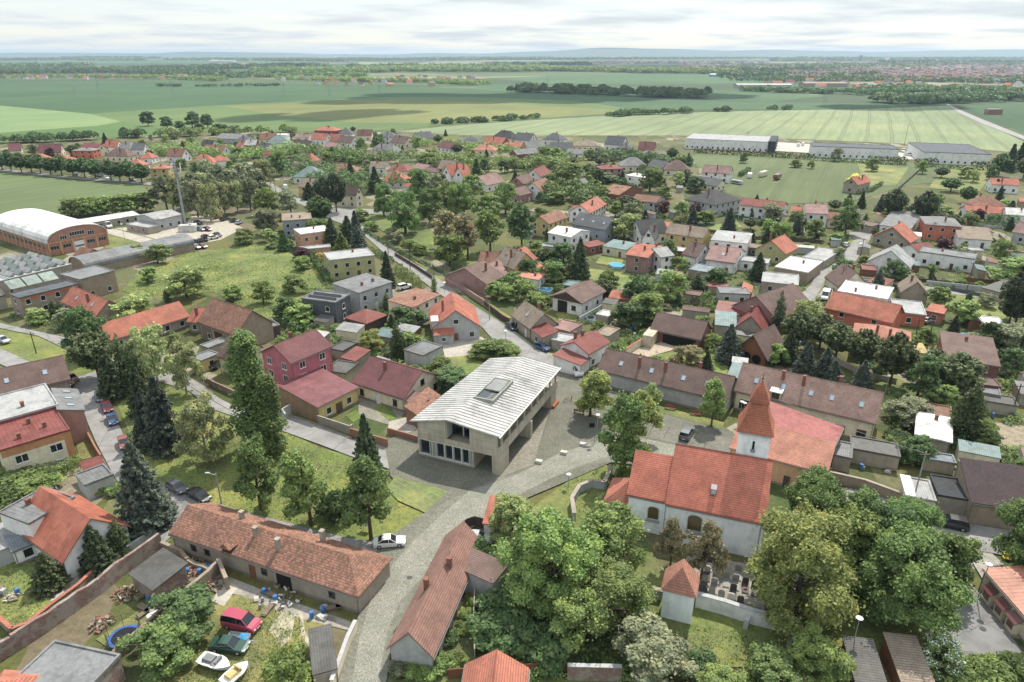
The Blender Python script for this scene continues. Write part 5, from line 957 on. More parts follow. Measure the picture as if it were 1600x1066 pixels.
('x', (1311, 447), (1357, 447), 9, 3, 4, 'brown', 'cream', dict(wn='')), ('s', (1356, 441), (1383, 447), 6, 3, .5, 'red', 'cream', dict(cat='annex', name='annex', wn='')), ('f', (1309, 456), (1386, 469), (1390, 450), 4.6, 0, 'white', 'white', dict(chim=2, wn='', fixed='flat white roofed house directly behind the large brick red barn')),
('g', (1292, 480), (1393, 503), 9, 5, 3, 'orange', 'orange', dict(cat='barn', wn='A', land='the large orange barn', fixed='large building with bright orange roof and brick red walls', over=.5)), ('h', (1331, 537), (1421, 552), (1431, 521), 3.6, 3, 'salmon', 'cream', dict(land='the wide salmon roofed house', chim=2, wn='A')),
('f', (1397, 488), (1447, 494), (1454, 475), 3.2, 0, 'lightgrey', 'orange', dict(wn='A', chim=0)), ('s', (1448, 486), (1474, 491), (1478, 481), 3, .3, 'orange', 'orange', dict(cat='garage')), ('x', (1410, 456), (1450, 460), 8, 3, 3.2, 'tan', 'stone', dict(wn='')),
('s', (1476, 560), (1562, 573), (1573, 542), 5.4, 1.4, 'brown', 'brick', dict(land='the big brown roofed villa', chim=1, roofname='grey brown', wn='A', fixed='villa with broad grey brown roof and balcony behind the pines')), ('f', (1525, 602), (1564, 606), 7, 3, 0, 'brown', 'brick', dict(cat='garage', rk='metal')), ('f', (1519, 612), (1563, 620), 6, 2.6, 0, 'grey', 'stone', dict(cat='shed', rk='corr')), ('s', (1427, 551), (1449, 553), (1450, 541), 2.6, .4, 'yellow', 'cream', dict(cat='shed', roofname='pale yellow', wn='')),
('f', (1537, 507), (1571, 510), 6, 2.4, 0, 'white', 'wood', dict(cat='shed', wn='')), ('f', (1515, 501), (1534, 503), 6, 2.3, 0, 'brown', 'wood', dict(cat='shed', wn='')), ('g', (1340, 289), (1360, 284), 7, 4.6, 3, 'orange', 'stone', dict(land='the lone orange roofed house', fixed='lone tall narrow house with orange roof in the meadow')),
('f', (1540, 628), (1590, 636), 4, 2.2, 0, 'gravel', 'stone', dict(cat='shed', wn='')), ('s', (1596, 616), (1640, 622), 5, 2.4, .5, 'grey', 'stone', dict(cat='shed', wn='')), ('f', (965, 492), (985, 498), 5, 2.3, 0, 'lightgrey', 'stone', dict(cat='shed', wn='')), ('f', (932, 492), (950, 496), 4, 2.2, 0, 'white', 'stone', dict(cat='shed', rk='corr', wn='')),
]
hobj = []
for h in HS:
    kw = dict(h[8]) if len(h) > 8 else {}
    if kw.get('look') == 'x': kw['look'] = None
    hobj.append(house(*h[:8], **kw))
def find(s): return next(o for o in hobj if o.get('label', '').startswith(s))
# extra parts on the buildings that have them
def on(o, name, m, mt, parent=None, **k):
    return m.build(name, mt, parent or o, **k)
o = find('wide factory hall'); Lf, Wf = o['_L'], o['_W']; roof = [c for c in o.children if c.name.startswith('roof')][0]
for i in range(7):
    for j in range(3):
        m = MB(); x = Lf*(.04+i*.137); y = Wf*(.06+j*.32); w_ = Lf*.085; d_ = Wf*.26
        m.prism([(x, y, 5.34), (x+w_, y, 5.34), (x+w_*.9, y, 6.4)], (0, 0, 0), (0, d_, 0)); on(o, 'rooflight', m, mat('corr', '#87938d' if (i+j) % 2 else 'lightgrey'), roof)
o = find('long factory building'); roof = [c for c in o.children if c.name.startswith('roof')][0]
for j in range(3):
    m = MB(); x = o['_L']*(.12+.29*j); m.prism([(x, 9.5, 5.9), (x, 13, 7.6), (x, 13.4, 5.9)], (0, 0, 0), (o['_L']*.26, 0, 0)); on(o, 'rooflight', m, mat('corr', '#8fa097'), roof)
m = MB(); m.box(.5, o['_L']-.3, -.04, -.002, 4.5, 5.45); on(o, 'wall_band', m, mat('wall', '#a8623f'))
o = find('large hall with white barrel'); Lb, Wb = o['_L'], o['_W']
for i in range(5):
    x = Lb*(.1+.2*i)
    if i == 2: m = MB(); m.box(x-1.9, x+1.9, -.1, -.003, 0, 3.6); d = on(o, 'door', m, mat('paint', 'white')); g = MB(); g.box(x-1.5, x+1.5, -.12, -.102, 1.6, 2.1); on(o, 'pane', g, mat('glass', '#29333a'), d)
    else: add_window(o, (x, 0, 2.7), 0, 2.6, 1.2, 'lightgrey', 1)
for i, (x, wd) in enumerate(((.27, 2.2), (.5, 5.0), (.73, 2.2))): add_window(o, (Lb*x, 0, 5.7+(.7 if i == 1 else 0)), 0, wd, 1.3, 'white', 1)
m = MB()
for i in range(6): m.box(Lb*i/5-.3 if i else 0, min(Lb*i/5+.3, Lb), -.25, -.002, 0, 4.6)
m.box(-.3, Lb+.3, -.3, -.26, 4.3, 4.7); on(o, 'pilaster', m, mat('wall', '#c08a5e'))
m = MB()
for i in range(13): m.box(-.22, -.004, 1+i*3.5, 1.6+i*3.5, 0, 4.3)
on(o, 'pilaster', m, mat('wall', '#c08a5e'))
for i in range(12): add_window(o, (0, 3.05+i*3.5, 2.9), -math.pi/2, 2.5, 1.4, 'lightgrey', 1)
for s_ in ('middle warehouse', 'right warehouse'):
    o = find(s_); roof = [c for c in o.children if c.name.startswith('roof')][0]
    for k in range(2):
        m = MB(); n = 5
        for j in range(n): m.prism([(0, 2+j*3.8, 6.22), (0, 4.9+j*3.8, 6.85), (0, 4.9+j*3.8, 6.22)], (0, 0, 0), (o['_L']*.42, 0, 0), lambda p, k=k: p+Vector((o['_L']*(.05+.48*k), 0, 0)))
        on(o, 'solar_panel', m, mat('plain', '#3a3f47'), roof)
o = find('dark grey box house'); roof = [c for c in o.children if c.name.startswith('roof')][0]
for k in range(2):
    m = MB(); m.prism([(o['_L']*.5, 0, 0), (o['_L']*.5, .8, .5), (o['_L']*.5, .85, 0)], (0, 0, 0), (.0, 0, 0)) if 0 else None
    m = MB(); m.prism([(1.2+k*2.4, 1, 6.38), (2.1+k*2.4, 1, 6.9), (2.15+k*2.4, 1, 6.38)], (0, 0, 0), (0, o['_W']-2, 0)); on(o, 'solar_panel', m, mat('glass', '#1d2126'), roof)
o = find('cream and brown two-storey'); m = MB(); m.box(-.02, o['_L']+.02, -.035, -.003, 5.3, 6.59); m.box(o['_L']-1.1, o['_L']+.021, -.036, -.0035, 0, 5.298); m.box(o['_L']+.003, o['_L']+.035, 0, o['_W'], 0, 6.59); on(o, 'wall_band', m, mat('wall', '#b07a4a'))
o = find('brown and yellow barn'); m = MB(); m.box(-.05, -.002, 0, o['_W'], 0, 3.2); m.prism([(-.05, 0, 3.201), (-.05, o['_W'], 3.201), (-.05, o['_W'], 4.6)], (0, 0, 0), (.048, 0, 0)); on(o, 'side_wall', m, mat('wall', '#94765a'))
m = MB(); m.box(o['_L']*.5-.8, o['_L']*.5+.8, -.06, -.003, 0, 2.2); on(o, 'door', m, mat('paint', 'darkbrown'))
o = find('pale grey gabled house'); Lg = o['_L']; m = MB(); m.box(-.1, 1.2, -.2, 3.0, 3.6, 5.6); d = on(o, 'dormer', m, mat('wall', 'lightgrey')); m = MB(); m.box(-.3, 1.5, -.5, 3.2, 5.602, 5.75); on(o, 'dormer_roof', m, mat('paint', 'white'), d)
m = MB(); m.box(.2, Lg*.42, -2.2, -.003, 0, 2.7); p = on(o, 'porch', m, mat('wall', 'lightgrey')); m = MB(); m.prism([(0, -2.5, 2.6), (0, -.01, 3.5), (0, -.01, 3.62), (0, -2.5, 2.72)], (0, 0, 0), (Lg*.42+.3, 0, 0)); on(o, 'porch_roof', m, mat('metal', 'orange'), p); add_window(o, (Lg*.22, -2.2, 1.5), 0, .9, .9, 'white', 2)
o = find('large white garage hall'); m = MB(); m.box(o['_L']*.18, o['_L']*.52, -.05, -.002, 0, 3.4); on(o, 'door', m, mat('plain', '#2c2b2b')); m = MB(); m.prism([(-.6, -.75, 3.9), (o['_L']+.6, -.75, 3.9), (o['_L']/2, -.75, 6.0)], (0, 0, 0), (0, .05, 0)); on(o, 'gable_board', m, mat('plain', '#4a3d36'))
add_window(o, (o['_L']*.75, 0, 2.0), 0, 1.2, 1.1, 'darkbrown', 2)
o = find('long cream building'); m = MB(); x = o['_L']*.30; m.box(x-.9, x+.9, -.1, 2.2, 3.9, 5.9); d = on(o, 'dormer', m, mat('wall', 'cream')); m = MB(); m.box(x-1.15, x+1.15, -.5, 2.6, 5.902, 6.05); on(o, 'dormer_roof', m, mat('paint', 'white'), d); add_window(o, (x, -.1, 4.9), 0, 1.3, 1.6, 'darkbrown', 2)
m = MB(); m.box(1.2, 4.4, -.05, -.003, .9, 2.6); g = on(o, 'window', m, mat('glass', '#1c2127')); m = MB()
for i in range(4): m.box(1.15+i*1.08, 1.23+i*1.08, -.09, -.051, .85, 2.65)
on(o, 'window_frame', m, mat('paint', 'darkgrey'), g)
o = find('garage with pale ribbed'); m = MB(); m.box(2.0, o['_L']-.2, -.06, -.003, 0, 2.3); on(o, 'door', m, mat('corr', '#5a2c30')); m = MB(); m.box(-.3, 1.2, -.25, o['_W'], 3.35, 3.55); on(o, 'parapet_cap', m, mat('paint', 'white'))
o = find('cream building with orange seamed')
for k, x in enumerate((2.4, 4.9, 7.2)):
    m = MB(); m.box(x-.75, x+.75, -.8, -.003, 0, 1.9); b_ = on(o, 'bay', m, mat('wall', 'cream')); m = MB(); m.prism([(x-.95, -1.0, 1.88), (x-.95, -.01, 2.5), (x-.95, -.01, 2.6), (x-.95, -1.0, 1.98)], (0, 0, 0), (1.9, 0, 0)); on(o, 'bay_roof', m, mat('paint', '#6b2f2b'), b_)
    m = MB(); m.box(x-.55, x+.55, -.83, -.802, .8, 1.6); on(o, 'pane', m, mat('paint', '#5d2a28'), b_)
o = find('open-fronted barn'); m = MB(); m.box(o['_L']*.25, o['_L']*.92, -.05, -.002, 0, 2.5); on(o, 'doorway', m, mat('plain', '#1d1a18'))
o = find('dark timber chalet')
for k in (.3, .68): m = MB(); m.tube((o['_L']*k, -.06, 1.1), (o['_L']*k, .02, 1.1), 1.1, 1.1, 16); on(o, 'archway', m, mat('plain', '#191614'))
o = find('big old barn'); m = MB(); m.box(1.0, 5.0, -.05, -.002, 0, 3.4); on(o, 'door', m, mat('plain', '#7a6a58')); m = MB(); m.box(6.2, 9.4, -.05, -.002, 0, 3.4); on(o, 'door', m, mat('plain', '#5a2f28'))
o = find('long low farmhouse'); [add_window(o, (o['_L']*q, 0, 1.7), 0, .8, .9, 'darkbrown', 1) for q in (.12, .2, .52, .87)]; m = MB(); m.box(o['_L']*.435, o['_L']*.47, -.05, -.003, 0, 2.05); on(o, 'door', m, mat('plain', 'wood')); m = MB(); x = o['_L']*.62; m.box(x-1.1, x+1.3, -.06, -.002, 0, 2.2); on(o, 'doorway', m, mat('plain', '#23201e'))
m = MB(); x = o['_L']*.33; m.box(x-.7, x+.7, -.3, 1.6, 3.1, 4.1); d = on(o, 'dormer', m, mat('plain', '#4a3a2e')); m = MB(); m.prism([(x-.9, -.6, 4.0), (x+.9, -.6, 4.0), (x, -.6, 4.9)], (0, 0, 0), (0, 2.4, 0)); on(o, 'dormer_roof', m, mat('tile', 'rust'), d)
o = find('long pale warehouse') if 0 else [q for q in hobj if q.get('label') is None and q.name.startswith('warehouse')][0]; m = MB(); m.box(o['_L']-4.5, o['_L']+.6, -.6, o['_W']+.6, 0, 7.8); on(o, 'end_block', m, mat('wall', '#3c4147'))
for o in hobj: stuff_key(o)
# gatehouse tower by the churchyard wall
a = G(1032, 965); b = G(1079, 977); ang = math.atan2(b.y-a.y, b.x-a.x); e = empty('gate_tower', a, ang); wd = (b-a).length
m = MB(); m.box(0, wd, 0, 3.4, -.3, 4.55); m.build('wall', mat('wall', '#e0e8ec'), e)
m = MB(); m.box(-.25, wd+.25, -.25, 3.65, 4.56, 4.7); m.poly([(-.3, -.3, 4.7), (wd+.3, -.3, 4.7), (wd+.3, 3.7, 4.7), (-.3, 3.7, 4.7), (wd/2, 1.4, 7.4), (wd/2, 3.1, 7.4)], [(0, 3, 2, 1), (0, 1, 4), (1, 2, 5, 4), (2, 3, 5), (3, 0, 4, 5)]); m.build('roof', mat('tile', 'salmon'), e)
tag(e, '', 'tower', None, 'the little gate tower', 'small square white tower with steep orange tiled roof in the churchyard wall')
# radio mast
b = G(290, 352); e = empty('radio_mast', b); m = MB()
m.tube((0, 0, 0), (0, 0, 25), .48, .34, 10); m.build('pole', mat('paint', '#9da1a5'), e)
m = MB()
for k in range(3):
    t = k*2.094; x, y = .62*math.cos(t), .62*math.sin(t); m.tube((x*1.5, y*1.5, 0), (x, y, 25), .09, .09, 5)
for z in range(1, 25): m.tube((-.8, -.55, z), (.8, -.55, z), .04, .04, 4)
m.build('cable_ladder', mat('paint', '#2d2f31'), e)
m = MB(); m.box(-1.3, 1.3, -1.3, 1.3, 20.6, 20.8)
for z in (22.2, 24.4): 
    for k in range(3): t = k*2.094; m.tube((0, 0, z), (2.0*math.cos(t), 2.0*math.sin(t), z), .06, .06, 5)
m.build('platform', mat('paint', '#54575a'), e)
for z in (21.4, 23.4):
    for k in range(3):
        t = k*2.094+.3*(z > 22); x, y = 2.0*math.cos(t), 2.0*math.sin(t); m = MB(); m.box(x-.17, x+.17, y-.12, y+.12, z-.2, z+1.8); m.build('antenna', mat('paint', 'white'), e)
m = MB(); m.tube((0, 0, 25), (0, 0, 27.5), .06, .03); m.build('lightning_rod', mat('paint', '#54575a'), e)
tag(e, '', 'radio mast', None, 'the radio mast', 'tall grey mobile phone mast with white antennas standing in the yard', (290, 345))
# ---------------- vehicles
_car = {}
def car_meshes(kind):
    if kind in _car: return _car[kind]
    # side profile (x along the car, z), half width per z band; body lofted across
    Lc, W = {'sedan': (4.6, 1.78), 'hatch': (4.0, 1.72), 'suv': (4.7, 1.88), 'van': (5.4, 2.0), 'mpv': (4.8, 1.9)}[kind]
    H = {'sedan': 1.43, 'hatch': 1.5, 'suv': 1.7, 'van': 2.35, 'mpv': 1.95}[kind]
    hx = Lc/2; belt = H*.60
    low = {'sedan': [(-hx, .45), (-hx+.05, .85), (-hx+.7, belt+.06), (-1.2, belt+.1), (1.0, belt), (hx-.35, .78), (hx-.02, .6), (hx, .35)],
           'hatch': [(-hx, .45), (-hx+.03, .9), (-hx+.15, belt+.05), (-1.0, belt+.05), (.85, belt), (hx-.3, .82), (hx, .6), (hx, .35)],
           'suv': [(-hx, .5), (-hx+.03, 1.0), (-hx+.12, belt+.05), (-1, belt+.05), (1.1, belt), (hx-.25, 1.0), (hx, .75), (hx, .4)],
           'van': [(-hx, .45), (-hx+.02, 1.3), (-hx+.04, belt), (0, belt), (1.7, belt), (hx-.3, 1.05), (hx, .8), (hx, .4)],
           'mpv': [(-hx, .45), (-hx+.03, 1.0), (-hx+.08, belt), (0, belt), (1.2, belt), (hx-.3, 1.0), (hx, .75), (hx, .4)]}[kind]
    top = {'sedan': [(-1.75, belt+.05), (-1.0, H-.04), (-.4, H), (.25, H-.03), (1.05, belt)], 'hatch': [(-hx+.15, belt), (-hx+.5, H-.08), (-.6, H), (.2, H-.03), (.95, belt)],
           'suv': [(-hx+.1, belt), (-hx+.4, H-.1), (-.8, H), (.3, H-.03), (1.15, belt)], 'van': [(-hx+.02, belt), (-hx+.06, H-.08), (-1, H), (1.2, H-.05), (2.0, belt)], 'mpv': [(-hx+.05, belt), (-hx+.25, H-.08), (-1, H), (.7, H-.05), (1.45, belt)]}[kind]
    bm = bmesh.new()
    def loft(sec, ws, mi):
        rows = []
        for y, k, dz in ws:
            rows.append([bm.verts.new((x*k, y, z-(dz if z > .6 else 0))) for x, z in sec])
        n = len(sec)
        for r0, r1 in zip(rows, rows[1:]):
            for i in range(n):
                bm.faces.new((r0[i], r0[(i+1) % n], r1[(i+1) % n], r1[i])).material_index = mi
        for r in (rows[0], rows[-1]): bm.faces.new(r).material_index = mi
    w2 = W/2
    loft(low+[(hx-.1, .25), (-hx+.1, .25)], [(-w2, .965, .1), (-w2*.93, .99, .02), (-w2*.4, 1, 0), (w2*.4, 1, 0), (w2*.93, .99, .02), (w2, .965, .1)], 0)
    bmesh.ops.recalc_face_normals(bm, faces=bm.faces)
    bd = bpy.data.meshes.new('body'); bm.to_mesh(bd); bm.free(); bd.materials.append(mat('paint', 'white'))
    bm = bmesh.new()
    def cab(sec, wy0, wy1, z0):
        v = []
        for s in (-1, 1): v.append([bm.verts.new((x, s*(wy0+(wy1-wy0)*(z-z0)/max(.01, H-z0)), z)) for x, z in sec])
        n = len(sec)
        for i in range(n): bm.faces.new((v[0][i], v[0][(i+1) % n], v[1][(i+1) % n], v[1][i]))
        bm.faces.new(v[0]); bm.faces.new(v[1])
    t = top; cab([(t[0][0]+.03, belt-.05)]+[(x*.985, z-.015) for x, z in t[1:-1]]+[(t[-1][0]-.02, belt-.05)], w2*.93, w2*.76, belt)
    bmesh.ops.recalc_face_normals(bm, faces=bm.faces); gl = bpy.data.meshes.new('windows'); bm.to_mesh(gl); bm.free(); gl.materials.append(mat('glass', '#20282e'))
    m = MB(); tx = [p for p in t[1:-1]]
    for (x0, z0), (x1, z1) in zip(tx, tx[1:]):
        a, b = w2*.78, w2*.78; m.poly([(x0, -a, z0), (x0, a, z0), (x1, b, z1), (x1, -b, z1), (x0, -a, z0+.03), (x0, a, z0+.03), (x1, b, z1+.03), (x1, -b, z1+.03)], [(3, 2, 1, 0), (4, 5, 6, 7), (0, 1, 5, 4), (2, 3, 7, 6), (1, 2, 6, 5), (0, 4, 7, 3)])
    for s in (-1, 1):          # roof pillars
        for (x0, z0), (x1, z1) in ((t[0], t[1]), (t[-1], t[-2]), ((-.05, belt), (-.05, H-.03))):
            m.tube((x0, s*w2*.925, z0-.03), (x1, s*w2*.775, z1), .05, .045, 4)
    if kind in ('van',):
        for s in (-1, 1): m.box(-hx+.1, .6, min(s*w2*.80, s*w2*.965), max(s*w2*.80, s*w2*.965), belt-.06, H-.12)
        m.box(-hx+.05, -hx+.12, -w2*.85, w2*.85, belt-.1, H-.1)
    rf = m.mesh('roof_panel', mat('paint', 'white'), uv=False)
    wh = MB(); wh.tube((0, -.11, 0), (0, .11, 0), .33, .33, 14); ty = wh.mesh('tyre', mat('plain', 'black'), uv=False)
    wh = MB(); wh.tube((0, -.125, 0), (0, .125, 0), .19, .19, 10); ri = wh.mesh('rim', mat('paint', 'silver'), uv=False)
    hl = MB(); hl.box(-.06, .06, -.17, .17, -.07, .07); h = hl.mesh('headlight', mat('paint', '#dfe3e6'), uv=False)
    tl = MB(); tl.box(-.04, .04, -.12, .12, -.1, .1); tt = tl.mesh('tail_light', mat('paint', '#8a1a1c'), uv=False)
    pl = MB(); pl.box(-.02, .02, -.26, .26, -.06, .06); p = pl.mesh('number_plate', mat('paint', 'white'), uv=False)
    _car[kind] = (Lc, W, bd, gl, rf, ty, ri, h, tt, p, hx); return _car[kind]
def car(px, to, kind, col, look=None, det=2, fixed=None, group=None):
    """px: the car's middle on the ground, to: a second photo point it is heading to"""
    a = G(*px, .0); b = G(*to, .0); ang = math.atan2(b.y-a.y, b.x-a.x); zg = .235
    e = empty('parked_van' if kind == 'van' else 'parked_car', (a.x, a.y, zg), ang)
    Lc, W, bd, gl, rf, ty, ri, hl, tt, pl, hx = car_meshes(kind)
    pm = mat('paint', col)
    b_ = link('body', bd, e); b_.material_slots[0].link = 'OBJECT'; b_.material_slots[0].material = pm
    link('windows', gl, e); r = link('roof_panel', rf, e); r.material_slots[0].link = 'OBJECT'; r.material_slots[0].material = pm
    if det:
        for x in (-hx*.62, hx*.62):
            for y in (-W/2+.1, W/2-.1):
                w_ = link('wheel', ty, e, (x, y, .33)); 
                if det > 1: link('rim', ri, w_)
    if det > 1:
        for y in (-W*.34, W*.34): link('headlight', hl, e, (hx-.04, y, .68)); link('tail_light', tt, e, (-hx+.02, y, .80))
        for x in (-hx-.01, hx+.01): link('number_plate', pl, e, (x, 0, .5))
    cn = {'darkred': 'dark red', 'bluegrey': 'silver blue', 'darkgrey': 'dark grey'}.get(col, col)
    tag(e, look or f"{cn} {dict(sedan='saloon car', hatch='small car', suv='estate car', van='van', mpv='people carrier')[kind]}", 'van' if kind == 'van' else 'car', group, None, fixed, px); return e
cars = [((609, 853), (632, 851), 'sedan', 'white', 'white saloon car parked at the edge of the cobbled street near the signboard tree'),
 ((1484, 824), (1455, 818), 'suv', 'black', 'black estate car parked in the street by the maroon roofed building'), ((312, 780), (330, 790), 'sedan', 'black', 'black saloon parked at the kerb beside the leaning lamp post'),
 ((278, 768), (292, 775), 'hatch', 'darkgrey', 'dark grey hatchback parked just behind the black saloon'), ((195, 698), (198, 710), 'hatch', 'red', 'bright red small car parked alone on the side street'),
 ((177, 660), (181, 672), 'sedan', 'blue', 'blue saloon, lowest of the three cars parked nose to tail'), ((168, 641), (172, 650), 'sedan', 'darkred', 'dark red saloon between the silver blue and the blue saloon'), ((158, 624), (162, 634), 'sedan', 'bluegrey', 'silver blue saloon at the top of the row of three'),
 ((113, 596), (120, 600), 'hatch', 'red', 'red car beside the brown tiled house gable'), ((106, 602), (112, 606), 'hatch', 'red', 'second red car half hidden by the brown tiled house'), ((6, 536), (22, 541), 'hatch', 'silver', 'silver car at the left edge beside the grass verge'),
 ((340, 573), (348, 566), 'sedan', 'black', 'black car in the courtyard beside the cream house behind the poplar'), ((632, 452), (644, 449), 'suv', 'white', 'white estate car on the drive next to the road'), ((620, 475), (626, 468), 'sedan', 'darkgrey', 'dark grey car in the drive beside the low rust roofed house'),
 ((847, 547), (858, 551), 'hatch', 'blue', 'blue car parked at the roadside by the red metal roof'), ((799, 514), (808, 521), 'sedan', 'black', 'black car at the roadside at the bend'), ((898, 584), (906, 592), 'van', 'white', 'white van parked half behind the plaza maple'),
 ((1073, 683), (1079, 674), 'suv', 'darkgrey', 'dark grey estate car alone on the square car park'), ((746, 847), (760, 848), 'sedan', 'silver', 'silver car in the small yard with the wooden gate'), ((891, 487), (900, 490), 'hatch', 'dark', 'dark car in front of the white garage hall'),
 ((1289, 467), (1285, 476), 'van', 'white', 'white van parked beside the large orange barn'), ((1322, 386), (1330, 381), 'hatch', 'silver', 'silver car on the grass at the residential street'), ((1345, 392), (1350, 382), 'van', 'white', 'white van in front of the white chalet'),
 ((1247, 229), (1246, 225), 'van', 'white', 'left one of two white vans between the warehouses'), ((1254, 228), (1253, 224), 'van', 'white', 'right one of two white vans between the warehouses'), ((446, 296), (441, 292), 'van', 'white', 'white van on the road behind the trees near the yellow house'),
 ((169, 356), (178, 360), 'van', 'white', 'white van parked in front of the long low workshop'), ((342, 341), (352, 338), 'van', 'red', 'long red van in the gravel yard'), ((351, 345), (358, 343), 'sedan', 'dark', None), ((365, 347), (370, 345), 'hatch', 'dark', None), ((374, 350), (380, 347), 'hatch', 'silver', None),
 ((310, 351), (316, 352), 'hatch', 'dark', None), ((315, 361), (320, 362), 'hatch', 'bluegrey', None), ((325, 361), (330, 362), 'hatch', 'darkred', None), ((317, 379), (323, 378), 'hatch', 'dark', None), ((323, 373), (328, 372), 'hatch', 'darkred', None), ((334, 374), (339, 373), 'hatch', 'white', None), ((340, 370), (346, 372), 'sedan', 'dark', None), ((317, 388), (322, 389), 'hatch', 'red', None), ((306, 381), (311, 380), 'hatch', 'dark', None), ((307, 389), (312, 390), 'hatch', 'silver', None),
 ((121, 276), (128, 277), 'hatch', 'blue', 'blue car under the avenue pines'), ((166, 280), (173, 281), 'hatch', 'white', 'white car under the avenue pines'), ((208, 284), (215, 285), 'suv', 'dark', 'dark car at the right end of the avenue'),
 ((379, 981), (404, 987), 'mpv', '#b02f4c', 'crimson red people carrier on the yard grass'), ((360, 1016), (386, 1019), 'sedan', '#1f4a3c', 'dark green saloon on the yard grass'), ((1463, 594), (1466, 602), 'hatch', 'rose', 'pinkish car beside the big brown roofed villa'), ((1447, 504), (1455, 500), 'hatch', 'silver', 'silver car beside the orange garage'),
 ((1528, 426), (1535, 428), 'hatch', 'white', 'white car behind the long white flat house'), ((1411, 238), (1410, 241), 'van', 'white', 'white van between the middle and right warehouses'), ((1418, 244), (1425, 245), 'van', 'white', 'second white van between the warehouses'), ((1212, 232), (1210, 236), 'van', 'white', 'white van at the dark end of the long pale warehouse')]
for c in cars:
    d = 2 if c[0][1] > 500 else (1 if c[0][1] > 330 else 0)
    car(c[0], c[1], c[2], c[3], c[4] and None, d, c[4])
# caravans, trailers, boats, container
def box_vehicle(px, to, Lc, W, H, col, name, fixed, z0=.5, wcol='glass'):
    a = G(*px); b = G(*to); ang = math.atan2(b.y-a.y, b.x-a.x); e = empty(name, a, ang); m = MB()
    m.prism([(-Lc/2, -W/2, z0), (Lc/2, -W/2, z0), (Lc/2-.02, -W/2, H*.6), (Lc/2-.35, -W/2, H), (-Lc/2+.2, -W/2, H), (-Lc/2, -W/2, H*.7)], (0, 0, 0), (0, W, 0)); m.build('body', mat('corr' if name == 'container' else 'paint', col), e)
    if name == 'caravan':
        m = MB(); m.box(-Lc*.3, Lc*.25, -W/2-.02, W/2+.02, H*.5, H*.75); m.build('windows', mat('glass', '#2a3238'), e)
    for x in (-.5, .5) if name != 'container' else ():
        for y in (-W/2+.12, W/2-.12): m = MB(); m.tube((x, y-.1, .33), (x, y+.1, .33), .33, .33, 10); m.build('wheel', mat('plain', 'black'), e)
    tag(e, '', name.replace('_', ' '), None, None, fixed); return e
box_vehicle((1016, 536), (1024, 526), 6.5, 2.5, 3.0, 'cream', 'container', 'cream box container standing in the courtyard by the round lawn', .2)
box_vehicle((291, 362), (296, 362), 5, 2.5, 2.7, 'white', 'container', 'white equipment container left of the mast foot', .1)
box_vehicle((303, 361), (305, 356), 5, 2.5, 2.7, 'white', 'container', 'white equipment container right of the mast foot', .1)
box_vehicle((1171, 278), (1173, 272), 6, 2.3, 2.7, 'white', 'caravan', 'white caravan on the pasture'); box_vehicle((1151, 288), (1157, 289), 7, 2.2, 2.2, 'lightgrey', 'caravan', 'low pale caravan near the charcoal villa')
box_vehicle((1192, 276), (1198, 274), 9, 2.4, 3.0, 'cream', 'trailer', 'long cream covered trailer on the pasture'); box_vehicle((1214, 281), (1220, 278), 8, 2.6, 3.2, '#6b3a2f', 'hay_wagon', 'rusty brown covered wagon in the meadow', .9)
box_vehicle((1551, 179), (1554, 179), 16, 8, 6, '#8a5a48', 'field_barn', 'lone brown barn in the dark field far right', -.3)
def boat(px, to, Lc, col, fixed, tarp='lightgrey'):
    a = G(*px); b = G(*to); e = empty('boat', a, math.atan2(b.y-a.y, b.x-a.x)); m = MB(); n = 7; secs = []
    for i in range(n+1):
        t = i/n; w_ = .95*math.sin(math.pi*min(.62, .30+t*.7)) if t < .5 else .95*(1-((t-.5)/.5)**2.2)+.02; x = -Lc/2+Lc*t; z = .35+.12*t
        secs.append([(x, -w_, .95+.15*t), (x, -w_*.75, z+.12), (x, 0, z-.1), (x, w_*.75, z+.12), (x, w_, .95+.15*t)])
    P = [p for s in secs for p in s]; F = [(i*5+j, (i+1)*5+j, (i+1)*5+j+1, i*5+j+1) for i in range(n) for j in range(4)]+[(0, 1, 2, 3, 4), tuple(n*5+j for j in (4, 3, 2, 1, 0))]+[(i*5+4, (i+1)*5+4, (i+1)*5, i*5) for i in range(n)]
    m.poly(P, F); m.build('hull', mat('paint', col), e)
    m = MB(); m.prism([(-Lc*.32, -.6, 1.0), (-Lc*.32, .6, 1.0), (-Lc*.32, .45, 1.35), (-Lc*.32, -.45, 1.35)], (0, 0, 0), (Lc*.3, 0, 0)); m.box(Lc*.08, Lc*.14, -.55, .55, 1.05, 1.5); m.box(-Lc*.02, Lc*.06, -.7, .7, 1.0, 1.12); m.build('seats', mat('plain', tarp), e)
    m = MB(); m.box(-Lc*.1, Lc*.1, -.05, .05, .0, .36); m.build('keel_block', mat('plain', 'darkgrey'), e)
    tag(e, '', 'boat', None, None, fixed); return e
boat((338, 1043), (358, 1050), 4.4, 'white', 'white motorboat with a crumpled grey cover on the yard grass', 'grey'); boat((370, 1060), (382, 1050), 3.4, 'white', 'smaller white boat full of odds and ends at the bottom edge', 'yellow')
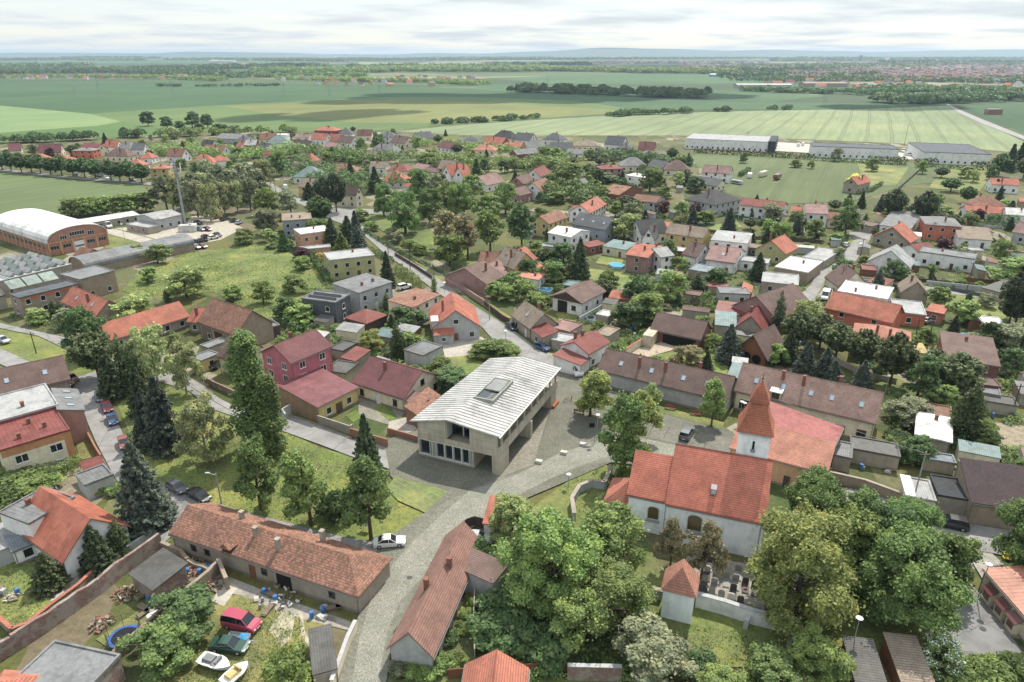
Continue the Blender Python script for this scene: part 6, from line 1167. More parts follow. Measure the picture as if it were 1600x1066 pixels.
def trailer(px, to):
    a = G(*px); b = G(*to); e = empty('car_trailer', a, math.atan2(b.y-a.y, b.x-a.x)); m = MB(); m.box(-1.3, 1.3, -.7, .7, .45, .5); m.box(-1.3, 1.3, -.7, -.66, .501, .85); m.box(-1.3, 1.3, .66, .7, .501, .85); m.box(-1.3, -1.26, -.659, .659, .501, .85); m.box(1.26, 1.3, -.659, .659, .501, .85); m.build('load_bed', mat('paint', 'silver'), e)
    for y in (-.85, .85): m = MB(); m.tube((0, y-.08, .28), (0, y+.08, .28), .28, .28, 10); m.build('wheel', mat('plain', 'black'), e)
    m = MB(); m.tube((1.3, 0, .48), (2.2, 0, .45), .05, .04); m.build('drawbar', mat('paint', 'silver'), e)
    tag(e, '', 'trailer', None, None, 'small open trailer with blue tarp between the crimson carrier and the green saloon')
    t = MB(); t.poly([(.2, -.6, .86), (1.2, -.65, .84), (1.25, .6, .87), (.1, .55, .9), (.7, 0, 1.25)], [(0, 1, 4), (1, 2, 4), (2, 3, 4), (3, 0, 4), (0, 3, 2, 1)]); o = t.build('tarpaulin', mat('plain', '#2a8fc4')); o.location = e.location; o.rotation_euler = e.rotation_euler; tag(o, '', 'tarpaulin', None, None, 'bright blue crumpled tarp lying in the small open trailer')
trailer((373, 1003), (395, 1006))
# ---------------- garden walls, fences, hedges
wallrun([(253, 855), (200, 893), (157, 928), (82, 981), (25, 1018), (-40, 1055)], 2.7, .45, 'brick', 'brickwall', name='brick_wall', jag=.12, fixed='long crumbling tall brick wall of the ruined yard', land='the crumbling brick wall')
wallrun([(192, 867), (157, 892), (125, 923), (85, 953), (47, 983), (22, 993), (0, 973), (-40, 940)], 1.1, .35, 'brick', 'brickwall', cap='orange', name='brick_wall', fixed='low brick garden wall with orange tile coping curving round the lawn')
wallrun([(245, 838), (222, 850), (193, 868)], 1.2, .35, 'lightgrey', fixed='low grey plastered wall under the big spruce')
wallrun([(268, 956), (212, 1008), (187, 1028), (172, 1050)], 1.9, .4, 'brick', 'brickwall', name='brick_wall', jag=.1, fixed='brick wall behind the trampoline under the walnut bushes')
wallrun([(253, 856), (284, 868), (296, 885), (330, 898)], 1.5, .5, 'tan', jag=.35, fixed='collapsed stone wall between the ruin and the long farmhouse', name='ruined_wall')
wallrun([(296, 938), (326, 912), (345, 893), (357, 922)], 2.3, .5, 'tan', jag=.15, name='ruined_wall', fixed='bent piece of ruined stone wall with a tile top')
wallrun([(557, 985), (545, 1010), (520, 1080)], 1.6, .35, 'cream', cap='lightgrey', fixed='cream coloured street wall beside the low lean-to')
wallrun([(448, 663), (443, 655), (455, 648)], 2.3, .25, 'lightgrey'); wallrun([(497, 663), (548, 680), (552, 677)], 2.0, .25, 'stone', fixed='concrete panel wall on the street in front of the cream house garden')
wallrun([(548, 682), (606, 700)], 1.8, .25, 'rust', fixed='rusty brown wall behind the tall dark spruce'); wallrun([(606, 678), (628, 684), (655, 692)], 1.3, .25, 'rust', fixed='low brick red wall left of the town hall')
wallrun([(105, 500), (62, 475), (60, 470)], 1.9, .3, 'lightgrey', fixed='white plastered wall in front of the conical evergreens')
wallrun([(305, 588), (335, 605), (372, 622)], 1.4, .3, 'brick', 'brickwall', name='brick_wall', fixed='brick front wall with piers by the black courtyard car'); wallrun([(128, 664), (150, 706), (160, 722)], 1.5, .3, 'rust', name='pillar_fence', cat='fence', fixed='brown fence with stone piers along the side street')
wallrun([(710, 446), (745, 470), (757, 478)], 1.7, .3, 'pink', fixed='mauve front wall of the mauve bungalow'); wallrun([(757, 478), (785, 500), (796, 506)], 1.5, .2, 'darkbrown', name='board_fence', cat='fence', fixed='dark board fence continuing the mauve wall')
wallrun([(617, 400), (650, 420), (675, 437)], 1.3, .1, 'darkbrown', name='board_fence', cat='fence')
wallrun([(868, 556), (882, 568)], 2.2, .12, 'green', kind='paint', name='metal_gate', cat='gate', fixed='green metal gate beside the red roofed corner house')
wallrun([(977, 556), (1003, 540), (1010, 532)], 1.8, .3, 'cream', cap='orange', fixed='courtyard wall with orange coping beside the cream container')
wallrun([(893, 790), (905, 770), (925, 762), (944, 765), (951, 748), (955, 738)], 1.5, .5, 'lightgrey', cap='stone', fixed='curved whitewashed churchyard wall')
wallrun([(893, 790), (897, 815)], 1.5, .5, 'lightgrey', cap='stone'); wallrun([(896, 905), (935, 918), (1000, 930), (1034, 938)], 1.6, .5, 'lightgrey', cap='stone', fixed='whitewashed churchyard wall left of the gate tower')
wallrun([(1086, 948), (1130, 960), (1175, 975), (1245, 992)], 2.2, .5, 'white', cap='lightgrey', fixed='stained white churchyard wall right of the gate tower', land='the white churchyard wall')
wallrun([(1238, 990), (1232, 1012)], 1.6, .6, 'lightgrey', name='buttress', fixed='sloping buttress at the right end of the white churchyard wall'); wallrun([(1168, 972), (1164, 984)], 1.5, .6, 'lightgrey', name='buttress', fixed='small buttress in the middle of the white churchyard wall')
wallrun([(1292, 752), (1348, 765), (1420, 792)], 1.9, .35, 'tan', cap='stone', fixed='tan street wall in front of the vegetable garden')
wallrun([(700, 1062), (790, 1056), (885, 1050)], 1.6, .12, 'wood', kind='plain', name='board_fence', cat='fence', fixed='weathered board fence at the bottom edge'); wallrun([(886, 1062), (970, 1064)], 2.2, .4, 'brick', 'brickwall', cap='lightgrey', name='brick_wall', fixed='short brick wall with pale cap at the bottom edge')
wallrun([(712, 842), (730, 826), (742, 822), (757, 826)], 1.8, .12, 'darkbrown', kind='plain', name='board_fence', cat='fence', fixed='dark wooden gate and fence beside the small white shed')
wallrun([(742, 935), (740, 985), (742, 1030)], 1.6, .14, 'stone', name='concrete_fence', cat='fence', fixed='thin concrete fence beside the wooded slope')
wallrun([(1290, 560), (1355, 590), (1400, 600)], 1.3, .25, 'stone'); wallrun([(1446, 446), (1540, 456), (1600, 462)], 1.6, .25, 'lightgrey', fixed='long pale wall beside the lane at the right'); wallrun([(940, 480), (955, 472), (975, 458), (962, 462)], 1.6, .2, 'stone')
wallrun([(905, 505), (935, 488), (960, 470), (965, 462)], 1.7, .2, 'lightgrey', fixed='grey wall between the garage hall and the junk yard'); wallrun([(1450, 255), (1400, 300), (1410, 290)], 1.2, .2, 'darkbrown', name='board_fence', cat='fence')
wallrun([(1130, 337), (1160, 343), (1215, 352)], 1.5, .15, 'green', kind='plain', name='mesh_fence', cat='fence', fixed='green fence in front of the red roofed white duplex')
wallrun([(1470, 452), (1560, 470), (1600, 478)], 1.2, .1, 'darkgrey', name='railing', cat='fence'); wallrun([(1320, 420), (1302, 452), (1297, 470)], 1.4, .2, 'stone')
hedge([(578, 394), (600, 404), (612, 412)], 1.6, 1.8, 'dark'); hedge([(622, 425), (650, 445), (655, 455)], 2.0, 2.6, 'mid', fixed='tall broad green hedge at the bend before the junction', dens=.8)
hedge([(570, 362), (610, 388), (700, 432)], 1.2, 1.1, 'dark', fixed='long low hedge along the park beside the road'); hedge([(505, 505), (535, 500), (545, 492)], 2.2, 2.0, 'mid'); hedge([(440, 508), (470, 520), (505, 512)], 1.8, 1.7, 'dark')
hedge([(1085, 239), (1212, 246)], 1.6, 3.2, 'cyp', fixed='row of dark clipped evergreens before the long pale warehouse'); hedge([(1212, 246), (1268, 250)], 1.8, 3.5, 'dark'); hedge([(1270, 251), (1355, 256)], 1.6, 2.4, 'dark'); hedge([(1355, 256), (1416, 258)], 2.0, 4.4, 'cyp'); hedge([(1430, 262), (1460, 260)], 2.4, 4.6, 'cyp'); hedge([(1460, 262), (1515, 266)], 1.6, 2.2, 'dark'); hedge([(1518, 266), (1545, 266)], 2, 4.6, 'cyp')
hedge([(1425, 535), (1440, 527), (1480, 540)], 1.6, 1.5, 'mid'); hedge([(1355, 425), (1400, 428), (1425, 432)], 1.6, 2.0, 'cyp'); hedge([(1510, 345), (1560, 352), (1590, 356)], 2.4, 4, 'dark', fixed='tall dark hedge behind the tan roofed house'); hedge([(57, 748), (128, 732)], 2.2, 2.0, 'grass', fixed='clipped bright hedge in front of the red metal roofed house')
hedge([(488, 400), (497, 420), (515, 445)], 1.8, 2.2, 'dark'); hedge([(1380, 615), (1400, 620), (1430, 640)], 1.2, 1.0, 'dark'); hedge([(1340, 305), (1360, 300), (1378, 288)], 1.6, 1.4, 'dark'); hedge([(1155, 277), (1170, 268)], 1.8, 2.4, 'dark'); hedge([(1080, 475), (1120, 480), (1135, 488)], 2, 2.2, 'dark', fixed='dense dark hedge behind the brown barn')
hedge([(1296, 1030), (1340, 1045)], 1.8, 1.6, 'mid') if 0 else None
# ---------------- trees and shrubs that one can tell apart
T = tree
T((232, 822), 15.5, 4.6, 'spruce', 'bluespruce', fixed='big blue grey spruce standing alone beside the street junction', land='the big lone spruce')
T((432, 712), 15, 3.4, 'poplar', 'linden', fixed='shorter poplar leaning on the right side of the tall poplar'); T((405, 703), 21.5, 4.8, 'poplar', 'linden', fixed='tall slender dark poplar beside the street', land='the tall poplar')
T((408, 797), 13, 4.0, 'tall', 'linden', fixed='slim leafy tree on the park lawn just in front of the poplar'); T((486, 822), 13.5, 4.2, 'tall', 'mid', fixed='leafy tree with pale trunk in the middle of the park lawn', land='the middle park tree')
T((580, 843), 14.5, 4.7, 'tall', 'linden', fixed='dense leafy tree with dark trunk beside the white signboard', land='the signboard tree'); T((577, 757), 14, 3.2, 'spruce', 'spruce', fixed='tall dark spruce just behind the signboard tree')
T((528, 808), 5.5, 3.6, 'shrub', 'dark', fixed='big dark bush between the middle park tree and the signboard tree')
T((178, 622), 12, 3.2, 'spruce', 'spruce', fixed='dark spruce beside the top of the row of three cars'); T((225, 648), 11.5, 3, 'spruce', 'spruce'); T((262, 702), 15.5, 4.4, 'spruce', 'bluespruce', fixed='broad blue grey spruce between the pale birch and the row of cars', land='the broad spruce'); T((234, 692), 11, 3, 'spruce', 'bluespruce')
T((155, 592), 11, 4.5, 'pine', 'pine'); T((197, 602), 12, 2.2, 'cypress', 'cyp'); T((213, 612), 11, 2.2, 'cypress', 'cyp'); T((292, 616), 12, 4.2, 'light', 'birch', fixed='airy birch with two white trunks at the street', land='the airy birch'); T((248, 602), 14, 4.6, 'light', 'birch'); T((225, 590), 10, 4, 'light', 'birch')
T((138, 556), 12, 5.6, 'oak', 'dark', fixed='wide dark leafy tree before the long orange farm wing'); T((325, 722), 12.5, 5.0, 'light', 'birch', fixed='round pale weeping birch on the park lawn', land='the weeping birch'); T((206, 500), 7, 7, 'light', 'pale'); T((292, 464), 9.5, 7.5, 'light', 'pale', fixed='wide pale tree alone above the long orange farm wing')
T((232, 441), 5, 3.4, 'round', 'mid'); T((247, 412), 6.5, 4.6, 'round', 'mid'); T((220, 407), 6, 4.5, 'round', 'pale'); T((457, 458), 5.4, 4.8, 'round', 'mid', fixed='round dark green fruit tree in the open meadow'); T((412, 475), 6.6, 3.8, 'light', 'mid'); T((470, 506), 5.6, 5.4, 'round', 'mid'); T((366, 470), 4.5, 3.6, 'round', 'mid')
T((87, 497), 5.5, 1.8, 'cypress', 'cyp'); T((97, 500), 5.5, 1.8, 'cypress', 'cyp'); T((83, 515), 2.4, 2.6, 'shrub', 'dark') if 0 else None
T((262, 473), 4, 1.2, 'cypress', 'cyp'); T((242, 520), 4, 3.2, 'round', 'bluespruce'); T((273, 540), 4, 1.8, 'cypress', 'mid')
T((635, 512), 5.4, 5.8, 'round', 'dark', fixed='dark round tree in front of the low rust roofed house'); T((622, 562), 9.5, 2.4, 'cypress', 'cyp', fixed='tall narrow evergreen beside the pale shed', land='the tall narrow evergreen'); T((560, 458+4), 5, 1.5, 'cypress', 'spruce') if 0 else T((606, 449), 12, 2.9, 'spruce', 'spruce', fixed='dark spruce at the right corner of the pale green flat house')
T((678, 455), 5.5, 1.1, 'cypress', 'mid'); T((718, 612), 5.2, 5.6, 'round', 'dark', fixed='round dark tree tight behind the town hall roof'); T((684, 590), 5, 3.6, 'round', 'mid'); T((758, 556), 3.6, 4.6, 'round', 'mid'); T((775, 558), 4.2, 5.4, 'round', 'linden', fixed='broad green tree just behind the town hall at the road'); T((800, 562), 4, 4, 'round', 'mid')
T((922, 652), 10.6, 4.7, 'tall', 'olive', fixed='young maple with dense rounded crown on the square', land='the plaza maple'); T((975, 748), 15.5, 4.8, 'tall', 'linden', fixed='tall thick lime tree between the cobbled street and the church chancel', land='the big plaza lime'); T((995, 690), 10.5, 4.2, 'tall', 'olive', fixed='yellow green tree tight behind the big plaza lime')
T((1018, 643), 6.4, 2.4, 'tall', 'pale', fixed='small feathery tree in front of the long plaza house'); T((1111, 668), 10.2, 3.0, 'tall', 'mid', fixed='slim young tree at the right end of the square', land='the slim plaza tree')
for q in ((968, 752), (975, 754), (982, 755)): T(q, 3.4, 1.0, 'cypress', 'grass')
# churchyard and slope
T((858, 945), 13.5, 6.8, 'oak', 'mid', fixed='huge pale leafy tree between the brown cottage and the churchyard', land='the huge pale tree'); T((957, 912), 11.5, 5.8, 'light', 'mid', fixed='leafy tree with forked trunk beside the churchyard wall', land='the forked tree'); T((950, 992), 9, 6.5, 'oak', 'mid'); T((900, 1000), 8, 5, 'light', 'mid'); T((800, 850), 8, 4.5, 'light', 'pale')
T((1047, 888), 8.6, 2.3, 'tall', 'brownish', fixed='brown green slender tree before the church chancel'); T((1095, 905), 9.6, 3.2, 'tall', 'brownish', fixed='brown green tree just behind the little gate tower'); T((1025, 1062), 7.5, 5.6, 'light', 'silver', fixed='big grey green bush at the bottom edge below the gate tower')
T((1240, 965), 15.5, 7.8, 'oak', 'olive', fixed='giant yellow green tree hiding the right end of the church', land='the giant yellow green tree'); T((1398, 972), 13.5, 7.2, 'oak', 'linden', fixed='giant dark green tree left of the parking bay', land='the giant dark tree'); T((1272, 845), 11.5, 5.8, 'oak', 'linden'); T((1340, 862), 10.5, 4.6, 'tall', 'linden'); T((1300, 905), 12, 5, 'round', 'mid'); T((1415, 878), 9.5, 4.8, 'oak', 'linden'); T((1472, 928), 9.2, 4.6, 'round', 'linden', fixed='dark leafy tree overhanging the parking bay'); T((1372, 890), 10.5, 5, 'oak', 'dark')
T((1612, 905), 13, 6, 'oak', 'linden', fixed='leafy tree cut by the right edge beside the street'); fb = T((1462, 1044), 4.6, 3.2, 'round', 'mid', fixed='bush covered in white flowers beside the asphalt drive', cat='shrub'); bp_, bq_ = crown_pts('round', 2200, 18); bl = link('blossom', cards(bp_*np.array([4.6, 4.6, 11.2]), bq_, .17, 'blossom', mat('plain', '#f2f2ea'), .6, 9), fb); T((1268, 1058), 6, 3.8, 'light', 'grass'); T((1300, 1072), 5, 3, 'round', 'mid'); T((1215, 1085), 5, 4, 'round', 'linden'); T((1130, 1090), 4.4, 3.6, 'light', 'mid')
T((1535, 1062), 3, 3.2, 'shrub', 'mid'); T((1565, 1068), 3, 3.2, 'shrub', 'grass'); T((1595, 1072), 3.6, 3.5, 'shrub', 'linden'); T((1500, 1075), 2.6, 2.8, 'shrub', 'mid'); T((1575, 873), 1.0, 1.0, 'shrub', 'yellow')
for q, h, r in (((1090, 1055), 3, 3), ((780, 965), 4, 4), ((770, 1000), 3.6, 3.6), ((820, 1010), 4, 4), ((870, 1030), 4, 4), ((740, 880), 4.6, 3.4), ((762, 900), 4, 3)): T(q, h, r, 'shrub', 'dark')
for q, h, r, c in (((648, 1052), 1.6, 1.8, 'mid'), ((668, 1058), 1.7, 1.7, 'grass'), ((690, 1045), 1.7, 1.8, 'mid'), ((712, 1040), 1.6, 1.6, 'grass'), ((625, 1050), 1.4, 1.5, 'silver'), ((730, 970), 1.6, 1.5, 'mid'), ((745, 950), 1.7, 1.6, 'mid'), ((710, 962), 1.0, .9, 'yellow'), ((720, 985), 1.3, 1.4, 'mid'), ((700, 1000), 1.4, 1.5, 'dark')): T(q, h, r, 'shrub', c)
# lower left
T((285, 990), 5.5, 5.0, 'round', 'dark', fixed='dark spreading walnut bush between the two yards, upper one'); T((250, 1040), 5.2, 4.6, 'round', 'linden', fixed='bright leafy bush below the dark walnut bush'); T((80, 917), 6, 2.7, 'spruce', 'pine', fixed='round dark yew on the lawn by the orange roofed white house'); T((157, 887), 7.6, 2.8, 'spruce', 'spruce', fixed='light green young spruce against the white gable'); T((190, 865), 6, 1.8, 'cypress', 'cyp', fixed='narrow dark evergreen right of the young spruce')
T((25, 760), 3.5, 5, 'shrub', 'mid'); T((60, 765), 3, 4, 'shrub', 'mid'); T((8, 785), 3, 4, 'shrub', 'linden'); T((455, 1062), 4, 3.2, 'shrub', 'grass', fixed='bright bush at the bottom of the yard path')
for q in ((205, 775), (185, 770), (170, 765), (160, 770)): T(q, 1.8, 1.8, 'shrub', 'mid')
# right middle
for q, h, r, k, c in (((1255, 592), 9.5, 3.2, 'spruce', 'bluespruce'), ((1285, 596), 8.5, 3, 'spruce', 'bluespruce'), ((1299, 604), 6.5, 3, 'spruce', 'bluespruce'), ((1345, 604), 6.5, 2.5, 'spruce', 'bluespruce'), ((1230, 568), 8.5, 3, 'spruce', 'spruce'), ((1212, 570), 5, 3, 'round', 'mid'),
   ((1245, 545), 9.5, 4, 'pine', 'pine'), ((1280, 545), 9, 4, 'pine', 'pine'), ((1305, 562), 9, 4, 'pine', 'pine'), ((1343, 580), 10, 3.8, 'pine', 'pine'), ((1390, 602), 12, 4.2, 'pine', 'pine'), ((1432, 622), 10, 4.6, 'light', 'dark'), ((1487, 622), 10, 5, 'pine', 'pine'), ((1455, 600), 8, 3.5, 'pine', 'pine'), ((1505, 690), 12.5, 3.3, 'cypress', 'cyp'),
   ((1265, 522), 9, 5.5, 'light', 'pale'), ((1410, 658), 5.2, 5.2, 'round', 'silver'), ((1428, 724), 5.2, 3.6, 'round', 'dark'), ((1582, 520), 17, 5, 'pine', 'spruce'), ((1498, 506), 6.6, 4.4, 'round', 'mid'), ((1462, 478), 5.6, 3.6, 'round', 'mid'), ((1590, 560), 8, 6, 'light', 'silver'), ((1540, 480), 4, 3, 'light', 'silver'), ((1514, 470), 3, 1.2, 'cypress', 'cyp'),
   ((1137, 563), 9.5, 3.7, 'spruce', 'bluespruce'), ((1103, 582), 5.6, 2, 'spruce', 'spruce'), ((1072, 578), 6.5, 4.4, 'light', 'brownish'), ((1030, 575), 2.4, 4, 'shrub', 'grass'), ((1112, 545), 4, 2.6, 'round', 'mid'), ((905, 440), 14.5, 4.2, 'spruce', 'spruce'), ((952, 454), 6.6, 4.2, 'round', 'mid'), ((1012, 508), 8.6, 6, 'round', 'mid'), ((1046, 470), 9, 6, 'light', 'mid'), ((1000, 478), 9, 5.5, 'round', 'dark'), ((975, 535), 5, 4, 'round', 'mid') if 0 else ((985, 510), 7, 5, 'round', 'dark'),
   ((822, 470), 6.5, 5, 'round', 'mid'), ((1183, 438), 9.5, 3.6, 'spruce', 'spruce'), ((1090, 455), 6, 2.5, 'cypress', 'spruce'), ((1120, 450), 6.5, 4, 'round', 'dark'), ((1075, 410), 4.6, 1.5, 'cypress', 'cyp'), ((1212, 524), 12.5, 1.9, 'cypress', 'spruce'), ((1045, 405), 7, 4, 'light', 'dark'), ((880, 420), 9, 6, 'round', 'dark'), ((865, 440), 7, 5, 'light', 'linden'), ((975, 372), 10, 7.5, 'light', 'pale'), ((1008, 385), 5, 1, 'round', 'mid') if 0 else ((922, 380), 3, 1.4, 'cypress', 'cyp'),
   ((825, 440), 7, 4, 'round', 'dark'), ((790, 470), 5.5, 4.2, 'round', 'mid'), ((770, 465), 5, 3.6, 'light', 'mid'), ((800, 455), 6, 4.4, 'round', 'linden'), ((840, 480), 4.5, 4, 'round', 'mid'), ((655, 520), 2, 1, 'shrub', 'mid'), ((870, 520), 3, 3, 'shrub', 'mid'), ((965, 550), 3, 3.2, 'shrub', 'mid'), ((1060, 425), 5, 4, 'round', 'mid'),
   ((1440, 352), 14, 5, 'pine', 'spruce'), ((1393, 345), 13.5, 5, 'pine', 'spruce'), ((1375, 322+8), 8, 3, 'spruce', 'bluespruce'), ((1345, 325), 8, 2.4, 'spruce', 'spruce'), ((1325, 322), 6, 3, 'spruce', 'bluespruce'), ((1320, 368), 12, 5.6, 'round', 'linden'), ((1305, 380), 4, 3.4, 'round', 'mid'), ((1273, 375), 8, 5, 'round', 'mid'), ((1243, 372), 9, 3, 'spruce', 'bluespruce'), ((1210, 352), 9, 6.5, 'light', 'silver'), ((1200, 370), 7, 4, 'round', 'mid'), ((1310, 408), 5, 3, 'light', 'silver'), ((1245, 355), 7, 4, 'round', 'mid'),
   ((1460, 330), 8, 4.5, 'round', 'linden'), ((1475, 345), 6, 5, 'round', 'pale'), ((1485, 300), 7, 5, 'pine', 'dark'), ((1510, 318), 8, 4, 'pine', 'dark'), ((1560, 315), 8, 2.4, 'spruce', 'spruce'), ((1575, 345), 9, 4, 'spruce', 'spruce'), ((1590, 450), 9, 9, 'oak', 'mid'), ((1570, 330), 5, 4, 'round', 'mid'), ((1555, 300), 7, 3.5, 'spruce', 'spruce'), ((1575, 268), 17, 5, 'spruce', 'spruce'), ((1590, 262), 16, 5, 'spruce', 'spruce'), ((1560, 275), 13, 5, 'pine', 'dark'), ((1598, 280), 12, 5, 'pine', 'pine'), ((1548, 282), 9, 4, 'round', 'dark'),
   ((1305, 252), 9, 5, 'light', 'silver'), ((1362, 268), 8, 5, 'light', 'mid'), ((1243, 262), 5, 4, 'round', 'mid'), ((1268, 264), 5, 3, 'round', 'mid'), ((1441, 272), 8, 4, 'light', 'mid'), ((1505, 278), 7, 5, 'round', 'pale'), ((1161, 255), 7, 3, 'round', 'mid'), ((1330, 298), 9, 5, 'light', 'yellow'), ((1470, 278), 6, 4, 'pine', 'dark'), ((1520, 285), 7, 5, 'light', 'pale'), ((1064, 258), 6, 2.5, 'round', 'yellow'), ((955, 232), 5, 3, 'light', 'yellow')):
    T(q, h, r, k, c)
# park beside the village road
for q, h, r, k, c in (((600, 338), 14, 5.4, 'oak', 'linden'), ((634, 366), 17, 8, 'oak', 'linden'), ((672, 350), 15, 7, 'oak', 'linden'), ((703, 332), 14, 7, 'oak', 'mid'), ((725, 340), 15, 7, 'oak', 'mid'), ((690, 392), 15, 6.2, 'round', 'brownish'), ((731, 406), 16, 6, 'tall', 'brownish'), ((703, 416), 11.5, 6.4, 'round', 'mid'), ((766, 394), 16, 6, 'tall', 'mid'), ((815, 388), 17, 6, 'tall', 'dark'),
   ((790, 335), 14, 6, 'oak', 'mid'), ((735, 312), 12, 6, 'round', 'mid'), ((655, 308), 14, 7, 'oak', 'linden'), ((760, 350), 12, 6, 'round', 'linden'), ((680, 310), 12, 6, 'light', 'silver'), ((526, 332), 17, 5.4, 'pine', 'spruce'), ((508, 320), 13, 5, 'pine', 'spruce'), ((484, 312), 9, 4, 'spruce', 'spruce'), ((549, 285), 13, 3.4, 'spruce', 'spruce'), ((587, 302), 14, 4.6, 'spruce', 'spruce'), ((520, 388), 12, 4, 'spruce', 'spruce'), ((545, 385), 12, 4.6, 'spruce', 'spruce'), ((557, 375), 12, 3.4, 'spruce', 'bluespruce'),
   ((560, 392), 10, 4, 'spruce', 'bluespruce'), ((535, 400), 9, 4, 'spruce', 'mid'), ((502, 352), 12, 5.5, 'pine', 'dark'), ((490, 372), 7, 3, 'round', 'grass'), ((445, 392), 8, 3, 'spruce', 'dark'), ((420, 365), 10, 5.5, 'round', 'silver'), ((420, 335), 12, 6.5, 'round', 'grass'), ((455, 335), 11, 6, 'light', 'silver'), ((440, 275), 14, 6, 'oak', 'linden'), ((520, 250), 9, 4, 'spruce', 'dark'), ((610, 372), 4, 3.4, 'light', 'silver'), ((640, 392), 4.4, 3.4, 'light', 'mid'), ((620, 382), 4.4, 3.4, 'light', 'silver'), ((580, 362), 4, 4, 'light', 'mid'), ((655, 398), 4, 3.4, 'light', 'mid'), ((565, 345), 5, 4, 'round', 'mid'),
   ((745, 290), 15, 5, 'spruce', 'dark'), ((590, 240), 11, 4, 'tall', 'mid'), ((565, 242), 12, 5, 'round', 'mid'), ((650, 235), 10, 5, 'round', 'mid'), ((470, 405), 4, 4, 'round', 'purple'), ((475, 422), 4.4, 3.8, 'round', 'mid'), ((499, 410), 3.4, 2, 'round', 'yellow'), ((665, 255), 7, 8, 'light', 'mid'), ((442, 382), 2.6, 2.6, 'shrub', 'mid'), ((425, 388), 2.6, 3, 'shrub', 'mid'),
   ((890, 290), 12, 9, 'oak', 'mid'), ((920, 275), 7, 4, 'pine', 'dark'), ((870, 318), 6, 5.5, 'round', 'mid'), ((1015, 300), 12, 7, 'oak', 'mid'), ((1057, 292), 8, 4, 'light', 'pale'), ((1038, 310), 6, 5, 'light', 'mid'), ((1085, 300), 8, 6, 'round', 'dark'), ((1033, 338), 7, 4, 'round', 'purple'), ((1085, 335), 5, 3, 'round', 'purple'), ((978, 338), 9, 6, 'pine', 'pine'), ((930, 300), 9, 3.4, 'spruce', 'spruce'), ((972, 285), 7, 2.4, 'spruce', 'spruce'), ((1008, 345), 5, 2, 'spruce', 'spruce'), ((1102, 350), 6, 5, 'round', 'mid'), ((1008, 266), 9, 4, 'spruce', 'dark'), ((985, 258), 7, 3, 'pine', 'dark'), ((945, 285), 5, 9, 'round', 'dark'),
   ((850, 250), 9, 6, 'round', 'mid'), ((870, 252), 9, 6, 'round', 'mid'), ((920, 250), 7, 5, 'round', 'mid'), ((1050, 250), 8, 4, 'pine', 'dark'), ((1075, 258), 8, 3, 'spruce', 'dark')):
    T(q, h, r, k, c)
# avenue of pines, poplar grove, tree line at the meadow
for x in (4, 18, 34, 50, 64, 80, 97, 115, 133, 150, 174, 188, 203, 222): T((x, 266+x*.092+U(-.8, .8)), U(10, 11.5), U(4.6, 5.6), 'pine', 'dark', 'dark pine in the avenue row', group='pines of the avenue')
for q in ((315, 318), (335, 330), (352, 336), (372, 332), (392, 328), (405, 318), (362, 312), (380, 305), (345, 305), (325, 300), (300, 325), (283, 330), (398, 300), (415, 292), (310, 340), (330, 346), (272, 332), (262, 330)): T(q, U(13, 17), U(5, 6.6), 'tall' if rnd() < .5 else 'light', random.choice(['silver', 'silver', 'birch']), 'silvery green grove tree', group='silvery trees of the grove behind the mast')
for x in range(112, 240, 13): T((x, 338-(x-112)*.06+U(-2, 2)), U(7, 9), U(5, 6), 'light', 'mid', 'loose leafy tree at the meadow edge', group='trees at the edge of the near meadow')
for x, y, h, r in ((232, 197, 14, 8), (262, 201, 11, 7), (281, 203, 8, 5), (301, 200, 15, 9), (325, 200, 13, 6), (312, 205, 7, 6), (340, 204, 6, 6), (352, 205, 6, 7), (365, 206, 6, 7)): T((x, y), h, r, 'round', 'dark', 'field tree beside the farm track')
# ---------------- hedgerows, belts and woods further out
def belt(name, pts, wdt, h, col, n, label, cat, size=2.2, blob=9):
    P = [G(*q) for q in pts]; o = P[0]; rs = np.random.RandomState(len(LAND)+int(abs(o.x))); seg = [(b-a).length for a, b in zip(P, P[1:])]; tot = sum(seg); pts_, nr = [], []
    nt_ = max(3, int(tot*max(1, wdt/blob)/blob)); nt_ = min(nt_, 900); per = max(14, n//nt_)
    for i in range(nt_):
        s = rs.uniform(0, tot); k = 0
        while k < len(seg)-1 and s > seg[k]: s -= seg[k]; k += 1
        d = (P[k+1]-P[k]).normalized(); c = P[k]+d*s+Vector((-d.y, d.x, 0))*rs.uniform(-wdt/2, wdt/2); hh = h*rs.uniform(.6, 1.1); rr = blob*rs.uniform(.45, .8)
        v = rs.normal(0, 1, (per, 3)); v /= np.linalg.norm(v, axis=1)[:, None]; v[:, 2] = np.abs(v[:, 2])*1.0-.15*rs.rand(per)
        pts_.append(np.array([c.x-o.x, c.y-o.y, hh*.42])+v*np.array([rr, rr, hh*.58])); nr.append(v+np.array([0, 0, .3]))
    me = cards(np.concatenate(pts_), np.concatenate(nr), size, name, mat('leaf', LEAF[col]), .5, 4)
    e = link(name, me, None, o); e['kind'] = 'stuff'; tag(e, '', cat, None, None, label, PX((P[0]+P[-1])/2)); return e
belt('hedgerow', [(680, 194), (740, 191), (800, 188), (845, 184)], 12, 6, 'dark', 3000, 'broken hedgerow between the dry field and the striped field', 'hedgerow', 1.5, 8)
belt('hedgerow', [(940, 183), (1000, 179), (1082, 177)], 14, 7, 'dark', 4000, 'bushy hedgerow at the far edge of the striped field', 'hedgerow', 1.6, 9)
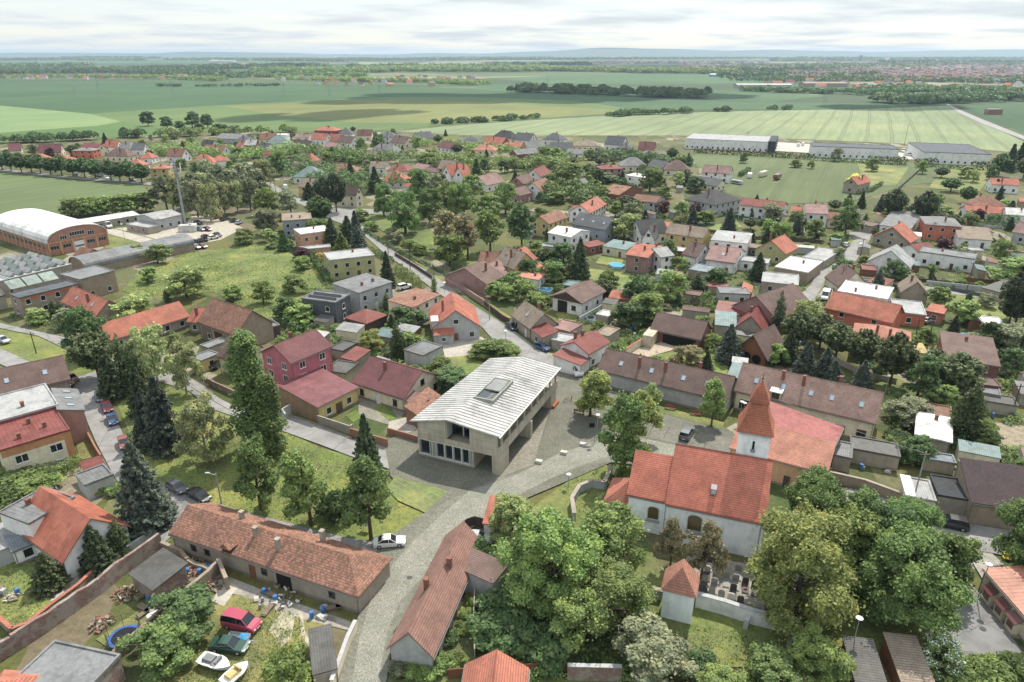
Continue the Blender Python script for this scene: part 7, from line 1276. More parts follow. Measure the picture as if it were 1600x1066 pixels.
belt('hedgerow', [(1110, 175), (1140, 174)], 10, 6, 'dark', 600, 'short clump of bushes right of the hedgerow on the striped field', 'hedgerow', 1.6, 8); belt('hedgerow', [(1198, 172), (1236, 171)], 10, 6, 'dark', 800, 'small bush clump at the striped field far edge', 'hedgerow', 1.6, 8)
belt('tree_belt', [(812, 143), (900, 146), (1000, 150), (1100, 153)], 60, 15, 'dark', 26000, 'long dark tree belt across the middle fields', 'tree belt', 2.6, 14)
belt('field_edge_bushes', [(245, 135), (340, 136), (440, 134)], 12, 6, 'dark', 1500, 'row of small bushes in the big dark field', 'bushes', 2.2, 10)
belt('tree_belt', [(1380, 162), (1440, 160), (1500, 158), (1560, 156), (1700, 158)], 70, 13, 'dark', 14000, 'tree belt around the roundabout at the right', 'tree belt', 2.6, 14)
belt('wood', [(-300, 118), (0, 117), (100, 114), (220, 113), (345, 122)], 220, 17, 'dark', 26000, 'dark wood behind the far left village', 'wood', 4.5, 22); belt('wood', [(210, 111), (330, 108), (420, 107), (470, 104)], 200, 18, 'dark', 16000, 'wood in front of the far left fields', 'wood', 5, 24)
belt('wood', [(430, 112), (520, 114), (600, 112), (680, 108)], 260, 18, 'mid', 20000, 'broad green wood in the middle distance', 'wood', 5, 24); belt('wood', [(640, 110), (760, 112), (850, 110), (1000, 113), (1150, 115)], 220, 17, 'mid', 24000, 'long green wood behind the middle village', 'wood', 5, 24)
belt('wood', [(-400, 96), (0, 95), (60, 94), (140, 93)], 500, 20, 'dark', 7000, 'far dark wood at the left horizon', 'wood', 10, 45); belt('wood', [(300, 94), (500, 95), (700, 94), (900, 93), (1200, 92)], 700, 20, 'dark', 16000, 'far band of woods under the horizon', 'wood', 11, 50)
belt('wood', [(0, 88), (400, 87), (800, 88), (1300, 87.5), (1700, 87)], 1600, 24, 'dark', 14000, 'thin blue woods at the horizon', 'wood', 22, 110); belt('wood', [(1130, 112), (1250, 105), (1400, 103), (1700, 100)], 500, 13, 'dark', 8000, 'trees among the houses of the far right town', 'wood', 6, 26)
belt('wood', [(1180, 128), (1300, 125), (1450, 128), (1700, 126)], 260, 11, 'dark', 6500, 'trees in the lower half of the far right town', 'wood', 4.5, 22); belt('wood', [(1390, 146), (1460, 143), (1540, 147), (1700, 148)], 130, 13, 'dark', 9000, 'dark trees at the near edge of the far right town', 'wood', 3.4, 17)
belt('wood', [(1170, 142), (1230, 145), (1330, 148), (1390, 147)], 50, 10, 'dark', 5000, 'trees along the far works buildings', 'wood', 2.8, 14); belt('wood', [(-200, 124), (0, 123), (120, 122), (260, 123), (345, 127)], 60, 11, 'mid', 8000, 'trees among the far left houses', 'wood', 2.8, 14)
belt('wood', [(440, 124), (560, 127), (680, 129), (752, 133)], 60, 10, 'mid', 8000, 'trees among the middle distance houses', 'wood', 2.8, 14); belt('wood', [(1250, 95), (1450, 93), (1700, 92)], 700, 20, 'dark', 8000, 'woods above the far right town', 'wood', 10, 48)
belt('tree_belt', [(0, 224), (90, 222), (165, 217), (235, 213)], 12, 8, 'dark', 5000, 'band of trees behind the north west houses', 'tree belt', 1.3, 7); belt('tree_belt', [(240, 214), (330, 212), (400, 209), (470, 207)], 10, 7, 'mid', 3500, 'band of bushes behind the grey roofed northern barns', 'tree belt', 1.3, 7)
for i, (q, hh, cl, lb) in enumerate((([(250, 240), (400, 250), (470, 242)], 8, 'mid', 'trees between the north western houses'), ([(500, 240), (560, 256), (640, 250)], 8, 'linden', 'trees between the northern houses'), ([(660, 250), (740, 262), (830, 262), (900, 256)], 7, 'mid', 'garden trees along the northern meadow'), ([(640, 222), (720, 230), (800, 238), (900, 244)], 5, 'mid', 'low garden trees of the northern edge'), ([(930, 250), (990, 250), (1060, 262)], 7, 'dark', 'garden trees left of the pasture'), ([(860, 300), (900, 312), (960, 320)], 8, 'linden', 'trees around the northern gardens'), ([(440, 262), (520, 290), (600, 300)], 9, 'dark', 'trees around the roundabout houses'))): belt('garden_trees', q, 26, hh, cl, 4200, lb, 'garden trees', .9, 6)
rb_ = random.Random(77)
for i in range(22):
    y = 91+rb_.random()**1.2*30; x = rb_.uniform(-100, 1500); l_ = rb_.uniform(80, 330); k_ = (y-80)/20; far_ = G(x, y).length
    belt('wood', [(x, y), (x+l_*.5, y+rb_.uniform(-.6, .8)), (x+l_, y+rb_.uniform(-.8, .8))], far_*.03, rb_.uniform(11, 18), rb_.choice(['dark', 'dark', 'linden']), 1800, f"strip of distant woodland {['left', 'middle', 'right'][min(2, max(0, int((x+l_/2)/534)))]} of the fields, {['highest', 'upper', 'lower', 'lowest'][min(3, int((y-91)/8))]} band", 'woodland', far_*.0022, far_*.011)
# ---------------- far villages
def hut(x, y, ang, L_, W_, he, hr, roofc, wallc, i):
    e = empty('house', (x, y, 0), ang); m = MB(); m.prism([(-L_/2, -W_/2, -.3), (-L_/2, W_/2, -.3), (-L_/2, W_/2, he), (-L_/2, 0, he+hr), (-L_/2, -W_/2, he)], (0, 0, 0), (L_, 0, 0)); m.build('wall', mat('plain', wallc), e)
    r = MB(); r.prism([(-L_/2-.4, -W_/2-.4, he-.2), (-L_/2-.4, 0, he+hr+.1), (-L_/2-.4, W_/2+.4, he-.2), (-L_/2-.4, W_/2+.4, he+.1), (-L_/2-.4, 0, he+hr+.4), (-L_/2-.4, -W_/2-.4, he+.1)], (0, 0, 0), (L_+.8, 0, 0)); r.build('roof', mat('plain', roofc), e)
    rn = {'orange': 'orange', 'salmon': 'salmon', 'rust': 'rust brown', 'red': 'red', 'grey': 'grey', 'brown': 'brown', 'slate': 'slate'}[roofc]
    return e, f"distant {wallc} house with {rn} roof"
def far_rows(px0, px1, y0, y1, n, group, place, hs=(9, 13)):
    for i in range(n):
        t = (i+.5)/n; p = G(px0+(px1-px0)*t+U(-3, 3), y0+(y1-y0)*rnd()); rc = random.choice(['orange', 'salmon', 'rust', 'red', 'grey', 'brown', 'slate', 'orange']); wc = random.choice(['white', 'cream', 'white', 'yellow'])
        e, lk = hut(p.x, p.y, U(-.6, .6)+(0 if rnd() < .6 else 1.5), U(*hs), U(8, 10), U(3.5, 6), U(3, 4.5), rc, wc, i)
        tag(e, lk+' in the '+place, 'house', group)
FAR0 = len(THINGS)
far_rows(5, 260, 119.5, 124.5, 26, 'houses of the far left village', 'far left village'); far_rows(440, 752, 121, 135, 34, 'houses of the middle distance village', 'middle distance village')
far_rows(1190, 1600, 124, 144, 24, 'near houses of the far right town', 'far right town', (12, 20))
e, lk = hut(*G(286, 124).xy, .1, 26, 16, 7, 5, 'salmon', 'cream', 0); tag(e, '', 'house', None, None, 'large cream manor with salmon roof at the far left field edge')
FARN = len(THINGS)
def town(name, boxes, n, label, seed):
    m = MB(); rs = random.Random(seed); cols = ['lightgrey', 'brown', 'pink', 'rust', 'grey', 'white']
    for i in range(n):
        b = boxes[i % len(boxes)]; p = G(b[0]+(b[1]-b[0])*rs.random(), b[2]+(b[3]-b[2])*rs.random()); a = rs.uniform(-.7, .7); ca, sa = math.cos(a), math.sin(a); L_ = rs.uniform(10, 18)*b[4]; W_ = rs.uniform(9, 12)*b[4]; he = rs.uniform(4, 8)*b[4]**.5; hr = rs.uniform(2.5, 5)
        T_ = lambda q: Vector((p.x+ca*q[0]-sa*q[1], p.y+sa*q[0]+ca*q[1], q[2]))
        m.cur = rs.choice((0, 5)); m.box(-L_/2, L_/2, -W_/2, W_/2, -.3, he, T_)
        m.cur = rs.choice((1, 2, 3, 4, 1, 2)); m.prism([(-L_/2-.4, -W_/2-.4, he+.01), (-L_/2-.4, W_/2+.4, he+.01), (-L_/2-.4, 0, he+hr)], (0, 0, 0), (L_+.8, 0, 0), T_)
    o = m.build(name, [mat('plain', c) for c in cols], uv=False); o['kind'] = 'stuff'; tag(o, '', 'town', None, None, label, (boxes[0][0], boxes[0][2]))
town('distant_town', [(1220, 1620, 98, 120, 1), (1280, 1700, 94, 106, 1.1), (1380, 1650, 108, 130, 1), (1230, 1500, 112, 124, .9)], 1500, 'mass of small houses forming the far right town', 3)
town('distant_town', [(850, 960, 106, 110, 1.1), (1060, 1240, 104, 110, 1.2), (900, 1200, 97, 100, 1.5)], 420, 'scattered roofs behind the long green wood', 5)
town('distant_town', [(620, 860, 90, 94, 1.8), (330, 400, 94, 95, 1.8), (1180, 1600, 88, 92, 2.0)], 320, 'specks of houses near the horizon', 7)
def shed_row(px, L_, W_, H, cols, label, name='warehouse'):
    p = G(*px); e = empty(name, p); m = MB(); m.box(-L_/2, L_/2, 0, W_, -.3, H); m.build('wall', mat('wall', cols[0]), e); r = MB(); r.prism([(-L_/2-.5, -.5, H+.01), (-L_/2-.5, W_+.5, H+.01), (-L_/2-.5, W_/2, H+2.5)], (0, 0, 0), (L_+1, 0, 0)); r.build('roof', mat('metal', cols[1]), e); tag(e, '', 'warehouse', None, None, label)
shed_row((1195, 138), 110, 30, 6, ('lightgrey', 'lightgrey'), 'long pale factory shed in the middle fields'); shed_row((1290, 136), 90, 30, 7, ('stone', 'rust'), 'rusty roofed shed right of the pale factory shed'); shed_row((1368, 139), 50, 24, 7, ('white', 'slate'), 'white shed with slate roof near the roundabout'); shed_row((1445, 153), 26, 18, 5, ('white', 'slate'), 'small white building with slate roof beside the roundabout trees')
shed_row((346, 97), 190, 40, 10, ('white', 'white'), 'very long white building on the horizon fields'); shed_row((1150, 120), 150, 20, 6, ('lightblue', 'white'), 'long low pale blue building in the distance')
def slabblock(px, w_, h, col, label): p = G(*px); e = empty('apartment_block', p); m = MB(); m.box(-w_/2, w_/2, 0, 15, -.3, h); m.build('wall', mat('wall', col), e); m = MB(); m.box(-w_/2-.2, w_/2+.2, -.2, 15.2, h+.01, h+.7); m.build('roof', mat('flat', 'grey'), e); tag(e, '', 'apartment block', None, None, label)
slabblock((1335, 97), 40, 34, 'lightgrey', 'tall grey apartment block above the far right town'); slabblock((1386, 98), 30, 40, 'white', 'tall pale apartment tower right of the grey block'); slabblock((1345, 96), 18, 44, 'grey', 'narrow grey tower beside the tall grey block')
# hills on the horizon
def hills(name, dist, x0, x1, h, seed, col):
    rs = random.Random(seed); ph = [rs.uniform(0, 6.28) for _ in range(6)]; P = []; n = 160
    for i in range(n+1):
        x = x0+(x1-x0)*i/n; t = i/n*14; z = h*max(.12, .45+.22*math.sin(t*.7+ph[0])+.16*math.sin(t*1.7+ph[1])+.09*math.sin(t*3.9+ph[2])+.04*math.sin(t*9+ph[3]))
        P += [(x, dist, -5), (x, dist+900, z), (x, dist+3200, z*.9), (x, dist+4200, -5)]
    m = MB(); m.poly(P, [(i*4+j, (i+1)*4+j, (i+1)*4+j+1, i*4+j+1) for i in range(n) for j in range(3)]); o = m.build(name, mat('plain', col), uv=False, fix=False); struct(o)
hills('hills', 12500, -15000, 15000, 165, 4, '#4e6450')
# tall power pylons in the fields
def pylon(px, h, fixed):
    e = empty('power_pylon', G(*px)); m = MB()
    for s in (-1, 1):
        for q in (-1, 1): m.tube((s*2, q*2, 0), (s*.35, q*.35, h), .16, .1, 4)
    for k in range(8):
        z = h*k/8; w_ = 2-1.65*k/8; m.tube((-w_, -w_, z), (w_, -w_, z+h/8), .07, .07, 4); m.tube((w_, -w_, z), (-w_, -w_, z+h/8), .07, .07, 4)
    m.build('lattice', mat('paint', '#8b9092'), e); m = MB()
    for z, w_ in ((h*.72, 5), (h*.84, 6.5), (h*.95, 4)): m.tube((-w_, 0, z), (w_, 0, z), .12, .12, 4)
    m.build('cross_arm', mat('paint', '#8b9092'), e); tag(e, '', 'pylon', None, None, fixed)
for q, h, s in (((157, 153), 26, 'lattice pylon, second from the left in the dark field'), ((119, 152), 16, 'small pole like pylon left in the dark field'), ((272, 153), 28, 'tall lattice pylon left of the middle in the dark field'), ((445, 147), 18, 'thin pylon in the middle of the dark field'), ((515, 150), 20, 'thin pylon right of the middle in the dark field'), ((593, 150), 18, 'thin pylon above the striped field'), ((855, 148), 30, 'tall pylon before the long tree belt'), ((1288, 158), 22, 'pylon right of the long tree belt')): pylon(q, h, s)
# ---------------- poles, lamps, signs and small things
def pole(px, h, kind='wood', look=None, fixed=None, lean=0):
    e = empty('lamp_post' if kind == 'lamp' else 'utility_pole', G(*px)); m = MB(); r = .13 if kind != 'lamp' else .07
    m.tube((0, 0, 0), (lean, 0, h), r, r*.75, 8); m.build('post', mat('paint' if kind == 'lamp' else 'plain', '#8d9092' if kind == 'lamp' else ('#5a4636' if kind == 'wood' else '#9c978c')), e)
    if kind == 'lamp': m = MB(); m.tube((lean, 0, h-.02), (lean, 0, h+.12), .12, .42, 12); m.tube((lean, 0, h+.121), (lean, 0, h+.28), .42, .1, 12); m.build('lamp_head', mat('paint', '#d9dad6'), e)
    elif kind == 'arm': m = MB(); m.tube((lean, 0, h-.3), (lean-1.1, 0, h+.1), .05, .04, 6); m.box(lean-1.6, lean-.9, -.12, .12, h+.05, h+.2); m.build('lamp_head', mat('paint', '#b9bab6'), e)
    else: m = MB(); m.box(lean-.8, lean+.8, -.06, .06, h-.6, h-.45); [m.tube((lean+x, 0, h-.45), (lean+x, 0, h-.2), .05, .05, 5) for x in (-.7, 0, .7)]; m.build('cross_arm', mat('plain', '#6b6255'), e)
    tag(e, look or {'lamp': 'pale street lamp', 'arm': 'street lamp with side arm', 'wood': 'brown wooden power pole', 'conc': 'grey concrete power pole'}[kind], 'street lamp' if kind in ('lamp', 'arm') else 'power pole', None, None, fixed); return e
for q, h, k in (((57, 553), 5.6, 'wood'), ((346, 787), 5.6, 'arm'), ((765, 501), 5.6, 'conc'), ((641, 423), 6.5, 'wood'), ((607, 402), 5.8, 'wood'), ((790, 535), 3, 'lamp'), ((432, 310), 9, 'wood'), ((424, 295), 9, 'wood'), ((523, 330), 5, 'arm'), ((695, 460), 3.6, 'lamp'), ((932, 690), 5.5, 'lamp'), ((1155, 660), 4.4, 'lamp'), ((1160, 656), 3.6, 'lamp'), ((1423, 796), 10.5, 'conc'), ((1526, 940), 6, 'lamp'), ((1327, 1030), 6.2, 'lamp'), ((1208, 672), 4.6, 'lamp'), ((1069, 692), 5.5, 'lamp') if 0 else ((888, 762), 2.5, 'lamp'), ((1312, 453), 7.5, 'wood'), ((1343, 408), 8, 'wood'), ((1280, 346), 8, 'wood'), ((1382, 618), 4.5, 'lamp'), ((1448, 545), 8.5, 'wood'), ((1429, 532), 6, 'wood'), ((1510, 455), 9, 'wood'), ((827, 265), 9, 'conc'), ((1413, 226), 15, 'wood'), ((1167, 228), 10, 'wood'), ((195, 375), 6, 'lamp'), ((1185, 415), 7, 'conc'), ((1455, 375), 7, 'wood'), ((1085, 345), 7, 'conc'), ((1580, 650), 7, 'wood')): pole(q, h, k)
def wire(a, ha, b, hb, label):
    A = G(*a)+Vector((0, 0, ha)); B = G(*b)+Vector((0, 0, hb)); m = MB(); n = 8
    pt = lambda t: A.lerp(B, t)-A-Vector((0, 0, 4*t*(1-t)*(B-A).length*.02))
    for i in range(n): m.tube(pt(i/n), pt((i+1)/n), .045, .045, 3)
    o = m.build('power_line', mat('plain', '#6f7275'), None, A, uv=False); tag(o, '', 'wire', None, None, label, PX((A+B)/2))
wire((1423, 796), 10.2, (1208, 672), 6.5, 'overhead wire from the concrete pole to the peach house roof'); wire((827, 265), 8.7, (432, 310), 8.6, 'overhead wire crossing above the northern houses'); wire((1167, 228), 9.5, (827, 265), 8.4, 'overhead wire running from the long pale warehouse westwards'); wire((641, 423), 6.2, (607, 402), 5.6, 'short overhead wire beside the village road'); wire((765, 501), 5.3, (641, 423), 6.0, 'overhead wire crossing the village road junction')
def bench(px, ang, fixed):
    e = empty('bench', G(*px)+Vector((0, 0, .232)), ang); m = MB()
    for i in range(4): m.box(-1.1, 1.1, -.25+i*.14, -.15+i*.14, .42, .47)
    m.build('seat', mat('plain', '#8a4a38'), e); m = MB()
    for i in range(3): m.box(-1.1, 1.1, .32, .36, .55+i*.14, .65+i*.14)
    m.build('backrest', mat('plain', '#8a4a38'), e)
    for x in (-.9, .9): m = MB(); m.box(x-.04, x+.04, -.22, .30, 0, .415); m.box(x-.04, x+.04, .361, .41, 0, .95); m.build('leg', mat('paint', 'darkgrey'), e)
    tag(e, '', 'bench', 'wooden benches on the square', None, fixed)
bench((905, 647), R(-22)+math.pi, 'wooden bench under the plaza maple'); bench((1047, 642), R(-20), 'wooden bench near the wall of the long plaza house, left one'); bench((1087, 651), R(-20), 'wooden bench near the wall of the long plaza house, right one')
for i, q in enumerate(((842, 725), (881, 711), (911, 698))):
    e = empty('stone_block', G(*q)+Vector((0, 0, .24)), R(-20)); m = MB(); m.box(-.6, .6, -.4, .4, 0, .5); m.box(-.56, .56, -.36, .36, .5005, .52); b_ = m.build('block', mat('wall', '#b5b2a6'), e); tag(e, '', 'stone seat', 'stone seats along the cobbled street', None, ('nearest', 'middle', 'farthest')[i]+' pale stone seat block along the cobbled street')
for i, q in enumerate(((885, 629), (893, 627))):      # bicycles by the rack
    e = empty('bicycle', G(*q)+Vector((0, 0, .24)), R(30+i*60))
    for x in (-.52, .52):
        m = MB()
        for k in range(14): a0, a1 = 6.283*k/14, 6.283*(k+1)/14; m.tube((x+.33*math.cos(a0), 0, .34+.33*math.sin(a0)), (x+.33*math.cos(a1), 0, .34+.33*math.sin(a1)), .022, .022, 4)
        m.build('wheel', mat('plain', 'black'), e)
    m = MB(); [m.tube(a, b, .025, .025, 5) for a, b in (((-.52, 0, .34), (-.1, 0, .34)), ((-.1, 0, .34), (.4, 0, .85)), ((-.1, 0, .34), (-.25, 0, .88)), ((-.25, 0, .82), (.4, 0, .85)), ((-.52, 0, .34), (-.25, 0, .85)), ((.4, 0, .95), (.52, 0, .34)))]; m.build('frame', mat('paint', ('#a8483a', '#4a4d50')[i]), e)
    m = MB(); m.box(-.4, -.12, -.07, .07, .88, .93); m.build('saddle', mat('plain', 'black'), e); m = MB(); m.tube((.4, -.28, .98), (.4, .28, .98), .018, .018, 5); m.build('handlebar', mat('plain', 'black'), e)
    tag(e, '', 'bicycle', 'bicycles at the rack on the square', None, ('red', 'dark grey')[i]+' bicycle at the rack left of the plaza maple')
e = empty('flag_banner', G(931, 692)+Vector((.2, -1.2, 0))); m = MB(); m.box(-.1, .1, -.06, .06, 0, .02); m = MB()
e2 = empty('notice_board', G(574, 829)+Vector((0, 0, .1)), R(-15)); m = MB(); m.box(-.75, .75, -.06, .06, .75, 2.0); m.build('panel', mat('paint', '#cfd0cc'), e2)
for x in (-.65, .65): m = MB(); m.tube((x, .1, 0), (x, .1, 1.9), .05, .05, 6); m.build('leg', mat('paint', 'grey'), e2)
tag(e2, '', 'notice board', None, None, 'pale notice board under the signboard tree'); bpy.data.objects.remove(e)
e = empty('black_banner', G(931, 690)+Vector((-.3, -.3, .24))); m = MB(); m.tube((0, 0, 0), (0, 0, 3.9), .05, .05, 6); m.build('post', mat('paint', 'grey'), e); m = MB(); m.box(-1.1, -.1, -.03, .03, 2.9, 3.8); m.build('banner', mat('plain', 'black'), e); tag(e, '', 'banner', None, None, 'small black banner on a thin post beside the big plaza lime')
# trampoline, table, tarp, pools
p = G(197, 1003); e = empty('trampoline', p); m = MB(); m.tube((0, 0, .86), (0, 0, .90), 1.45, 1.45, 28); m.build('jumping_mat', mat('plain', '#25262a'), e); m = MB(); n = 28
for k in range(n):
    a0, a1 = 6.2832*k/n, 6.2832*(k+1)/n; m.poly([(1.46*math.cos(a0), 1.46*math.sin(a0), .92), (1.46*math.cos(a1), 1.46*math.sin(a1), .92), (1.85*math.cos(a1), 1.85*math.sin(a1), .90), (1.85*math.cos(a0), 1.85*math.sin(a0), .90), (1.46*math.cos(a0), 1.46*math.sin(a0), .86), (1.46*math.cos(a1), 1.46*math.sin(a1), .86), (1.85*math.cos(a1), 1.85*math.sin(a1), .80), (1.85*math.cos(a0), 1.85*math.sin(a0), .80)], [(0, 1, 2, 3), (7, 6, 5, 4), (3, 2, 6, 7), (0, 4, 5, 1)])
m.build('edge_pad', mat('paint', '#2458a8'), e)
for k in range(6):
    a0 = 1.047*k; m = MB(); m.tube((1.88*math.cos(a0), 1.88*math.sin(a0), 0), (1.95*math.cos(a0), 1.95*math.sin(a0), 2.7), .035, .035, 6); m.build('net_post', mat('paint', 'darkgrey'), e); m = MB(); m.tube((1.7*math.cos(a0+.5), 1.7*math.sin(a0+.5), 0), (1.7*math.cos(a0+.5), 1.7*math.sin(a0+.5), .85), .04, .04, 6); m.build('leg', mat('paint', 'silver'), e)
m = MB()
for z in (2.65, 2.0, 1.4):
    for k in range(24): a0, a1 = 6.2832*k/24, 6.2832*(k+1)/24; m.tube((1.9*math.cos(a0), 1.9*math.sin(a0), z), (1.9*math.cos(a1), 1.9*math.sin(a1), z), .014, .014, 3)
for k in range(48): a0 = 6.2832*k/48; m.tube((1.9*math.cos(a0), 1.9*math.sin(a0), .92), (1.9*math.cos(a0), 1.9*math.sin(a0), 2.65), .009, .009, 3)
m.build('safety_net', mat('plain', '#2f3236'), e, uv=False); tag(e, '', 'trampoline', None, 'the trampoline', 'round trampoline with blue edge pad and safety net in the ruined yard')
e = empty('garden_table', G(243, 966), R(40)); m = MB(); m.prism([(.9*math.copysign(abs(math.cos(t))**.6, math.cos(t)), .5*math.copysign(abs(math.sin(t))**.6, math.sin(t)), .70) for t in [6.2832*i/20 for i in range(20)]], (0, 0, 0), (0, 0, .05)); m.build('table_top', mat('paint', 'white'), e)
for x in (-.55, .55):
    for y in (-.25, .25): m = MB(); m.tube((x, y, 0), (x, y, .7), .03, .03, 5); m.build('leg', mat('paint', 'white'), e)
tag(e, '', 'table', None, None, 'white oval garden table on the ruined yard lawn')
def pool(px, name, label, col='#3fa9c9', rim=1.0):
    P = [G(*q) for q in px]; c = sum(P, Vector())/len(P); e = empty(name, c); m = MB(); m.prism([(p-c)*1.06 for p in P], (0, 0, 0), (0, 0, rim)); m.build('basin', mat('paint', '#8fb0c0' if rim > .5 else 'lightgrey'), e); m = MB(); m.poly([(p-c)*.97+Vector((0, 0, rim+.02)) for p in P], [tuple(range(len(P)))]); o = m.build('water', mat('water', col), e, fix=False); tag(e, '', 'pool', None, None, label)
pool([(1478, 522), (1484, 527), (1534, 534), (1541, 530), (1525, 525), (1500, 521)], 'swimming_pool', 'oblong turquoise swimming pool behind the big brown roofed villa', rim=.3)
pool([(951, 417), (958, 421), (970, 422), (976, 419), (968, 415), (957, 414)], 'swimming_pool', 'small light blue pool on the lawn near the orange and mauve house'); pool([(1238, 530), (1240, 537), (1250, 540), (1256, 535), (1254, 529), (1244, 527)], 'swimming_pool', 'round blue pool under the pines'); pool([(842, 454), (843, 458), (858, 461), (863, 457), (862, 454)], 'swimming_pool', 'flat dark blue pool left of the white garage hall', '#1f5f88'); pool([(411, 370), (413, 373), (420, 373), (421, 370)], 'swimming_pool', 'tiny blue pool behind the peach flat house')
pool([(916, 499), (918, 504), (927, 506), (930, 501), (925, 498)], 'trampoline', 'small dark trampoline among the junk near the red metal roof', '#26282c')
random.seed(99)
def junk(px, n, rad, label_base):
    kinds = [('barrel', '#2a6fb0'), ('crate', '#9a8a70'), ('white_goods', 'lightgrey'), ('board_stack', '#7a6a58'), ('sack', '#b9b4a6'), ('bucket', '#8a8f94')]
    c = G(*px)
    for i in range(n):
        k, col = random.choice(kinds); a = U(0, 6.28); r = rad*math.sqrt(rnd()); p = c+Vector((r*math.cos(a), r*.8*math.sin(a), .1)); m = MB()
        if k in ('barrel', 'bucket'): s = .3 if k == 'barrel' else .2; m.tube((0, 0, 0), (0, 0, s*3), s, s, 12); m.tube((0, 0, s*3+.001), (0, 0, s*3+.04), s*.8, s*.8, 12)
        elif k == 'board_stack':
            for j in range(4): m.box(-1.1+U(-.1, .1), 1.1+U(-.1, .1), -.35, .35+U(-.1, .1), j*.09, j*.09+.07)
        elif k == 'sack': m.prism([(-.45, -.3, 0), (.45, -.3, 0), (.5, -.3, .2), (.2, -.3, .42), (-.25, -.3, .38), (-.5, -.3, .18)], (0, 0, 0), (.05, .6, 0))
        elif k == 'white_goods': m.box(-.3, .3, -.3, .3, 0, .85); m.tube((0, -.31, .45), (0, -.30, .45), .2, .2, 12)
        else:
            m.box(-.5, .5, -.35, .35, 0, .06); [m.box(-.5, .5, y, y+.05, .065, .5) for y in (-.35, .30)]; [m.box(x, x+.05, -.29, .29, .066, .5) for x in (-.5, .45)]
        o = m.build(k, mat('paint' if k in ('barrel', 'white_goods') else 'plain', col), None, p); o.rotation_euler = (0, 0, U(0, 3)); tag(o, {'barrel': 'blue plastic barrel', 'crate': 'brown wooden crate', 'white_goods': 'old white washing machine', 'board_stack': 'stack of old boards', 'sack': 'pale bulky sack', 'bucket': 'grey bucket'}[k]+' '+label_base, k.replace('_', ' '))
junk((300, 905), 12, 3.0, 'in the ruin'); junk((230, 945), 6, 2.2, 'in the ruin'); junk((430, 935), 10, 3.0, 'at the wall'); junk((510, 960), 8, 2.5, 'near the gate'); junk((945, 500), 9, 5, 'in the junk yard'); junk((1000, 520), 8, 4, 'by the barn'); junk((1380, 733), 6, 4, 'in the garden'); junk((1545, 650), 6, 5, 'by the sheds'); junk((1085, 450), 8, 5, 'in the yard'); junk((20, 925), 3, 2, 'on the left lawn')
# graves in the churchyard
random.seed(5)
gi = 0
for r_ in range(4):
    for c_ in range(9):
        q = (1108+c_*15-r_*4, 888+c_*4.6+r_*15)
        if rnd() < .12 or q[0] > 1235: continue
        p = G(*q); e = empty('grave', p, R(-17)); m = MB(); m.box(-.45, .45, -1.0, 1.0, 0, .22); m.box(-.38, .38, -.92, .9, .2205, .3); m.build('grave_slab', mat('wall', random.choice(['#8f8f8d', '#5d5b5a', '#a9a49a'])), e); m = MB(); m.box(-.42, .42, .85, 1.0, .3005, 1.15); m.box(-.32, .32, .851, .999, 1.1505, 1.3); m.build('headstone', mat('wall', random.choice(['#b5b4b0', '#4c4a4a', '#8a857c'])), e)
        if rnd() < .4: m = MB(); m.tube((0, -.2, .31), (0, -.2, .5), .12, .2, 8); m.build('flower_pot', mat('plain', random.choice(['#b04a5a', '#c9a540', '#d8d8d4'])), e)
        tag(e, 'grey stone grave', 'grave', 'graves in the churchyard'); gi += 1
for c_ in range(6):
    q = (930+(c_ % 2)*9-c_*1.5, 832+c_*9); p = G(*q); e = empty('grave', p, R(-17)); m = MB(); m.box(-.45, .45, -1.0, 1.0, 0, .25); m.build('grave_slab', mat('wall', '#6d6a6a'), e); m = MB(); m.box(-.42, .42, .85, 1.0, .2505, 1.2); m.build('headstone', mat('wall', '#b5b4b0'), e); tag(e, 'grey stone grave', 'grave', 'graves in the churchyard')
# ---------------- the rest of the garden greenery, kept off roofs, roads and open fields
OPEN = [g[1] for g in GPOLY if g[0].endswith(('road', 'street', 'paving', 'field', 'yard', 'pavers', 'forecourt', 'bay', 'park', 'pasture', 'driveway', 'slab', 'plot', 'lane', 'patch', 'grass', 'village_meadow', 'courtyard')) or g[0] in ('meadow', 'park_lawn', 'church_lawn', 'lawn')]
ZONES = [([(0, 236), (240, 226), (400, 238), (800, 246), (1080, 258), (1080, 300), (1000, 340), (900, 330), (830, 320), (620, 290), (430, 270), (240, 300), (0, 262)], 105, 0), ([(400, 212), (620, 208), (1060, 232), (1080, 300), (800, 300), (600, 270), (430, 250)], 70, 0), ([(820, 330), (1100, 330), (1600, 320), (1600, 460), (1480, 480), (1260, 520), (1140, 600), (950, 560), (880, 500), (800, 470), (800, 420)], 150, 1), ([(1340, 560), (1600, 480), (1600, 760), (1500, 740), (1400, 720), (1380, 620)], 40, 1), ([(420, 490), (640, 470), (680, 560), (640, 600), (520, 590), (430, 540)], 34, 1), ([(0, 280), (180, 215), (600, 205), (400, 240), (100, 246)], 40, 0), ([(0, 500), (100, 480), (180, 490), (150, 520)], 5, 1), ([(350, 360), (520, 340), (560, 370), (500, 440), (400, 400)], 20, 1)]
random.seed(64)
n_ = 0; t_ = 0
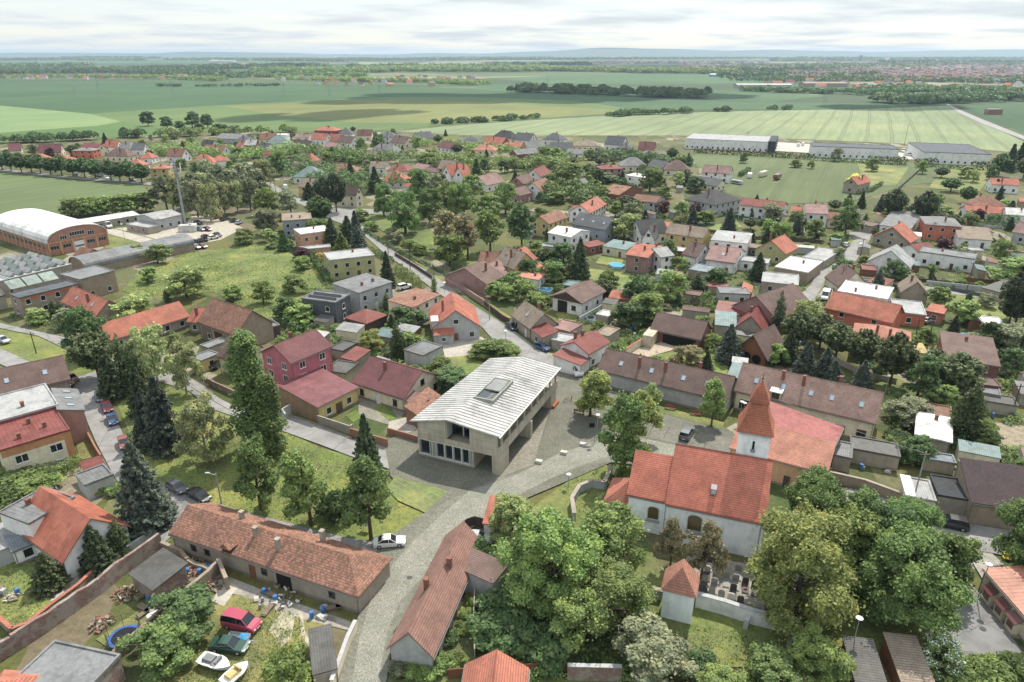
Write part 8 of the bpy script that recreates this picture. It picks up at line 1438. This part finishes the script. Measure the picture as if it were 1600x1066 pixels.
while n_ < 62 and t_ < 4000:       # garden sheds and lean-tos of the central and eastern gardens
    t_ += 1; zp = ZONES[2][0] if n_ % 3 else random.choice((ZONES[0][0], ZONES[3][0], ZONES[4][0])); x = U(min(p[0] for p in zp), max(p[0] for p in zp)); y = U(min(p[1] for p in zp), max(p[1] for p in zp))
    if not inpoly(x, y, zp): continue
    p = G(x, y); L_ = U(3, 7.5); W_ = U(2.4, 4.2); a_ = R(random.choice((-20, -24, 66)))+U(-.06, .06); b_ = p+Vector((math.cos(a_), math.sin(a_), 0))*L_; c_ = p+Vector((math.cos(a_)*L_/2-math.sin(a_)*W_/2, math.sin(a_)*L_/2+math.cos(a_)*W_/2, 0))
    if any(inpoly(q.x, q.y, f) for f in OPEN+FOOT for q in (p, b_, c_)): continue
    if any((c_.x-t[0])**2+(c_.y-t[1])**2 < (.5*t[2]+2)**2 for t in TREES): continue
    rc = random.choice(['lightgrey', 'grey', 'rust', 'white', 'tan', 'orange', 'gravel', 'red', 'brown', 'teal'])
    sh = house(random.choice('sssfg'), PX(p), PX(b_), W_, U(2.1, 2.6), U(.3, .7) if rc != 'orange' else 1.0, rc, random.choice(['stone', 'white', 'tan', 'wood', 'cream', 'lightgrey']), cat='shed', wn='', rk='tile' if rc in ('orange', 'brown') else 'corr', zpx=0, over=.2); stuff_key(sh); n_ += 1
n_ = 0; t_ = 0
while n_ < 44 and t_ < 3000:
    t_ += 1; zp = ZONES[2][0] if n_ % 3 else random.choice((ZONES[0][0], ZONES[3][0])); x = U(min(p[0] for p in zp), max(p[0] for p in zp)); y = U(min(p[1] for p in zp), max(p[1] for p in zp))
    if not inpoly(x, y, zp): continue
    p = G(x, y); a_ = R(random.choice((-21, 69))); l_ = U(9, 20); b_ = p+Vector((math.cos(a_), math.sin(a_), 0))*l_; q_ = [p.lerp(b_, k/5) for k in range(6)]
    if any(inpoly(q.x, q.y, f) for f in OPEN+FOOT for q in q_): continue
    cl, kd, th_ = random.choice((('stone', 'wall', .2), ('darkbrown', 'plain', .08), ('lightgrey', 'wall', .2), ('wood', 'plain', .08), ('brick', 'brickwall', .25)))
    wallrun([tuple(p.xy), tuple(b_.xy)], U(1.1, 1.7), th_, cl, kd, world=True, name='garden_wall' if kd != 'plain' else 'board_fence', cat='wall' if kd != 'plain' else 'fence'); n_ += 1
random.seed(21)
for zp, n, mode in ZONES:
    k = 0; tries = 0
    while k < n and tries < n*40:
        tries += 1; x = U(min(p[0] for p in zp), max(p[0] for p in zp)); y = U(min(p[1] for p in zp), max(p[1] for p in zp))
        if not inpoly(x, y, zp): continue
        p = G(x, y); shr = rnd() < (.5 if mode else .25); r = U(1.2, 2.6) if shr else U(2.2, 4.6)
        if any(inpoly(p.x, p.y, f) for f in OPEN): continue
        if any(inpoly(p.x, p.y, f) or inpoly(p.x, p.y+r*.6, f) or inpoly(p.x-r*.6, p.y, f) or inpoly(p.x+r*.6, p.y, f) or inpoly(p.x, p.y-r*.6, f) for f in FOOT): continue
        hy = U(1.4, 3) if shr else r*U(1.3, 2.1)
        # keep the view to the facade behind open: no tall tree right in front of a house
        if not shr and any(inpoly(p.x, p.y+hy*1.2, f) or inpoly(p.x, p.y+hy*2, f) for f in FOOT) and rnd() < .75: continue
        if any((p.x-t[0])**2+(p.y-t[1])**2 < (.45*(r+t[2]))**2 for t in TREES): continue
        if shr: T((p.x, p.y), hy, r, 'shrub', random.choice(['mid', 'dark', 'grass', 'linden', 'silver', 'pale', 'mid', 'yellow' if rnd() < .15 else 'mid']), world=True)
        else:
            kk = random.choice(['round', 'round', 'light', 'oak', 'spruce', 'cypress', 'tall', 'pine']); 
            if kk == 'cypress': r = U(1, 1.5); hy = U(4, 8)
            if kk == 'spruce': r *= .75; hy = r*U(2.4, 3.2)
            T((p.x, p.y), hy, r, kk, 'spruce' if kk == 'spruce' and rnd() < .7 else ('bluespruce' if kk == 'spruce' else ('cyp' if kk == 'cypress' else ('pine' if kk == 'pine' else random.choice(['mid', 'mid', 'linden', 'dark', 'pale', 'silver', 'olive', 'purple' if rnd() < .25 else 'mid'])))), world=True)
        k += 1
print('trees', len(TREES), 'things', len(THINGS))
# low garden greenery that nobody could count
def cover(name, zones, n, col, label, hmax, size, seed):
    rs = random.Random(seed); r2 = np.random.RandomState(seed); P = []; Q = []; k = 0; tr = 0; tot = sum(z[1] for z in zones)
    for zp, wt in zones:
        k = 0; tr = 0; m_ = n*wt/tot
        while k < m_ and tr < m_*12:
            tr += 1; x = rs.uniform(min(p[0] for p in zp), max(p[0] for p in zp)); y = rs.uniform(min(p[1] for p in zp), max(p[1] for p in zp))
            if not inpoly(x, y, zp): continue
            p = G(x, y)
            if any(inpoly(p.x, p.y, f) for f in OPEN) or any(inpoly(p.x, p.y, f) for f in FOOT): continue
            r = rs.uniform(.5, 1.5)*(1 if y > 400 else 1.4); h = rs.uniform(.4, 1)*hmax; c = 46 if y > 420 else 16
            v = r2.normal(0, 1, (c, 3)); v /= np.linalg.norm(v, axis=1)[:, None]; v[:, 2] = np.abs(v[:, 2]); P.append(np.array([p.x, p.y, .05])+v*np.array([r, r, h])*r2.uniform(.7, 1.05, (c, 1))); Q.append(v+np.array([0, 0, .4])); k += 1
    o = link(name, cards(np.concatenate(P), np.concatenate(Q), size, name, mat('leaf', LEAF[col]), .6, seed)); o['kind'] = 'stuff'; tag(o, '', 'undergrowth', None, None, label, (1000, 450))
VZ = [(z[0], z[1]) for z in ZONES]+[([(640, 520), (760, 540), (640, 610), (560, 600)], 12), ([(170, 560), (300, 560), (300, 640), (200, 700), (180, 620)], 1)]
cover('garden_shrubbery', VZ, 1500, 'mid', 'low green bushes and beds scattered through all the gardens', 1.5, .26, 31)
cover('garden_shrubbery', VZ, 900, 'dark', 'low dark green bushes scattered through all the gardens', 1.9, .28, 32)
cover('garden_shrubbery', VZ, 500, 'pale', 'low pale green garden plants scattered through the gardens', 1.1, .24, 33)
VS = [([(770, 860), (900, 870), (1000, 940), (1000, 1060), (770, 1060)], 7), ([(1230, 1010), (1300, 1030), (1300, 1100), (1130, 1100)], 2), ([(480, 440), (560, 440), (560, 500), (480, 480)], 1)]
OPEN2 = OPEN; OPEN = []
cover('undergrowth', VS, 160, 'dark', 'dark undergrowth under the big trees of the churchyard slope', 1.4, .22, 34)
cover('undergrowth', VS, 120, 'mid', 'leafy undergrowth at the foot of the churchyard slope', 1.6, .22, 35)
OPEN = OPEN2

# blades and tufts on the nearer lawns
def tufts(name, zones, n, col, label, seed, size=.11, h=.16):
    r2 = np.random.RandomState(seed); P = []
    ar = [abs(sum(z[i][0]*z[(i+1) % len(z)][1]-z[(i+1) % len(z)][0]*z[i][1] for i in range(len(z)))) for z in zones]
    for z, a in zip(zones, ar):
        k = 0; m_ = int(n*a/sum(ar)); xs = [p[0] for p in z]; ys = [p[1] for p in z]; W_ = [G(*p) for p in z]; wx = [p.x for p in W_]; wy = [p.y for p in W_]; poly_ = [(p.x, p.y) for p in W_]
        c = r2.uniform(0, 1, (40, 2))
        while k < m_:
            if r2.rand() < .6: q = c[r2.randint(40)]+r2.normal(0, .035, 2)
            else: q = r2.rand(2)
            x = min(wx)+(max(wx)-min(wx))*q[0]; y = min(wy)+(max(wy)-min(wy))*q[1]; k += 1
            if inpoly(x, y, poly_): P.append((x, y, .06+h*r2.rand()))
    P = np.array(P); Q = np.zeros_like(P); Q[:, 2] = .6
    o = link(name, cards(P, Q, size, name, mat('leaf', LEAF[col]), 1.0, seed)); o['kind'] = 'stuff'; tag(o, '', 'grass', None, None, label, (500, 800))
LZ = [[(190, 640), (235, 755), (275, 768), (325, 785), (400, 806), (487, 828), (586, 846), (664, 803), (600, 740), (500, 700), (442, 672), (330, 625)], [(330, 990), (240, 1066), (320, 1100), (489, 1056), (470, 960), (375, 935)], [(0, 870), (60, 880), (105, 905), (47, 982), (0, 975)], [(1060, 975), (1240, 1000), (1420, 990), (1340, 1030), (1100, 1060)], [(870, 765), (945, 722), (985, 800), (920, 830)]]
tufts('rough_grass', LZ, 26000, 'grass', 'rough grass tufts on the park lawn and the near yards', 41); tufts('rough_grass', LZ, 12000, 'pale', 'dry pale grass tufts on the park lawn and the near yards', 42); tufts('rough_grass', LZ, 9000, 'dark', 'darker weeds in the park lawn and the near yards', 43, .13, .22)
LM = [[(420, 380), (300, 395), (215, 425), (190, 455), (250, 470), (330, 455), (420, 500), (520, 480), (500, 420)]]
tufts('meadow_grass', LM, 12000, 'mid', 'tall meadow grass clumps in the open mid left meadow', 44, .20, .25); tufts('meadow_grass', LM, 7000, 'linden', 'darker meadow grass clumps in the open mid left meadow', 45, .22, .3)

# fair weather clouds: their shadows lie on the fields
def cloud(px, rx, ry, label, h=1500, seed=1):
    g = G(*px); rs = random.Random(seed); c = g+sd*(h/sd.z); m = MB(); ico = bmesh.new(); bmesh.ops.create_icosphere(ico, subdivisions=2, radius=1); V = [v.co.copy() for v in ico.verts]; F = [tuple(v.index for v in f.verts) for f in ico.faces]; ico.free()
    for i in range(16):
        a = rs.uniform(0, 6.28); r = rs.random()**.6; ox, oy = rx*r*math.cos(a), ry*r*math.sin(a); q = rs.uniform(.22, .42); kk = [rs.uniform(.85, 1.15) for _ in V]
        m.poly([(ox+v.x*rx*q*k, oy+v.y*ry*q*k, v.z*60*k+rs.uniform(-4, 4)) for v, k in zip(V, kk)], F)
    o = m.build('cloud', mat('plain', 'white'), None, c, uv=False, fix=False, smooth=True); struct(o)
cloud((690, 154), 190, 120, '', seed=1); cloud((840, 155), 150, 90, '', seed=2); cloud((470, 183), 70, 34, '', seed=3); cloud((1400, 168), 130, 30, '', seed=4); cloud((980, 150), 200, 90, '', seed=5); cloud((300, 104), 700, 380, '', seed=6); cloud((1000, 101), 900, 500, '', seed=7); cloud((1250, 112), 300, 200, '', seed=8); cloud((560, 176), 60, 24, '', seed=9)

def rubble(px, rad, n, label, cols=('#9a6a52', '#a39884', '#7d6a58')):
    c = G(*px)+Vector((0, 0, .08)); m = MB()
    for i in range(n):
        a = U(0, 6.28); r = rad*rnd()**.7; x, y = r*math.cos(a), r*math.sin(a); h_ = .5*max(0, 1-r/rad); s_ = U(.07, .24); A_ = Matrix.Rotation(U(0, 3), 3, Vector((U(-1, 1), U(-1, 1), U(.2, 1))).normalized()); k = U(.5, 1.6); m.cur = random.randrange(3)
        m.box(-s_*k, s_*k, -s_*.6, s_*.6, -s_*.5, s_*.5, lambda p, A_=A_, x=x, y=y, z=U(0, .1)+h_*rnd(): A_@Vector(p)+Vector((x, y, z+.08)))
    o = m.build('rubble', [mat('plain', q) for q in cols], None, c, uv=False); o['kind'] = 'stuff'; tag(o, '', 'rubble', None, None, label)
rubble((292, 893), 2.6, 170, 'heap of broken bricks and stones inside the ruin'); rubble((255, 900), 1.8, 90, 'broken bricks beside the crumbling brick shed'); rubble((195, 930), 1.6, 70, 'small rubble heap at the foot of the crumbling brick wall'); rubble((330, 915), 1.8, 90, 'stones at the foot of the bent ruined wall'); rubble((160, 975), 1.6, 60, 'rubble by the wall above the trampoline')
rubble((22, 935), 1.1, 40, 'little pile of pale stones on the left lawn', ('#b8ae9a', '#c9c2b2', '#9f9480')); rubble((945, 503), 4, 150, 'mixed scrap in the junk yard', ('#a0522d', '#c9c5bb', '#5c6c7c')); rubble((1090, 452), 6, 150, 'building rubble in the yard behind the round lawn', ('#b8ae9a', '#cfcac0', '#8a7a64')); rubble((445, 935), 2.6, 60, 'odds and ends scattered on the farmhouse paving', ('#7d6a58', '#c9c5bb', '#46566c')); rubble((1185, 415), 5, 60, 'scraps in the yard by the pink roofed house', ('#7d6a58', '#c9c5bb', '#8a5a48')); rubble((18, 600), 2, 20, 'spoil by the brown tiled house') if 0 else None
for i, q in enumerate(((215, 790), (160, 660), (1420, 815), (1535, 985), (260, 800), (640, 905), (300, 612), (730, 482))):
    e = link('manhole_cover', None, None, G(*q)+Vector((0, 0, .262))) if 0 else None
    m = MB(); m.tube((0, 0, 0), (0, 0, .012), .38, .38, 18); o = m.build('manhole_cover', mat('plain', '#57544f'), None, G(*q)+Vector((0, 0, .256)), uv=False); tag(o, 'round iron manhole cover in the road', 'manhole cover')
# ---------------- air: thin haze over the whole country
def haze():
    m = MB(); m.box(-21000, 21000, -450, 21000, -6.5, 110); o = m.build('haze', [], uv=False) if 0 else link('haze', m.mesh('haze', mat('plain', 'white'), uv=False))
    mt = bpy.data.materials.new('haze'); mt.use_nodes = True; n = mt.node_tree.nodes; n.clear(); out = n.new('ShaderNodeOutputMaterial'); pv = n.new('ShaderNodeVolumePrincipled')
    pv.inputs['Color'].default_value = (.64, .82, 1.0, 1); pv.inputs['Density'].default_value = HAZE; pv.inputs['Anisotropy'].default_value = .3
    mt.node_tree.links.new(pv.outputs[0], out.inputs['Volume']); o.data.materials.clear(); o.data.materials.append(mt); o['kind'] = 'stuff'; o['label'] = 'thin bluish haze lying over the distant country'; o['category'] = 'haze'
HAZE = .000068
haze()
# ---------------- labels: what it looks like, and which landmark it stands by
def words(n): return {1: 'nearest', 2: 'second nearest', 3: 'third nearest', 4: 'fourth nearest', 5: 'fifth nearest', 6: 'sixth nearest', 7: 'seventh nearest', 8: 'eighth nearest', 9: 'ninth nearest', 10: 'tenth nearest', 11: 'eleventh nearest', 12: 'twelfth nearest'}.get(n, f'{n}th nearest')
def label_all():
    seen = {}
    for o, look, q in THINGS:
        best = None
        for ph, l in LAND:
            d = math.hypot(q[0]-l[0], (q[1]-l[1])*1.3)
            if d < 3: continue
            if best is None or d < best[0]: best = (d, ph, l)
        d, ph, l = best; dx = q[0]-l[0]; dy = (q[1]-l[1])*1.3
        rel = ('right of' if dx > 0 else 'left of') if abs(dx) > abs(dy) else ('in front of' if dy > 0 else 'behind')
        seen.setdefault((look, rel, ph), []).append((d, o))
    for (look, rel, ph), v in seen.items():
        v.sort(key=lambda t: t[0])
        for i, (d, o) in enumerate(v):
            if 'group' in o and ('avenue' in o['group'] or 'grove' in o['group'] or 'meadow' in o['group'] or 'graves' in o['group'] or 'village' in o['group'] or 'town' in o['group']): o['label'] = look if len(look.split()) > 3 else look+' in the churchyard'; continue
            t = f"{look} {rel} {ph}" if len(v) == 1 else f"{words(i+1)} {look} {rel} {ph}"
            if len(t.split()) > 16: t = t.replace(' tiled', '').replace(' walled', '')
            if len(t.split()) > 16: t = t.replace('nearest ', '', 1) if not t.startswith('nearest') else t
            if len(t.split()) > 16: t = t.replace(' gabled roof', ' roof').replace(' hipped roof', ' roof').replace(' flat roof', ' roof')
            o['label'] = t
    # houses in one far group that look the same keep a shared, true label
label_all()
